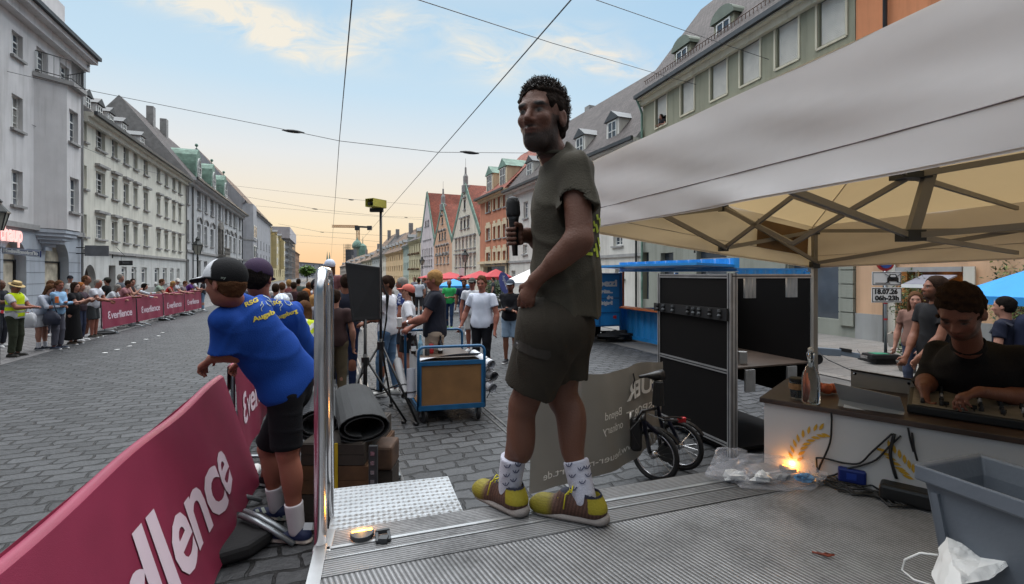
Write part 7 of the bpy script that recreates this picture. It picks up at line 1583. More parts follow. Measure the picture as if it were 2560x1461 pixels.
    if mat:me.materials.append(mat)
    return me
def attrmat(name,rough,bs,bump,spec=.4,var=.12,sss=0.0,sheen=0):
    def fn(t,b,tcn):
        a=N(t,'ShaderNodeAttribute',attribute_name='Col');nz_=N(t,'ShaderNodeTexNoise');nz_.inputs['Scale'].default_value=9;nz_.inputs['Detail'].default_value=5;t.links.new(tcn.outputs['Object'],nz_.inputs['Vector'])
        f=math_(t,'ADD',math_(t,'MULTIPLY',nz_.outputs[0],var*2),1 - var);cc=N(t,'ShaderNodeCombineColor');[t.links.new(f,cc.inputs[i]) for i in range(3)]
        mm=N(t,'ShaderNodeMix',data_type='RGBA',blend_type='MULTIPLY');mm.inputs[0].default_value=1;t.links.new(a.outputs['Color'],mm.inputs[6]);t.links.new(cc.outputs[0],mm.inputs[7]);t.links.new(mm.outputs[2],b.inputs['Base Color'])
        if sss:b.inputs['Subsurface Weight'].default_value=sss;b.inputs['Subsurface Radius'].default_value=(.02,.008,.004);b.inputs['Subsurface Scale'].default_value=.5
    return M(name,(128,128,128),rough=rough,var=0,bump=bump,bs=bs,spec=spec,fn=fn)
m_skin=attrmat('skin',.55,140,.25,.35,.16);m_cloth=attrmat('cloth',.85,160,.35,.2,.1);m_hair=attrmat('hair',.95,70,.8,.08,.25);m_leather=attrmat('shoe_fabric',.65,120,.3,.35,.08)
SK={'fair':(168,122,104),'tan':(126,82,63),'ruddy':(146,92,76),'brown':(98,65,48)}
HC_={'black':(26,22,20),'dark':(46,34,27),'brown':(84,58,40),'blond':(156,120,76),'ginger':(150,92,50),'grey':(132,128,122),'white':(180,176,170)}
def folds(seed,amp=.004,f=26.0,d1=(.3,.2,1)):
    rs=np.random.RandomState(seed);ds=[nz(rs.randn(3)+A_(d1)*.6) for _ in range(5)];ph=rs.rand(5)*6
    def fn(X,Y,Z):
        g=lambda i,k:np.sin((X*ds[i][0]+Y*ds[i][1]+Z*ds[i][2])*k+ph[i])
        w=(X*ds[0][0]+Y*ds[0][1]+Z*ds[0][2])*f+1.9*g(1,f*.4)+ph[0];w2=(X*ds[2][0]+Y*ds[2][1]+Z*ds[2][2])*f*.8+1.5*g(3,f*.35);m1=.5+.5*g(4,f*.3)
        return amp*(.5*np.sin(w) - 1.7*m1*np.exp(-(np.sin(w*1.1)/.33) ** 2) - 1.5*(1 - m1)*np.exp(-(np.sin(w2*1.2)/.3) ** 2)+.9)
    return fn
def fuzz(seed,amp=.006,f=70):
    rs=np.random.RandomState(seed);ds=[nz(rs.randn(3)) for _ in range(6)];ph=rs.rand(6)*6
    def fn(X,Y,Z):
        s_=0
        for i in range(6):s_=s_+np.sin((X*ds[i][0]+Y*ds[i][1]+Z*ds[i][2])*f*(1+.35*i)+ph[i]+1.3*np.sin((X*ds[(i+1)%6][0]+Y*ds[(i+1)%6][1]+Z*ds[(i+1)%6][2])*f*.5))
        return amp*s_/2.2
    return fn
def rig(x,y,face,H=1.75,z0=0.0,lean=0,lside=0,hy=0,hp=0,hands=None,stance=.09,step=0.0,crouch=0,elb=None,wide=1.0):
    """joints of a standing figure; face: degrees, 0 = towards +x, 90 = away; hands: {'L': (forward, left, up), 'R': ...} metres from the feet, in the figure's own frame"""
    s=H/1.75;f=A_((math.cos(R(face)),math.sin(R(face)),0));l=A_((-f[1],f[0],0));u=A_((0,0,1));o=A_((x,y,z0))
    J=dict(s=s,f=f,l=l,u=u,o=o);pt=lambda a,b,c:o+(f*a+l*b+u*c)*s
    J['pel']=pt(-.02 - .0035*lean,0,.94 - crouch);le=R(lean);ls=R(lside);ub=nz(f*math.sin(le)+u*math.cos(le)+l*math.sin(ls));fb=nz(f*math.cos(le) - u*math.sin(le));J['ub']=ub;J['fb']=fb
    pb=lambda a,b,c:J['pel']+(fb*a+l*b+ub*c)*s
    J['waist']=pb(.0,0,.13);J['chest']=pb(.0,0,.34);J['neck']=pb(.0,0,.50);J['shL']=pb(0,.18*wide,.44);J['shR']=pb(0,-.18*wide,.44)
    ha=R(face+hy);J['hf']=nz(A_((math.cos(ha)*math.cos(R(hp)),math.sin(ha)*math.cos(R(hp)),-math.sin(R(hp)))));hl=A_((-math.sin(ha),math.cos(ha),0));J['hl']=hl;J['hu']=nz(np.cross(J['hf'],hl))
    nd=nz(ub*.6+u*.4+f*.1*(1 if lean<10 else 2));J['head']=J['neck']+nd*.155*s
    hands=hands or {}
    for S_,sg in (('L',1),('R',-1)):
        sh=J['sh'+S_];h=hands.get(S_,(.06,.26*sg,.80));w=pt(*h);L1_,L2_=.29*s,.26*s;d=w - sh;D_=np.linalg.norm(d)
        if D_>(L1_+L2_)*.985:w=sh+d/D_*(L1_+L2_)*.985;d=w - sh;D_=np.linalg.norm(d)
        a=(L1_ ** 2 - L2_ ** 2+D_ ** 2)/(2*D_);hh=math.sqrt(max(L1_ ** 2 - a*a,0));dn=d/D_;hint=A_(-u*.8+l*sg*.55 - f*.35);hint=hint - dn*(hint @ dn);J['el'+S_]=sh+dn*a+nz(hint)*hh;J['wr'+S_]=w
        J['hip'+S_]=J['pel']+l*.09*sg*s - u*.02*s;st=step*sg;J['an'+S_]=pt(st - .03,stance*sg*1.1,.085);J['kn'+S_]=(J['hip'+S_]+J['an'+S_])/2+f*(.035+crouch*.5)*s;J['toe'+S_]=nz(f+l*.18*sg)
    return J
def hand(J,S_,r=.009,curl=.6,hd=None,hn=None):
    s=J['s'];w=J['wr'+S_];sg=1 if S_ == 'L' else -1
    hd=nz(w - J['el'+S_]) if hd is None else nz(hd);hn=nz(np.cross(hd,J['f']+J['u']*.2)*sg*-1) if hn is None else nz(hn);hn=nz(hn - hd*(hn @ hd));sd=nz(np.cross(hd,hn));L=[]
    L.append(cap_(w,w+hd*.075*s,.027*s,.034*s,.02,(hn,1.7)))
    for i,(o_,ln) in enumerate(((-.028,.062),(-.0095,.072),(.0095,.068),(.027,.052))):
        b0=w+hd*.082*s+sd*o_*s*1.12;c1=curl*(.5+.12*i);d1=nz(hd*math.cos(c1)+hn*math.sin(c1));d2=nz(hd*math.cos(c1*2.3)+hn*math.sin(c1*2.3));L.append(cap_(b0 - hd*.01,b0+d1*ln*.5*s,r,r*.95,.003));L.append(cap_(b0+d1*ln*.5*s,b0+d1*ln*.5*s+d2*ln*.5*s,r*.95,r*.8,.004))
    t0=w+hd*.03*s - sd*.026*s;t1=t0+nz(hd*.8 - sd*.7+hn*.3)*.04*s;L.append(cap_(t0,t1,r*1.25,r*1.1,.012));L.append(cap_(t1,t1+nz(hd+hn*.5 - sd*.1)*.03*s,r*1.1,r*.85,.004));return L
def headprims(J,hs=1.0,jaw=1.0,nk=.92):
    c,f,l,u,s=J['head'],J['hf'],J['hl'],J['hu'],J['s']*hs;Rm=[f,l,u];q=lambda a,b,d:c+(f*a+l*b+u*d)*s
    L=[ell(q(-.012,0,.035),A_((.098,.077,.088))*s,Rm,.02),ell(q(.02,0,-.035),A_((.07,.060*jaw,.078))*s,Rm,.03),ell(q(.052,0,-.083),A_((.026,.026*jaw,.022))*s,Rm,.03),
         cap_(q(.077,-.038,.026),q(.077,.038,.026),.012*s,None,.02),ell(q(.062,.036,-.018),A_((.022,.022,.02))*s,Rm,.02),ell(q(.062,-.036,-.018),A_((.022,.022,.02))*s,Rm,.02),
         cap_(q(.083,0,.014),q(.106,0,-.026),.0085*s,.0125*s,.012),ell(q(.092,.013,-.03),A_((.011,.008,.008))*s,Rm,.008),ell(q(.092,-.013,-.03),A_((.011,.008,.008))*s,Rm,.008),
         ell(q(.082,0,-.056),A_((.014,.024,.007))*s,Rm,.008),ell(q(.079,0,-.067),A_((.014,.02,.007))*s,Rm,.008),
         ell(q(.092,.031,.006),A_((.013,.017,.010))*s,Rm,.012,'s'),ell(q(.092,-.031,.006),A_((.013,.017,.010))*s,Rm,.012,'s'),
         ell(q(.072,.031,.005),A_((.013,.013,.012))*s,Rm,.003),ell(q(.072,-.031,.005),A_((.013,.013,.012))*s,Rm,.003)]
    for sg in (1,-1):L += [ell(q(-.006,.078*sg,-.005),A_((.02,.009,.032))*s,[nz(f - l*sg*.3),nz(l+f*sg*.3),u],.006),ell(q(.0,.087*sg,-.002),A_((.009,.006,.016))*s,Rm,.004,'s')]
    L += [cap_(q(-.02,0,-.05),J['neck'] - J['u']*.02,.056*s*nk,.062*s*nk,.03)];return L
def skincol(J,skin,hair,beard=0.0,hs=1.0,lips=True,glasses=False):
    sk=A_(lin(SK.get(skin,skin) if isinstance(skin,str) else skin));hc=A_(lin(HC_[hair]));c,f,l,u,s=J['head'],J['hf'],J['hl'],J['hu'],J['s']*hs
    def fn(p):
        q=(p - c)/s;a,b,d=q @ f,q @ l,q @ u;col=np.tile(sk,(len(p),1));ab=np.abs(b);front=a>.045
        def mixin(mask,cc):col[:]=col*(1 - mask[:,None])+A_(cc)*mask[:,None]
        red=np.exp(-((a - .1)/.03) ** 2 - (b/.03) ** 2 - ((d+.025)/.02) ** 2)*.35+np.exp(-((ab - .045)/.02) ** 2 - ((d+.03)/.022) ** 2)*.2*front;mixin(red,sk*A_((1.05,.72,.68)))
        if beard:
            m=np.clip(((-.052+.5*np.clip(.075 - a,0,1)) - d)/.022,0,1)*(np.abs(d)<.2)*(a>-.03)*(np.linalg.norm(q,axis=1)<.17)*(d>-.135);m=m*(1 - np.exp(-((d+.062)/.006) ** 2 - (b/.015) ** 2)*.75);mst=np.exp(-((d+.047)/.007) ** 2 - (b/.032) ** 2)*(a>.07);side=np.clip((a - -.02)/.01,0,1)*np.clip((.055 - a)/.02,0,1)*(d<-.0)*(ab>.05)*(ab<.072)*(d>-.12);m=m*np.clip((a+.025)/.03,0,1)
            mixin(np.clip(np.maximum(np.maximum(m*.8,mst*.75),side*.7),0,1)*beard*1.35*(.85+.15*np.sin(p[:,0]*900)*np.sin(p[:,2]*800)),hc*1.1+sk*.05)
        if lips:mixin(np.clip(1.4 - ((d+.061)/.0085) ** 2 - (b/.024) ** 2,0,1)*front*(a>.07)*.75,sk*A_((.8,.42,.40)))
        mixin(np.clip(2 - ((d+.0615)/.0022) ** 2 - (b/.026) ** 2,0,1)*(a>.07)*.6,sk*.25)
        e=((ab - .031)/.0135) ** 2+((d - .005)/.0065) ** 2;mixin(np.clip(1.6 - e,0,1)*(a>.05)*.85,(.12,.105,.095));mixin(np.clip(1.6 - ((ab - .031)/.0072) ** 2 - ((d - .005)/.0062) ** 2,0,1)*(a>.05),(.012,.009,.007))
        mixin(np.clip(1.5 - ((ab - .031)/.016) ** 2 - ((d - .0125)/.0028) ** 2,0,1)*(a>.05)*.7,sk*.18)
        mixin(np.clip(1.7 - ((ab - .034)/.0185) ** 2 - ((d - .0265+(ab - .03)*.12)/.0068) ** 2,0,1)*(a>.05)*.95,hc*.8)
        if glasses:r_=np.sqrt(((ab - .032)/.022) ** 2+((d - .004)/.017) ** 2);mixin(((np.abs(r_ - 1)<.16)*(a>.05)).astype('f'),(.02,.02,.02))
        return col
    return fn
def hairprims(J,kind,hs=1.0,hv=1.0):
    c,f,l,u,s=J['head'],J['hf'],J['hl'],J['hu'],J['s']*hs;Rm=[f,l,u];q=lambda a,b,d:c+(f*a+l*b+u*d)*s
    th={'short':1.06,'bald':1.015,'curly':1.09,'long':1.12,'bob':1.12,'pony':1.07}.get(kind,1.06)
    L=[ell(q(-.018,0,.043),A_((.098*th,.079*th,.088*th*1.02))*s,Rm,.01)]
    if kind in ('long','bob'):L += [cap_(q(-.055,0,.02),q(-.075,0,-.12 if kind == 'bob' else -.30),.075*s,.06*s,.04,(f,1.5)),cap_(q(-.01,.075,.0),q(-.02,.08,-.12 if kind == 'bob' else -.22),.026*s,.02*s,.02),cap_(q(-.01,-.075,.0),q(-.02,-.08,-.12 if kind == 'bob' else -.22),.026*s,.02*s,.02)]
    elif kind == 'pony':L += [cap_(q(-.1,0,.04),q(-.13,0,-.2),.03*s,.015*s,.02),ell(q(-.05,0,.0),A_((.06,.07,.07))*s,Rm,.02)]
    else:L += [ell(q(-.045,0,-.01),A_((.062,.073,.07))*s,Rm,.03)]
    if kind == 'curly':L += [ell(q(-.01,0,.112),A_((.07,.065,.035))*s,Rm,.03)]
    fr=.055 if kind != 'bald' else -.02;L += [ell(q(.085,0,-.035 if kind != 'bald' else .06),A_((.075,.078,.115 if kind != 'bald' else .12))*s,Rm,.012,'s')]
    if kind == 'short' or kind == 'curly' or kind == 'bald':L += [pln(-u,q(0,0,-.075)),ell(q(.03,0,-.08),A_((.065,.1,.07))*s,Rm,.01,'s')]
    return L
def hatmesh(J,kind,par,cols,vox,hs=1.0):
    c,f,l,u,s=J['head'],J['hf'],J['hl'],J['hu'],J['s']*hs;Rm=[f,l,u];q=lambda a,b,d:c+(f*a+l*b+u*d)*s;vx=min(vox,.009*max(1,vox/.012))
    if kind == 'cap':
        L=[ell(q(-.01,0,.045),A_((.116,.094,.102))*s,Rm,.01),pln(-u+f*.30,q(.05,0,.040)),ell(q(.125,0,.045),A_((.075,.075,.011))*s,[nz(f - u*.12),l,nz(u+f*.12)],.012)]
        me=sdf_mesh('cap',L,vx,(lambda p:np.where((((p - c)/s) @ f>.0)[:,None] & (((p - c)/s) @ u>.047)[:,None],A_(lin(cols[1])),np.where((((p - c)/s) @ f>.11)[:,None],A_(lin(cols[-1])),A_(lin(cols[0]))))),mat=m_cloth)
    elif kind == 'backcap':
        L=[ell(q(-.01,0,.045),A_((.112,.09,.098))*s,Rm,.01),pln(-u,q(0,0,.02)),ell(q(.11,0,.03),A_((.07,.07,.011))*s,Rm,.012)];me=sdf_mesh('cap',L,vx,lin(cols[0]),mat=m_cloth)
    elif kind == 'straw':
        L=[cap_(q(-.01,0,.06),q(-.01,0,.15),.092*s,.078*s,.004,None,'ab'),cap_(q(0,0,.058),q(0,0,.07),.165*s,.165*s,.01,(l,1.15),'ab')]
        me=sdf_mesh('straw_hat',L,vx,lambda p:np.where(((((p - c)/s) @ u>.075) & (((p - c)/s) @ u<.098))[:,None],A_(lin((60,46,40))),A_(lin(cols[0]))),mat=m_cloth)
    else:
        L=[ell(q(-.01,0,.055),A_((.135,.105,.105))*s,Rm,.01),pln(-u,q(0,0,.03))]
        for b in (-.055,0,.055):L += [cap_(q(.11,b,.10),q(.0,b*1.1,.175),.014*s,.014*s,.004,None,'','s'),cap_(q(-.05,b*1.1,.165),q(-.14,b,.08),.014*s,.014*s,.004,None,'','s')]
        me=sdf_mesh('helmet',L,vx*.8,lin(cols[0]),mat=m_leather)
    n_={'cap':'cap','backcap':'cap','straw':'straw_hat'}.get(kind,'helmet');return OBJ(n_,me,m_cloth,par)
def dress(J,label,top=('tee',(200,200,200)),bot=('jeans',(50,60,90)),shoe=(200,200,200),sole=(190,190,190),skin='fair',hair=('short','dark'),hat=None,beard=0.0,vox=.018,grp=None,girth=1.0,hs=1.0,seed=1,sock=None,curl=.6,glasses=False,hd=None,hn=None,legs=True,hem=-.06,nohand=(),extra=None,sl=.55,boxy=1.0,topcol=None,handr=None,fold=.004,cat='person',headvox=None,name='person',foldk=1.0):
    s,f,l,u=J['s'],J['f'],J['l'],J['u'];g=girth;t=thing(name,label,cat,tuple(float(v) for v in (J['anL']+J['anR'])/2 - A_((0,0,.085))*s) if legs else tuple(float(v) for v in J['pel']),grp)
    fb,ub=J.get('fb',f),J.get('ub',u);hd=hd or {};hn=hn or {};r_h=handr or max(.0088*s,vox*.62)
    B=[cap_(J['pel'],J['chest'],.09*s,.10*s,.03,(fb,1.3)),cap_(J['shL'],J['shR'],.045*s,None,.03)]
    for S_ in 'LR':
        B += [cap_(J['sh'+S_],J['el'+S_],.050*s*g,.040*s*g,.03),cap_(J['el'+S_],J['wr'+S_],.041*s*g,.026*s,.015),cap_(J['el'+S_]*.8+J['wr'+S_]*.2,J['el'+S_]*.55+J['wr'+S_]*.45,.043*s*g,.035*s*g,.03)]
        if S_ not in nohand:B += hand(J,S_,r_h,curl,hd.get(S_),hn.get(S_))
        if legs:
            hp,kn,an=J['hip'+S_],J['kn'+S_],J['an'+S_];lr=J.get('lr',1.0);fw=J.get('footf'+S_,f)
            B += [cap_(hp,kn,.085*s*g,.058*s*lr,.03),cap_(kn,an,.056*s*lr,.036*s*lr,.02),ell(kn*.68+an*.32 - fw*.016*s,A_((.052,.052,.115))*s*lr,[nz(fw),nz(np.cross(an - kn,fw)),nz(kn - an)],.03)]
    B += headprims(J,hs);body=sdf_mesh('body',B,vox,skincol(J,skin,hair[1],beard,hs,glasses=glasses),mat=m_skin);OBJ('body',body,m_skin,t)
    # top
    kind,tc_=top[0],top[1];hemp=J['pel']+ub*hem*s;T=[cap_(hemp - ub*.05*s,J['waist'],.165*s*g*boxy,.155*s*g*(boxy*.5+.5),.05,(fb,1.32)),cap_(J['waist'],J['chest'],.155*s*g*(boxy*.5+.5),.165*s*g,.05,(fb,1.36)),cap_(J['shL']*.9+J['shR']*.1 - ub*.012*s,J['shR']*.9+J['shL']*.1 - ub*.012*s,.062*s,None,.06),cap_(J['chest'],J['neck'] - ub*.045*s,.10*s*g,.062*s,.06,(fb,1.25))]
    for S_ in 'LR':
        sh,el,wr=J['sh'+S_],J['el'+S_],J['wr'+S_]
        if kind in ('tee','polo','vest'):
            if kind != 'vest':T += [cap_(sh,sh*(1 - sl)+el*sl,.066*s*g,.067*s*g,.035,None,'b')]
        elif kind == 'long':T += [cap_(sh,el,.062*s*g,.054*s*g,.035),cap_(el,wr*.92+el*.08,.053*s*g,.038*s,.015,None,'b')]
        elif kind == 'rolled':T += [cap_(sh,el,.064*s*g,.056*s*g,.035),cap_(el,wr*.3+el*.7,.056*s*g,.052*s,.015,None,'b')]
    if legs:T += [cap_(J['hipL']*.92+J['hipR']*.08+ub*.045*s,J['hipR']*.92+J['hipL']*.08+ub*.045*s,.113*s*g,None,.07)]
    T += extra or [];T.append(pln(-ub,hemp));sh_=OBJ({'tee':'tshirt','polo':'polo_shirt','vest':'top','long':'shirt','rolled':'shirt'}[kind],sdf_mesh('shirt',T,vox,topcol if topcol else lin(tc_),folds(seed,fold if vox<.02 else .003,24*foldk),mat=m_cloth),m_cloth,t);J['shirt']=sh_
    if kind in ('polo','rolled'):
        OBJ('collar',sdf_mesh('collar',[cap_(J['neck'] - ub*.03*s,J['neck']+ub*.022*s,.072*s,.066*s,.01,None,'ab'),cap_(J['neck'] - ub*.0*s,J['neck']+ub*.1*s,.06*s,.06*s,.004,None,'','s')],min(vox,.012),lin(tuple(x*.9 for x in tc_)),mat=m_cloth),m_cloth,sh_)
    if legs:      # bottoms
        bk,bc=bot;Q=[cap_(J['hipL'],J['hipR'],.108*s*g,None,.04,(f,1.12)),cap_(J['pel'],J['waist'] - ub*.06*s,.13*s*g,.14*s*g,.04,(fb,1.3))]
        if bk == 'skirt' or bk == 'longskirt':
            m_=(J['anL']+J['anR'])/2;k_=.94 if bk == 'longskirt' else .42;e=J['pel']*(1 - k_)+m_*k_;Q += [cap_(J['pel'],e,.15*s,.23*s if bk == 'longskirt' else .19*s,.04,(f,1.15),'b')]
        for S_ in 'LR':
            hp,kn,an=J['hip'+S_],J['kn'+S_],J['an'+S_]
            if bk == 'shorts':Q += [cap_(hp,hp*.08+kn*.92,.098*s*g,.092*s*g,.035,None,'b')]
            elif bk in ('jeans','trousers','leggings'):
                w={'jeans':1.0,'trousers':1.22,'leggings':.9}[bk];Q += [cap_(hp,kn,.094*s*g,.066*s*w,.035),cap_(kn,an*.96+kn*.04,.064*s*w,.052*s*w,.02,None,'b')]
        OBJ({'skirt':'skirt','longskirt':'long_skirt','shorts':'shorts','jeans':'jeans'}.get(bk,'trousers'),sdf_mesh('bottoms',Q,vox,lin(bc),folds(seed+5,.0035,22),mat=m_cloth),m_cloth,t)
        for S_ in 'LR':
            an=J['an'+S_];fd_=J.get('toe'+S_,f);ft=an - u*.085*s*.99;wd=nz(np.cross(u,fd_));sc_=A_(lin(sole));uc=A_(lin(shoe));z_=ft[2]
            K=[cap_(ft - fd_*.055*s+u*.035*s,ft+fd_*.14*s+u*.03*s,.038*s,.036*s,.02,(wd,.95)),cap_(ft - fd_*.04*s+u*.05*s,an+u*.005,.038*s,.034*s,.03),cap_(ft - fd_*.06*s+u*.012*s,ft+fd_*.16*s+u*.012*s,.042*s,None,.006,(u,2.6))]
            OBJ('shoe',sdf_mesh('shoe',K,min(vox,.012),lambda p:np.where((p[:,2]<z_+.028*s)[:,None],sc_,uc),mat=m_leather),m_leather,t)
            if sock:OBJ('sock',sdf_mesh('sock',[cap_(an - u*.01,an*(1 - sock[1])+J['kn'+S_]*sock[1],.043*s*J.get('lr',1),.05*s*J.get('lr',1),.01,None,'b')],min(vox,.01),lin(sock[0]),mat=m_cloth),m_cloth,t)
    if hair[0] != 'none':OBJ('hair',sdf_mesh('hair',hairprims(J,hair[0],hs)+([pln(J['hu'] - J['hf']*(.3 if hat[0] == 'cap' else 0),J['head']+(J['hf']*.05+J['hu']*.052)*J['s']*hs)] if hat else []),min(vox,.011),lin(HC_[hair[1]]),fuzz(seed,.0065 if hair[0] == 'curly' else .003,85 if hair[0] == 'curly' else 60),mat=m_hair),m_hair,t)
    if hat:hatmesh(J,hat[0],t,hat[1:],vox,hs)
    return t
def decal(V,F,target,name,mat,parent,off=.004):
    """lay a flat outline given in photo pixels onto a real surface"""
    me0=target.data;bv=BVHTree.FromPolygons([WM[target.name] @ v.co for v in me0.vertices],[tuple(p.vertices) for p in me0.polygons]);o=Vector((0,0,HC));out=[];ok=[]
    for x,y in V:
        d=Vector(((x - 1280)/FP,1,(HZ - y)/FP)).normalized();h,nn,_,_=bv.ray_cast(o,d)
        if h is None:ok.append(False);out.append(Vector((0,0,0)))
        else:ok.append(True);nn=nn if nn.dot(d)<0 else -nn;out.append(h+nn*off)
    F=[f for f in F if all(ok[i] for i in f) and max((out[f[0]] - out[i]).length for i in f)<.08]
    if not F:return None
    me=bpy.data.meshes.new(name);me.from_pydata(out,[],F);return OBJ(name,me,mat,parent)
def dtext(s,x0,y0,x1,y1,hgt,target,mat,parent,bold=.02,shear=0.0,nm='lettering'):
    me=text_mesh(s,1.0,bold=bold,shear=shear);V=[(v.co.x,v.co.y) for v in me.vertices];F=[tuple(p.vertices) for p in me.polygons];bpy.data.meshes.remove(me);xs=[v[0] for v in V];a,w=min(xs),max(xs) - min(xs)
    V,F=fine_flat(V,F,.35);dx,dy=x1 - x0,y1 - y0;L=math.hypot(dx,dy);nx,ny=dy/L,-dx/L
    return decal([(x0+dx*(x - a)/w+nx*y*hgt,y0+dy*(x - a)/w+ny*y*hgt) for x,y in V],F,target,nm,mat,parent)
def dpoly(pts,target,mat,parent,nm='print'):
    V,F=fine_flat(pts,[tuple(range(len(pts)))],8);return decal(V,F,target,nm,mat,parent)
def dline(pts,w,target,mat,parent,nm='print'):
    V=[];F=[]
    for i in range(len(pts) - 1):
        (x0,y0),(x1,y1)=pts[i],pts[i+1];L=math.hypot(x1 - x0,y1 - y0)+1e-6;nx,ny=-(y1 - y0)/L*w/2,(x1 - x0)/L*w/2;k=len(V);V += [(x0+nx,y0+ny),(x1+nx,y1+ny),(x1 - nx,y1 - ny),(x0 - nx,y0 - ny)];F.append((k,k+1,k+2,k+3))
    return decal(V,F,target,nm,mat,parent)
# ---------------------------------------------------------------- the standing man on the stage
pj=lambda x,y,d:A_(P(x,y,d))
J=dict(s=1.08,f=nz((-.93,.36,0)),l=nz((-.36,-.93,0)),u=A_((0,0,1)))
J.update(pel=pj(1396,805,2.05),waist=pj(1416,700,2.05),chest=pj(1418,520,2.04),neck=pj(1388,388,2.03),head=pj(1354,300,1.99),shL=pj(1438,428,1.88),shR=pj(1392,422,2.20),elL=pj(1450,600,1.80),wrL=pj(1338,702,1.88),elR=pj(1375,620,2.28),wrR=pj(1318,588,2.13),
         hipL=pj(1376,820,1.97),hipR=pj(1408,820,2.12),knL=pj(1311,1010,2.02),anL=pj(1284,1205,2.06),knR=pj(1408,1000,2.12),anR=pj(1450,1212,2.06))
J['hf']=nz((-.50,-.865,.02));J['hl']=nz(np.cross(A_((0,0,1)),J['hf']));J['hu']=nz(np.cross(J['hf'],J['hl']));J['ub']=nz(J['chest'] - J['pel']);J['fb']=J['f'];J['lr']=1.12
hl_,tl_=A_(G(1292,1284,ZS)),A_(G(1196,1238,ZS));hr_,tr_=A_(G(1488,1306,ZS)),A_(G(1354,1281,ZS));J['toeL']=nz(tl_ - hl_);J['toeR']=nz(tr_ - hr_);J['footfL']=J['toeL'];J['footfR']=J['toeR']
for S_,h_ in (('L',hl_),('R',hr_)):a_=J['an'+S_];J['an'+S_]=A_((h_[0]+J['toe'+S_][0]*.055,h_[1]+J['toe'+S_][1]*.055,ZS+.115))
t=thing('person','man in olive T-shirt and cargo shorts standing on the stage holding a microphone','person',tuple((hl_+hr_)/2));vx=.0052;s=J['s']
B=[cap_(J['pel'],J['chest'],.09,.10,.03),cap_(J['shL'],J['shR'],.05,None,.03)]
for S_ in 'LR':
    B += [cap_(J['sh'+S_],J['el'+S_],.056,.050,.03),cap_(J['el'+S_],J['wr'+S_],.045,.029,.02),cap_(J['el'+S_]*.85+J['wr'+S_]*.15,J['el'+S_]*.5+J['wr'+S_]*.5,.050,.038,.03)]
    hp,kn,an=J['hip'+S_],J['kn'+S_],J['an'+S_];fw=J['toe'+S_]
    B += [cap_(hp,kn,.092,.060,.03),ell(kn+fw*.022,(.040,.042,.05),None,.03),cap_(kn,an,.051,.033,.02),ell(kn*.68+an*.32 - fw*.018,(.057,.057,.13),[nz(fw),nz(np.cross(an - kn,fw)),nz(kn - an)],.03)]
J['s']=.98
B += hand(J,'L',.0098,.45,hd=nz(pj(1296,790,1.93) - J['wrL']),hn=nz((.5,.8,-.1)))
# right hand closed round the microphone
mc0,mc1=pj(1288,640,2.06),pj(1281,492,2.05);md_=nz(mc1 - mc0);gp=pj(1286,590,2.055);toM=nz(gp - J['wrR']);side_=nz(np.cross(md_,toM))
B += [cap_(J['wrR'],gp+side_*.0+toM*-.032,.032,.036,.02,(side_,1.3))]
for i in range(4):
    o_=md_*(.028 - .0195*i)*1.05;c_=gp+o_;ring_=[c_+(-toM*math.cos(a)+side_*math.sin(a)*-1)*.029 for a in np.linspace(-.9,3.9,6)]
    for k in range(5):B.append(cap_(ring_[k],ring_[k+1],.0105 - .0006*k,None,.004))
th0=J['wrR']*.35+gp*.65+md_*.03;B += [cap_(th0,gp+md_*.042 - toM*.012+side_*.024,.013,.012,.012),cap_(gp+md_*.042 - toM*.012+side_*.024,gp+md_*.05+toM*.018+side_*.024,.012,.010,.004)]
J['s']=1.08;hs=1.10
B += headprims(J,hs,.95,.86)+[ell(J['head']+(J['hf']*.05+J['hu']*-.093)*J['s']*hs,(.036,.04,.034),[J['hf'],J['hl'],J['hu']],.03)];hero=OBJ('body',sdf_mesh('body',B,vx,skincol(J,(94,61,47),'black',1.0,hs),mat=m_skin),m_skin,t)
# shirt
sp=J['pel'];T=[cap_(pj(1411,800,2.05),J['waist'],.194,.178,.05,(J['f'],1.22)),cap_(J['waist'],pj(1415,520,2.04),.178,.178,.05,(J['f'],1.24)),cap_(pj(1414,520,2.04),pj(1408,435,2.03),.172,.115,.05,(J['f'],1.22)),cap_(J['shL']*.95+J['shR']*.05,J['shR']*.92+J['shL']*.08,.080,None,.06),cap_(J['chest'],pj(1392,392,2.03),.10,.072,.05),
     cap_(J['shL'],J['shL']*.42+J['elL']*.58,.072,.086,.03,None,'b'),cap_(J['shR'],J['shR']*.45+J['elR']*.55,.072,.08,.03,None,'b'),cap_(J['shL']*.5+J['elL']*.5,J['shL']*.35+J['elL']*.65,.060,.072,.004,None,'','s'),cap_(J['shR']*.5+J['elR']*.5,J['shR']*.35+J['elR']*.65,.058,.068,.004,None,'','s'),
     pln((-.02,0,-1),pj(1400,790,2.05)),cap_(J['neck'],J['head']*.6+J['neck']*.4,.060,.062,.03,None,'','s')]
fa_=folds(3,.0058,20,(.5,.2,.5));fb2=folds(8,.0048,13,(1,.3,.2))
shirt=OBJ('tshirt',sdf_mesh('tshirt',T,vx,lin((66,62,53)),lambda X,Y,Z:fa_(X,Y,Z)+fb2(X,Y,Z),mat=m_cloth),m_cloth,t)
OBJ('collar',sdf_mesh('collar',[cap_(J['neck'] - J['u']*.012,J['neck']+J['u']*.004 ,.079,.076,.004,None,'ab'),cap_(J['neck'] - J['u']*.05,J['neck']+J['u']*.05,.069,.067,.003,None,'','s')],.004,lin((60,56,47)),mat=m_cloth),m_cloth,shirt)
m_neon=M('neon_print',(150,164,40),rough=.7,var=.05)
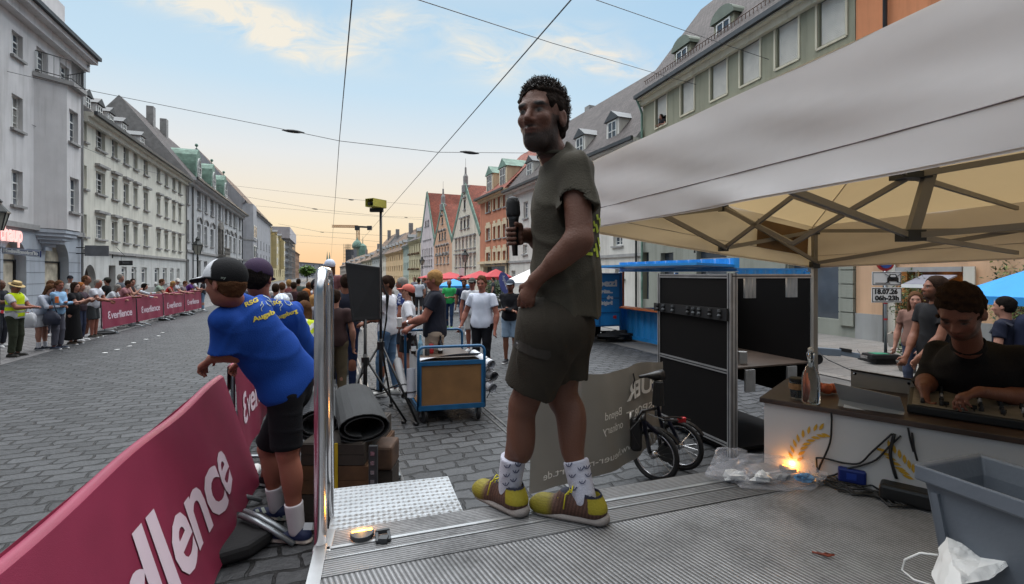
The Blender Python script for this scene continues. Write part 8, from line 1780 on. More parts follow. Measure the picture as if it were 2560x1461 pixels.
for pg in ([(1493,537),(1498,536),(1500,549),(1495,550)],[(1486,553),(1490,552),(1491,566),(1487,566)],[(1499,545),(1504,545),(1509,580),(1504,580)],[(1490,560),(1495,560),(1500,578),(1495,584)],[(1478,585),(1486,583),(1487,592),(1481,591)],[(1496,594),(1500,594),(1508,634),(1503,634)],[(1490,610),(1494,608),(1500,643),(1495,644)],[(1468,630),(1485,632),(1485,640),(1469,638)],[(1484,573),(1490,571),(1490,579),(1485,580)],[(1486,622),(1491,621),(1492,629),(1487,630)]):dpoly([(x - 5,y) for x,y in pg],shirt,m_neon,shirt)
# shorts
kL,kR=J['hipL']*.20+J['knL']*.80,J['hipR']*.30+J['knR']*.70
Q=[cap_(J['hipL'],J['hipR'],.135,None,.05,(J['f'],1.0)),cap_(J['pel'],J['waist'],.16,.15,.05,(J['f'],1.2)),cap_(J['hipL'],kL,.135,.116,.04,None,'b'),cap_(J['hipR'],kR,.13,.108,.04,None,'b'),cap_(kL*.9+J['hipL']*.1,kL+(kL - J['hipL'])*.1,.095,.105,.004,None,'','s'),cap_(kR*.9+J['hipR']*.1,kR+(kR - J['hipR'])*.1,.088,.098,.004,None,'','s')]
m1_=pj(1330,905,1.9);Q.append(ell(pj(1336,900,1.905),(.075,.03,.10),[nz((1,0,.1)),nz((0,1,0)),nz((-.1,0,1))],.012))
fs_=folds(14,.005,22,(.8,.2,.6));so_=OBJ('cargo_shorts',sdf_mesh('shorts',Q,.0058,lin((48,43,36)),fs_,mat=m_cloth),m_cloth,t)
m_fl=M('pocket_flap',(44,39,33),rough=.85,var=.05);dpoly([(1283,862),(1296,850),(1340,872),(1376,876),(1378,890),(1368,900),(1340,894),(1300,878)],so_,m_fl,so_,'pocket_flap');dpoly([(1290,853),(1295,850),(1301,861),(1296,868),(1290,862)],so_,m_black,so_,'badge');dpoly([(1292,856),(1295,854),(1298,861),(1295,864)],so_,m_vg,so_,'badge_inlay')
# socks, shoes
ms_=M('sock_print',(60,64,90),rough=.8)
for S_,marks in (('L',[(1270,1166),(1290,1178),(1268,1188),(1284,1200),(1266,1210),(1296,1162)]),('R',[(1424,1163),(1452,1172),(1432,1190),(1456,1206),(1436,1222),(1466,1168),(1470,1188)])):
    an,kn,td_=J['an'+S_],J['kn'+S_],J['toe'+S_];so2=OBJ('sock',sdf_mesh('sock',[cap_(an - td_*.01 - A_((0,0,.03)),an*.66+kn*.34,.050,.056,.02,None,'b')],.005,lin((178,178,190)),folds(4,.0012,60,(0,0,3)),mat=m_cloth),m_cloth,t)
    for x,y in marks:dline([(x - 8,y - 3),(x - 4,y+3),(x+2,y+3),(x+7,y - 5)],2.2,so2,ms_,so2);dline([(x - 2,y+1),(x - 1,y - 4)],1.8,so2,ms_,so2)
    h_=hl_ if S_ == 'L' else hr_;z=A_((0,0,1));wd=nz(np.cross(z,td_));tilt=0.0;hh=A_((h_[0],h_[1],ZS));L_=.285 if S_ == 'R' else .27
    q=lambda a,b_,c_:hh+td_*a+wd*b_+z*c_
    K=[cap_(q(.0,0,.055),q(L_ - .06,0,.042),.043,.040,.03,(wd,.98)),cap_(q(-.005,0,.06),q(.02,0,.115),.04,.046,.03,(wd,1.0)),cap_(q(.03,0,.07),q(.12,0,.085),.046,.04,.03,(wd,1.05)),ell(q(L_ - .07,0,.034),(.075,.046,.036),[td_,wd,z],.03),cap_(q(.02,0,.11),q(.015,0,.17),.040,.044,.006,None,'','s')]
    upc=A_(lin((84,58,48)));yel=A_(lin((138,126,34)));brn=A_(lin((124,104,62)))
    def cf_(p,hh=hh,td_=td_,L_=L_,upc=upc,yel=yel,brn=brn):
        a=(p - hh) @ td_;zz_=p[:,2] - ZS;st=(.85+.3*np.sin(a*420+zz_*90))[:,None];c=upc*st;k=np.clip((a - (L_ - .115))/.03,0,1)[:,None];c=c*(1 - k)+yel*.8*(.9+.12*np.sin(zz_*700))[:,None]*k;k=((a<.012+zz_*.1) & (zz_>.055))[:,None];c=np.where(k,yel*1.1,c);k=((zz_>.112))[:,None];return np.where(k,A_(lin((28,30,48))),c)
    sho=OBJ('shoe',sdf_mesh('shoe',K,.0045,cf_,mat=m_leather),m_leather,t)
    OBJ('sole',sdf_mesh('sole',[cap_(q(-.012,0,.016),q(L_ - .06,0,.014),.046,.045,.01,(z,2.1)),cap_(q(-.02,0,.026),q(.05,0,.022),.042,.04,.01,(z,1.7)),pln(-z,q(0,0,.0))],.0045,lin((138,131,127)),mat=m_leather),m_leather,sho)
    lm=MB()
    for k in range(4):c_=q(.085+.022*k,0,.128 - .011*k);lm.tube([Vector(c_ - wd*.03 - z*.008),Vector(c_+z*.008),Vector(c_+wd*.03 - z*.008)],.0035,5)
    for sg in (-1,1):c_=q(.085,sg*.01,.135);lm.tube([Vector(c_),Vector(c_+wd*sg*.03+z*.018),Vector(c_+wd*sg*.05 - z*.0),Vector(c_+wd*sg*.03+td_*.02 - z*.01),Vector(c_)],.003,5);lm.tube([Vector(c_),Vector(c_+wd*sg*.035+td_*.03 - z*.02),Vector(c_+wd*sg*.05+td_*.035 - z*.075)],.0028,5)
    OBJ('laces',lm,M('yellow_lace',(188,176,30),rough=.7),sho,smooth=True)
# hair: fuzzy mass with many short curled locks
hp_=hairprims(J,'short',hs)+[ell(J['head']+(J['hf']*.045+J['hl']*.08*sg_+J['hu']*-.01)*J['s']*hs,(.05,.03,.06),[J['hf'],J['hl'],J['hu']],.006,'s') for sg_ in (-1,1)];hair=OBJ('hair',sdf_mesh('hair',hp_,.0055,lin((34,27,23)),fuzz(5,.004,80),mat=m_hair),m_hair,t)
hm=MB();rs=np.random.RandomState(2);c,f,l,u=J['head'],J['hf'],J['hl'],J['hu'];S2=1.08*hs;n=0
while n<1900:
    d=nz(rs.randn(3));a,b_,e=d @ f,d @ l,d @ u
    if e<-.45 or (a>.25 and e<.43) or (a>-.1 and e<.0) or (a>.02 and abs(b_)>.5 and e<.35):continue
    k=1.06+.06*max(0,e);p=c+(f*(-.018+.098*k*a)+l*(.079*k*b_)+u*(.043+.09*k*e))*S2;g=nz(d*.6+rs.randn(3)*.75+u*.2);g2=nz(g+rs.randn(3)*.9);L_=rs.uniform(.008,.017)*(1.25 if e>.5 else 1);hm.tube([Vector(p - d*.006),Vector(p+g*L_*.5),Vector(p+g*L_*.5+g2*L_*.6)],.0012,3,rs=[.0022,.0018,.0008]);n += 1
OBJ('curls',hm,M('hair_strands',(36,28,24),rough=.55,var=.3),hair)
# microphone
t=thing('microphone','black handheld microphone in the standing man\'s right hand','microphone',tuple(mc0));mb=MB();a0_,a1_=Vector(mc0),Vector(mc1);mb.tube([a0_.lerp(a1_,k) for k in (0,.18,.19,.22,.6,.66)],.02,16,rs=[.0115,.013,.016,.018,.022,.026]);OBJ('handle',mb,m_blackp,t,smooth=True)
mb=MB();mb.tube([a0_.lerp(a1_,k) for k in (.66,.68,.72,.9,.97,1.0)],.03,16,rs=[.026,.03,.031,.030,.024,.01]);OBJ('grille',mb,M('mic_mesh',(26,26,27),rough=.5,metal=.4,bump=.5,bs=500),t,smooth=True)

# ---------------------------------------------------------------- two men in blue leaning on the barrier
m_yel=M('yellow_print',(196,176,60),rough=.7,var=.05)
BLUE=(24,66,146)
J=dict(s=1.14,f=nz((-.78,.62,0)),l=nz((-.62,-.78,0)),u=A_((0,0,1)))
J.update(pel=pj(730,955,3.38),waist=pj(678,890,3.25),chest=pj(612,812,3.1),neck=pj(585,745,3.02),head=pj(563,712,2.92),shL=pj(560,800,2.92),shR=pj(655,765,3.3),elL=pj(565,895,2.95),wrL=pj(535,893,3.35),elR=pj(640,900,3.6),wrR=pj(600,905,3.7),
         hipL=pj(712,985,3.28),hipR=pj(738,975,3.52),knL=pj(718,1128,3.32),anL=pj(742,1282,3.40),knR=pj(670,1120,3.66),anR=pj(692,1262,3.72))
J['elL']=pj(622,884,3.12);J['wrL']=pj(530,897,2.98)
J['hf']=nz((-.97,.18,-.12));J['hl']=nz(np.cross(A_((0,0,1)),J['hf']));J['hu']=nz(np.cross(J['hf'],J['hl']));J['ub']=nz(J['chest'] - J['pel']);J['fb']=nz(np.cross(J['l'],J['ub']))*1.0;J['fb']=J['fb'] if J['fb'] @ J['f']>0 else -J['fb']
for S_ in 'LR':J['toe'+S_]=nz((-.98,.1,0));J['footf'+S_]=J['toe'+S_];a_=J['an'+S_];a_[2]=.10
J['lr']=1.1
LM=dress(J,'man in blue club T-shirt and black and white cap leaning on the barrier',('tee',BLUE),('shorts',(22,22,26)),shoe=(24,34,66),sole=(190,180,170),skin='ruddy',hair=('short','brown'),hat=('cap',(26,26,28),(206,208,212),(24,24,26)),vox=.0085,girth=1.0,sock=((206,202,206),.34),curl=.9,hd={'L':(-.75,.3,-.5),'R':(-.7,.3,-.5)},hn={'L':(-.4,.3,-.9),'R':(-.4,.3,-.9)},hem=-.02,sl=.78,boxy=1.14,fold=.0055,seed=12,hs=.99,foldk=.7,beard=.15,extra=[cap_(pj(562,805,2.96),pj(562,884,2.98),.072,.094,.05,None,'b')])
SH=J['shirt'];dtext('RSG',614,768,646,754,15,SH,m_yel,SH,.04);dtext('Augsburg',632,806,716,774,17,SH,m_yel,SH,.04);m_lg=M('pale_print',(150,160,150),rough=.7)
LG=[[(622,735),(630,740),(634,752),(640,760),(634,768),(636,775)],[(632,762),(637,751),(648,747),(658,752),(664,760)],[(640,736),(652,742),(660,752),(668,756)],[(645,750),(650,758),(658,762),(662,756)]]
for l_ in LG:dline([(x+18,y+4) for x,y in l_],1.6,SH,m_lg,SH)
# three pale stripes on the shoes, dark stripes on the shorts, cap badge
for x,y in ((693,1305),(706,1302),(719,1299),(622,1287),(636,1283),(650,1279)):
    for ob in [c for c in LM.children if c.name.startswith('shoe')]:
        dpoly([(x,y - 12),(x+7,y - 14),(x+17,y+3),(x+9,y+5)],ob,m_lg,ob,'stripe')
hp_o=[c for c in LM.children if c.name.startswith('cap')][0];dtext('ny',553,697,565,698,9,hp_o,m_lg,hp_o)
J=dict(s=1.1,f=nz((-.62,.78,0)),l=nz((-.78,-.62,0)),u=A_((0,0,1)))
J.update(pel=pj(742,935,4.3),waist=pj(735,880,4.15),chest=pj(700,805,3.95),neck=pj(655,745,3.8),head=pj(645,700,3.72),shL=pj(618,790,3.72),shR=pj(735,775,4.1),elL=pj(600,880,3.9),wrL=pj(590,880,4.25),elR=pj(720,860,4.5),wrR=pj(660,860,4.7),hipL=pj(720,950,4.2),hipR=pj(752,950,4.4),knL=pj(690,1075,4.2),anL=pj(664,1195,4.3),knR=pj(730,1070,4.4),anR=pj(740,1190,4.45))
J['hf']=nz((-.12,.97,-.2));J['hl']=nz(np.cross(A_((0,0,1)),J['hf']));J['hu']=nz(np.cross(J['hf'],J['hl']));J['ub']=nz(J['chest'] - J['pel']);J['fb']=nz(np.cross(J['l'],J['ub']));J['fb']=J['fb'] if J['fb'] @ J['f']>0 else -J['fb']
for S_ in 'LR':J['toe'+S_]=nz((-.95,.3,0));J['footf'+S_]=J['toe'+S_];J['an'+S_][2]=.10
LM2=dress(J,'man in blue club T-shirt and dark purple cap, seen from behind at the barrier',('tee',BLUE),('shorts',(24,26,30)),shoe=(22,24,28),sole=(200,200,198),skin='ruddy',hair=('short','black'),hat=('backcap',(58,44,66)),vox=.0095,girth=1.05,curl=.8,hem=-.02,sl=.6,boxy=1.1,fold=.005,seed=15,hs=1.08)
SH2=J['shirt'];dtext('RSG',672,768,702,758,14,SH2,m_yel,SH2,.04);dtext('Augsburg',690,800,744,781,14,SH2,m_yel,SH2,.04)
for l_ in LG:dline([(x+66,y+3) for x,y in l_],1.5,SH2,m_lg,SH2)

# ---------------------------------------------------------------- the DJ behind the table
J=dict(s=.97,f=nz((-.72,-.69,0)),l=nz((.69,-.72,0)),u=A_((0,0,1)))
J.update(pel=pj(2462,1130,2.55),waist=pj(2455,1040,2.5),chest=pj(2440,930,2.42),neck=pj(2420,858,2.32),head=pj(2402,785,2.2),shL=pj(2556,895,2.3),shR=pj(2345,880,2.62),elR=pj(2318,955,2.55),wrR=pj(2310,972,2.38),elL=pj(2600,1000,2.3),wrL=pj(2448,980,2.2),hipL=pj(2500,1150,2.5),hipR=pj(2430,1140,2.6))
J['hf']=nz((-.74,-.46,-.55));J['hl']=nz(np.cross(A_((0,0,1)),J['hf']));J['hu']=nz(np.cross(J['hf'],J['hl']));J['ub']=nz(J['chest'] - J['pel']);J['fb']=J['f']
for S_,dx in (('L',.1),('R',-.08)):q=J['pel']+A_((dx,dx*-.6,0));J['an'+S_]=A_((q[0],q[1],.09));J['kn'+S_]=A_((q[0] - .03,q[1] - .03,.52));J['toe'+S_]=J['f']
DJ=dress(J,'dark-haired man in a black shirt bent over the DJ controller',('rolled',(24,22,23)),('trousers',(30,30,34)),shoe=(30,30,30),skin=(118,74,58),hair=('curly','dark'),beard=.75,vox=.0075,girth=1.08,curl=1.0,hd={'R':(-.25,-.45,-.75),'L':(-.85,.05,-.3)},hn={'R':(.2,-.5,-.2),'L':(0,-.3,-.9)},hem=-.1,fold=.006,seed=21,hs=1.03)
mb=MB()
for x,y in ((2398,915),(2405,945),(2398,1002)):pass

# ---------------------------------------------------------------- everyone else
def gp_(px,d):return ((px - 1280)/FP*d,d)
def per(px,d,face,label,H=1.74,grp=None,rigk=None,z0=0.0,**k):
    x,y=gp_(px,d);J=rig(x,y,face,H,z0,**(rigk or {}));vox=k.pop('vox',min(.022,max(.011,d/480*.62)));k.setdefault('curl',.8);k.setdefault('seed',int(px)%97);t=dress(J,label,grp=grp,vox=vox,**k);return J,t
CL='spectators along the far pink barriers';fwd=lambda a=.38,b=.16,c=1.12:{'L':(a,b,c),'R':(a,-b,c)}
lean_b=lambda ln=28,c=1.06,hy=0,**k:dict(lean=ln,hands={'L':(.42,.05,c),'R':(.44,-.03,c)},hy=hy,hp=10,**k)
# far crowd, left to right
per(2,12.4,15,'bald man in dark clothes cut by the left picture edge',1.78,CL,dict(hands=fwd(.35,.12,1.2)),top=('tee',(34,36,42)),bot=('trousers',(40,42,50)),hair=('bald','dark'),skin='brown')
Jh,th=per(40,11.0,12,'man in a yellow safety vest and straw hat holding a phone',1.74,CL,dict(hands=fwd(.36,.06,1.14),hp=22,hy=-12),top=('tee',(186,188,192)),bot=('trousers',(52,56,44)),shoe=(44,42,38),sole=(40,38,34),hair=('short','grey'),hat=('straw',(182,158,112)),skin='ruddy',girth=1.1)
vp=[cap_(Jh['pel'] - Jh['u']*.0,Jh['waist'],.196,.186,.05,(Jh['f'],1.3)),cap_(Jh['waist'],Jh['chest']+Jh['u']*.05,.186,.19,.05,(Jh['f'],1.33)),cap_(Jh['shL']*.8+Jh['shR']*.2,Jh['shR']*.8+Jh['shL']*.2,.078,None,.05),cap_(Jh['neck'] - Jh['u']*.02,Jh['neck']+Jh['u']*.1,.09,.1,.01,None,'','s'),pln((0,0,-1),Jh['pel'] - Jh['u']*.02)]
zb_=float(Jh['pel'][2]);OBJ('safety_vest',sdf_mesh('vest',vp,.014,lambda p:np.where((np.abs(p[:,2] - zb_ - .10)<.028)[:,None] | (np.abs(p[:,2] - zb_ - .24)<.026)[:,None],A_(lin((150,152,150))),A_(lin((198,220,30)))),folds(2,.004,20),mat=m_cloth),m_cloth,th)
per(108,12.0,8,'long-haired woman in a white blouse leaning forward with an orange phone',1.72,CL,dict(lean=24,hands={'L':(.44,.05,1.1),'R':(.44,-.04,1.1)},hp=26),top=('long',(186,192,206)),bot=('skirt',(176,178,184)),shoe=(30,34,44),hair=('long','brown'),sock=((205,205,210),.3))
per(146,12.1,10,'man with glasses in a light blue shirt with his arms crossed',1.76,CL,dict(lean=4,hands={'L':(.24,-.12,1.18),'R':(.27,.12,1.16)},hp=8,hy=-25),top=('long',(136,172,204)),bot=('trousers',(84,84,94)),shoe=(40,46,62),hair=('short','brown'),skin='ruddy',glasses=True,beard=.2)
per(186,12.9,14,'clapping woman in a black top and long black skirt',1.70,CL,dict(lean=5,hands={'L':(.34,.03,1.22),'R':(.34,-.04,1.25)},hy=-10),top=('tee',(28,27,30)),bot=('longskirt',(18,17,19)),shoe=(70,60,50),hair=('long','dark'),skin='fair')
per(203,13.6,14,'ginger-haired woman clapping behind the woman in black',1.68,CL,dict(hands={'L':(.36,.03,1.25),'R':(.36,-.04,1.22)}),top=('tee',(66,54,62)),bot=('jeans',(50,56,76)),hair=('bob','ginger'))
per(217,14.4,30,'tall shaven-headed man in a sand-coloured T-shirt in the second row',1.88,CL,dict(hp=4),top=('tee',(150,140,134)),bot=('shorts',(84,80,74)),hair=('bald','brown'),beard=.7,skin='tan')
per(237,14.3,16,'balding man in a white polo and grey shorts at the barrier\'s end',1.78,CL,dict(lean=12,hands={'L':(.36,.10,1.04),'R':(.40,-.06,1.08)},hp=12),top=('polo',(198,200,208)),bot=('shorts',(62,64,66)),shoe=(56,50,42),hair=('bald','grey'),skin='ruddy',girth=1.12)
per(268,17.2,20,'man in a black T-shirt and dark flat cap behind the barrier',1.80,CL,dict(hy=160),top=('tee',(24,24,26)),bot=('jeans',(44,48,60)),hair=('short','dark'),hat=('backcap',(50,52,46)))
per(276,16.3,20,'grey-haired woman in a white T-shirt bent over the first pink banner',1.66,CL,lean_b(34,1.05),top=('tee',(196,200,206)),bot=('jeans',(60,66,84)),hair=('bob','grey'))
per(306,16.9,24,'dark-haired man in a dusty pink T-shirt leaning on the barrier',1.76,CL,lean_b(26,1.07),top=('tee',(164,116,120)),bot=('jeans',(60,60,70)),hair=('short','dark'),skin='tan',beard=.5)
per(303,18.4,20,'tall grey curly-haired man in the second row by the second banner',1.90,CL,dict(hy=-20),top=('tee',(88,92,100)),bot=('jeans',(50,54,66)),hair=('curly','grey'))
per(326,17.5,22,'smiling woman with glasses in a dark vest holding her chin up',1.76,CL,dict(lean=10,hands={'L':(.4,.1,1.1),'R':(.3,-.1,1.3)},hy=-55),top=('vest',(48,44,46)),bot=('jeans',(60,64,80)),hair=('pony','dark'),glasses=True)
Jp,tp2=per(345,18.0,26,'woman with a dark curly bob in a white blouse leaning and pointing',1.66,CL,dict(lean=34,hands={'L':(.5,.15,1.06),'R':(.62,-.1,1.25)}),top=('long',(190,196,204)),bot=('trousers',(120,36,50)),hair=('bob','black'))
per(176,18.5,20,'small man in the back row looking over the woman in black',1.86,CL,dict(hy=-60),top=('tee',(180,176,172)),bot=('jeans',(60,60,70)),hair=('short','dark'),hat=('backcap',(28,28,34)))
per(128,14.6,10,'woman with brown hair half hidden behind the man in light blue',1.72,CL,dict(hp=15),top=('tee',(196,184,190)),bot=('jeans',(60,60,70)),hair=('long','brown'))
per(420,20.8,24,'blonde woman in a red sleeveless top leaning on the third banner',1.68,CL,lean_b(30,1.06),top=('vest',(184,46,44)),bot=('jeans',(60,66,84)),hair=('bob','blond'))
per(436,21.5,22,'older man in a white shirt and white cap at the third banner',1.74,CL,lean_b(18,1.06,hy=-60),top=('polo',(196,198,204)),bot=('trousers',(80,80,84)),hair=('short','white'),hat=('cap',(200,196,190),(200,196,190),(190,186,180)))
per(452,22.3,24,'short-haired woman in a grey top leaning at the fourth banner',1.66,CL,lean_b(28,1.06),top=('tee',(140,130,134)),bot=('jeans',(50,54,64)),hair=('short','brown'))
per(470,23.2,24,'man in a purple T-shirt leaning far over the fourth banner',1.76,CL,lean_b(30,1.06),top=('tee',(92,50,120)),bot=('jeans',(40,44,54)),hair=('short','black'),skin='tan')
per(482,24.0,26,'man in a white T-shirt at the end of the fourth banner',1.78,CL,lean_b(20,1.1,hy=-20),top=('tee',(200,202,208)),bot=('jeans',(40,44,54)),hair=('short','dark'))
per(506,24.5,200,'woman in light blue jeans standing beyond the last pink banner',1.70,CL,dict(),top=('tee',(46,44,50)),bot=('jeans',(112,140,168)),hair=('long','dark'))
per(394,19.8,24,'man in a pale green shirt between the second and third banners',1.76,CL,lean_b(22,1.06),top=('tee',(160,176,160)),bot=('jeans',(48,52,64)),hair=('short','brown'))
# phone, bags with the far crowd
def solid(name,lbl,cat,q,sz,mat,rz=0,bev=.006,grp=None,tp=0):
    mb=MB();mb.cbox((0,0,0),sz,Matrix.Translation(q) @ Matrix.Rotation(rz,4,'Z') @ Matrix.Rotation(tp,4,'Y'));o=OBJ(name,mb,mat,None,bevel=bev);return tag(o,lbl,cat,grp)
solid('phone','orange-cased phone held up by the woman in the white blouse','phone',P(142,750,11.9),(.085,.02,.16),M('orange_case',(226,120,50),rough=.4))
solid('phone','dark phone in the hands of the man in the safety vest','phone',P(92,771,10.95),(.15,.07,.015),m_black)
def sack(name,lbl,c,rx,ry,rz,mat,seed,strap=None):
    t=thing(name,lbl,'bag',(c[0],c[1],c[2] - rz));OBJ('body',blobmesh(c,rx,ry,rz,seed,.25,18,12),mat,t,smooth=True);mb=MB();mb.tube([Vector((c[0] - rx*.6,c[1],c[2]+rz*.8)),Vector((c[0],c[1],c[2]+rz+(strap or .2))),Vector((c[0]+rx*.6,c[1],c[2]+rz*.8))],.012,5);OBJ('strap',mb,mat,t,smooth=True)
sack('tote_bag','pale grey tote bag hanging beside the safety-vest man',P(73,805,11.6),.17,.08,.24,m_vinyl,3);sack('shoulder_bag','dark navy shoulder bag hanging between the blouse and the blue shirt',P(130,800,11.9),.2,.12,.22,M('navy_bag',(34,38,56),rough=.6),5,.3)
# group behind the two men in blue
ML='spectators behind the two men in blue'
per(706,6.4,118,'cyclist with a white vented helmet and dark green jersey, seen from behind',1.72,ML,dict(lean=32,hands=fwd(.5,.16,1.05),hp=12),top=('tee',(36,62,58)),bot=('shorts',(20,20,24)),hair=('short','dark'),hat=('helmet',(206,214,226)),vox=.011)
Jg,tg=per(752,6.2,112,'long-haired girl in a lime and white striped top leaning forward',1.66,ML,dict(lean=34,hands=fwd(.5,.16,1.0),hp=14,lside=-4),top=('tee',(190,196,60)),bot=('jeans',(24,24,30)),hair=('long','brown'),vox=.010,
    topcol=lambda p:np.where((np.sin(((p[:,2] - .2*p[:,0] - .45*p[:,1])*60))>0)[:,None],A_(lin((184,200,44))),A_(lin((206,206,200)))))
per(756,7.6,110,'dark-haired person in a grey top bent over the barrier',1.72,ML,dict(lean=28,hands=fwd(.5,.16,1.05)),top=('tee',(120,118,122)),bot=('jeans',(40,44,60)),hair=('bob','dark'))
per(784,7.9,110,'person in a white T-shirt bending forward beside the handrail',1.68,ML,dict(lean=36,hands=fwd(.5,.16,1.0)),top=('tee',(206,208,214)),bot=('jeans',(50,54,70)),hair=('long','blond'))
per(764,9.0,108,'light brown-haired woman farther back at the barrier',1.66,ML,dict(lean=14),top=('tee',(104,46,46)),bot=('jeans',(50,54,70)),hair=('long','ginger'))
per(790,9.4,100,'man with a black cap worn low, seen from behind above the crowd',1.82,ML,dict(),top=('tee',(36,38,54)),bot=('jeans',(40,44,60)),hair=('short','black'),hat=('backcap',(26,26,32)))
t=thing('transport_case','black transport case that the person in the white cap stands on','case',(*gp_(826,8.9),0));mb=MB();mb.cbox((gp_(826,8.9)[0],8.9,.21),(.6,.5,.42));OBJ('body',mb,m_blackp,t,bevel=.01);mb=MB();[mb.cbox((gp_(826,8.9)[0]+a*.29,8.9 - .252,.21),(.03,.012,.42)) for a in (-1,1)];OBJ('edge_trim',mb,m_alu,t)
per(824,8.9,105,'person in a white cap and faded plum shirt standing above the crowd',1.76,ML,dict(hy=30),z0=.425,top=('tee',(112,74,76)),bot=('trousers',(104,92,72)),hair=('bob','brown'),hat=('cap',(196,204,222),(196,204,222),(190,198,214)))
per(838,7.0,100,'person in brown trousers behind the handrail',1.7,ML,dict(),top=('tee',(60,44,44)),bot=('trousers',(96,86,68)),shoe=(190,186,180),hair=('short','dark'))
per(866,7.75,96,'man in a navy T-shirt and dark jeans, back turned, left of the loudspeaker',1.92,ML,dict(hy=10,step=.04,hands={'L':(.2,.22,.98),'R':(.2,-.22,.98)}),top=('tee',(30,33,46)),bot=('jeans',(30,42,72)),shoe=(206,206,206),hair=('short','dark'),skin='tan',vox=.011)
for i,(px,d,c,hr) in enumerate(((690,11,(60,64,80),'dark'),(706,12.5,(150,150,156),'brown'),(735,13.5,(60,40,44),'dark'),(800,13,(90,96,110),'brown'))):
    per(px,d,100,('dark-clothed','grey-shirted','maroon-shirted','slate-shirted')[i]+' spectator glimpsed far back between the other heads',1.7,ML,dict(),top=('tee',c),bot=('jeans',(46,48,60)),hair=('short',hr))
for i,(px,d,c,hr,w) in enumerate(((612,15,(70,74,90),'dark','navy-grey'),(664,14,(176,172,170),'brown','off-white'),(722,16,(110,60,60),'blond','brick-red'),(746,18,(80,90,84),'dark','moss-green'),(772,15,(196,198,204),'brown','plain white'),(812,17,(60,70,110),'grey','denim-blue'),(846,14,(84,80,84),'dark','charcoal'),(892,16,(150,120,96),'brown','camel'))):
    per(px,d,95+8*i,'distant spectator in a '+w+' top among the heads at the street centre',1.66+.03*(i%4),ML,dict(lean=3*(i%3)),top=('tee',c),bot=('jeans',(46,48,60)),hair=(('short','bob','curly')[i%3],hr))
# middle of the street
MS='people standing in the street behind the trolley'
per(966,7.5,170,'bearded man in a white T-shirt and jeans right of the tripod pole',1.90,MS,dict(hands={'L':(.26,-.02,1.08),'R':(.28,.08,1.05)},hy=35,hp=4,step=.08),top=('tee',(204,206,212)),bot=('jeans',(84,112,142)),shoe=(200,200,196),hair=('short','dark'),skin='tan',beard=.85,vox=.011)
per(1003,9.2,185,'grey-haired man with glasses in a blue floral shirt',1.86,MS,dict(hy=-10),top=('tee',(70,86,130)),bot=('shorts',(50,54,64)),hair=('short','grey'),skin='ruddy',glasses=True,topcol=lambda p:np.where((np.sin(p[:,0]*60+np.sin(p[:,2]*50)*2)*np.sin(p[:,2]*55+p[:,1]*40)>.15)[:,None],A_(lin((170,178,196))),A_(lin((48,62,116)))))
per(1018,8.2,185,'woman in a salmon cap with a dark plait and loose white shirt',1.74,MS,dict(hands={'L':(.1,.2,1.0),'R':(.2,-.05,.98)},hp=-6),top=('tee',(208,210,216)),bot=('skirt',(26,26,30)),shoe=(190,190,190),hair=('pony','dark'),hat=('cap',(200,110,98),(200,110,98),(196,104,92)),sl=.8,boxy=1.1,hem=-.08,sock=((200,200,200),.2))
Jn,tn=per(1083,6.95,192,'stocky fair-haired man in a navy polo holding a paper cup',1.98,MS,dict(hands={'L':(.34,.06,1.06),'R':(.28,-.14,.98)},hy=-6,hp=2),top=('polo',(30,32,42)),bot=('shorts',(150,134,118)),shoe=(60,60,60),hair=('short','blond'),skin='ruddy',girth=1.2,vox=.010)
q=Vector(Jn['wrL'])+Vector(Jn['f'])*.09+up*.0;t=thing('paper_cup','pale paper cup in the hand of the man in the navy polo','cup',tuple(q));mb=MB();mb.lathe([(.03,-.05),(.042,.07)],q,12);OBJ('cup',mb,m_white,t);mb=MB();mb.lathe([(.044,.068),(.044,.078)],q,12);OBJ('rim',mb,m_white,t)
mb=MB();w_=Vector(Jn['wrL']);ed=(Vector(Jn['elL']) - w_).normalized();mb.tube([w_+ed*.03,w_+ed*.055],.036,12);OBJ('wristwatch',mb,m_steel,tn)
per(1123,16.6,268,'man in a bright green T-shirt walking towards the stage',1.72,MS,dict(hands={'L':(.2,.08,1.12),'R':(.2,-.04,1.1)},step=.14),top=('tee',(56,168,92)),bot=('jeans',(40,60,92)),shoe=(120,160,110),hair=('bald','grey'),skin='tan',vox=.016)
per(1160,15.2,262,'man in a navy T-shirt and light jeans beside the man in green',1.76,MS,dict(step=.12),top=('tee',(38,44,66)),bot=('jeans',(96,128,160)),hair=('short','dark'),skin='tan',vox=.016,beard=.6)
per(1180,11.6,262,'man in a dark cap and white T-shirt with a shoulder strap',1.82,MS,dict(step=.06),top=('tee',(200,202,208)),bot=('shorts',(190,188,186)),hair=('short','dark'),hat=('cap',(70,74,70),(70,74,70),(60,64,60)),skin='ruddy',vox=.014)
Jw,tw=per(1204,8.55,250,'young man in a tight white T-shirt facing the stage, beside the trolley',1.88,MS,dict(hands={'L':(.08,.27,.86),'R':(.12,-.32,.90)},hy=10),top=('tee',(206,212,226)),bot=('jeans',(26,27,32)),shoe=(60,60,60),hair=('curly','brown'),skin='ruddy',girth=1.1,vox=.011)
q=Vector(Jw['wrR']) - up*.14;t=thing('drinks_cup','clear drinks cup held low by the young man in white','cup',tuple(q));mb=MB();mb.lathe([(.032,0),(.042,.13)],q,12);OBJ('cup',mb,m_vinyl,t);mb=MB();mb.lathe([(.043,.126),(.043,.136)],q,12);OBJ('rim',mb,m_white,t)
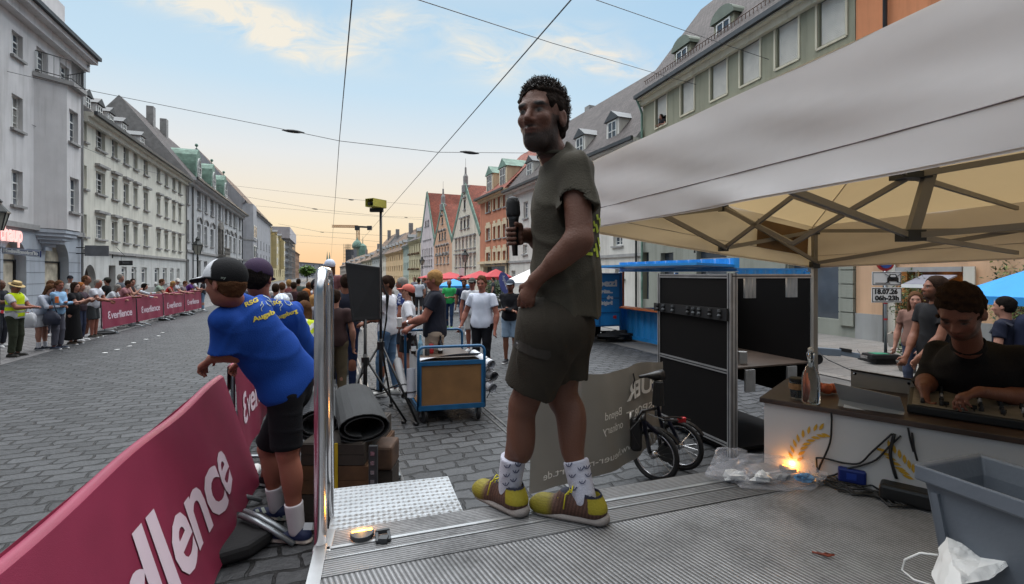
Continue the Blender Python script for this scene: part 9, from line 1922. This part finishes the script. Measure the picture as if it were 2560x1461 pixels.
per(1276,10.2,262,'man in a white cap and black long-sleeved shirt with folded arms',1.80,MS,dict(hands={'L':(.24,-.1,1.12),'R':(.27,.1,1.1)},hy=-4),top=('long',(24,24,28)),bot=('shorts',(128,148,168)),shoe=(40,40,44),hair=('short','dark'),hat=('cap',(170,180,190),(60,70,84),(190,198,206)),skin='tan',beard=.8,vox=.012)
for i,(px,d,fc,c,b_,lb) in enumerate(((1047,21,95,(190,196,206),(60,60,64),'white-shirted walker far behind the man in the navy polo'),(1060,24,200,(80,84,90),(50,50,56),'grey-shirted person by the distant dark cafe tables'),(1146,28,250,(170,164,160),(70,70,76),'distant beige-shirted person under the small blue parasol'),(1232,26,180,(60,62,66),(40,40,44),'dark distant figure under the red awning'),(1036,27,240,(120,120,130),(60,60,66),'distant slate-shirted person left of the white-shirted walker'),(975,14,200,(120,110,100),(60,60,60),'person in taupe half hidden behind the tripod pole'))):
    per(px,d,fc,lb,1.74,MS,dict(step=.06),top=('tee',c),bot=('jeans',b_),hair=('short',('dark','brown','grey')[i%3]))
# right side, beyond the table
RS='people beyond the DJ table'
per(2335,5.4,176,'tall man with shoulder-length dark hair in a black T-shirt and cream trousers',1.90,RS,dict(hands={'L':(.24,.10,.86),'R':(.2,-.12,.84)},hp=-8,hy=-8),top=('tee',(22,22,25)),bot=('trousers',(196,188,176)),shoe=(180,180,180),hair=('bob','dark'),skin='tan',beard=.8,vox=.010)
per(2362,6.1,182,'fair-haired man in profile partly behind the DJ',1.80,RS,dict(hands={'L':(.2,.14,.82),'R':(.22,-.1,.84)},hy=-4),top=('tee',(60,66,78)),bot=('jeans',(60,66,84)),hair=('short','blond'),skin='fair',vox=.011)
per(2288,7.0,200,'curly brown-haired woman looking out behind the black T-shirt',1.66,RS,dict(hy=30),top=('tee',(120,90,80)),bot=('jeans',(60,66,84)),hair=('long','brown'),skin='fair',vox=.012)
Jb,tb_=per(2508,5.6,120,'dark-clothed person with a navy backpack under the blue parasol',1.66,RS,dict(),top=('tee',(28,32,48)),bot=('trousers',(40,42,50)),hair=('short','black'),vox=.012)
q=Jb['chest'] - Jb['f']*.16+A_((0,0,-.04));t=thing('backpack','navy backpack on the dark-clothed person by the parasol','backpack',tuple(q - A_((0,0,.22))));OBJ('body',sdf_mesh('backpack',[cap_(q - A_((0,0,.13)),q+A_((0,0,.14)),.15,.13,.03,(Jb['f'],1.5)),cap_(q - Jb['f']*.07 - A_((0,0,.1)),q - Jb['f']*.07,.09,.08,.02,(Jb['f'],1.8))],.012,lin((26,32,52)),mat=m_cloth),m_cloth,t)
mb=MB();mb.tube([Vector(Jb['shL'])+Vector(Jb['f'])*-.1,Vector(Jb['shL'])+up*.06,Vector(Jb['shL'])+Vector(Jb['f'])*.08 - up*.1],.02,6);mb.tube([Vector(Jb['shR'])+Vector(Jb['f'])*-.1,Vector(Jb['shR'])+up*.06,Vector(Jb['shR'])+Vector(Jb['f'])*.08 - up*.1],.02,6);OBJ('straps',mb,M('navy_strap',(24,28,44)),t)
# onlooker in the half-open window of the green building
h=(R6.U(1640),R6.U(1666));q=R6.pt((h[0]+h[1])/2,0,-.12);q.z=R6.Zp(1653,311) - 1.05;J=rig(q.x,q.y,math.degrees(math.atan2(R6.n.y,R6.n.x)),1.6,q.z,lean=20,hands={'L':(.3,.15,1.1),'R':(.3,-.15,1.1)});dress(J,'dark-haired onlooker leaning in the half-open blind of the sage building',top=('tee',(40,36,40)),bot=('jeans',(40,40,50)),hair=('bob','dark'),vox=.022)
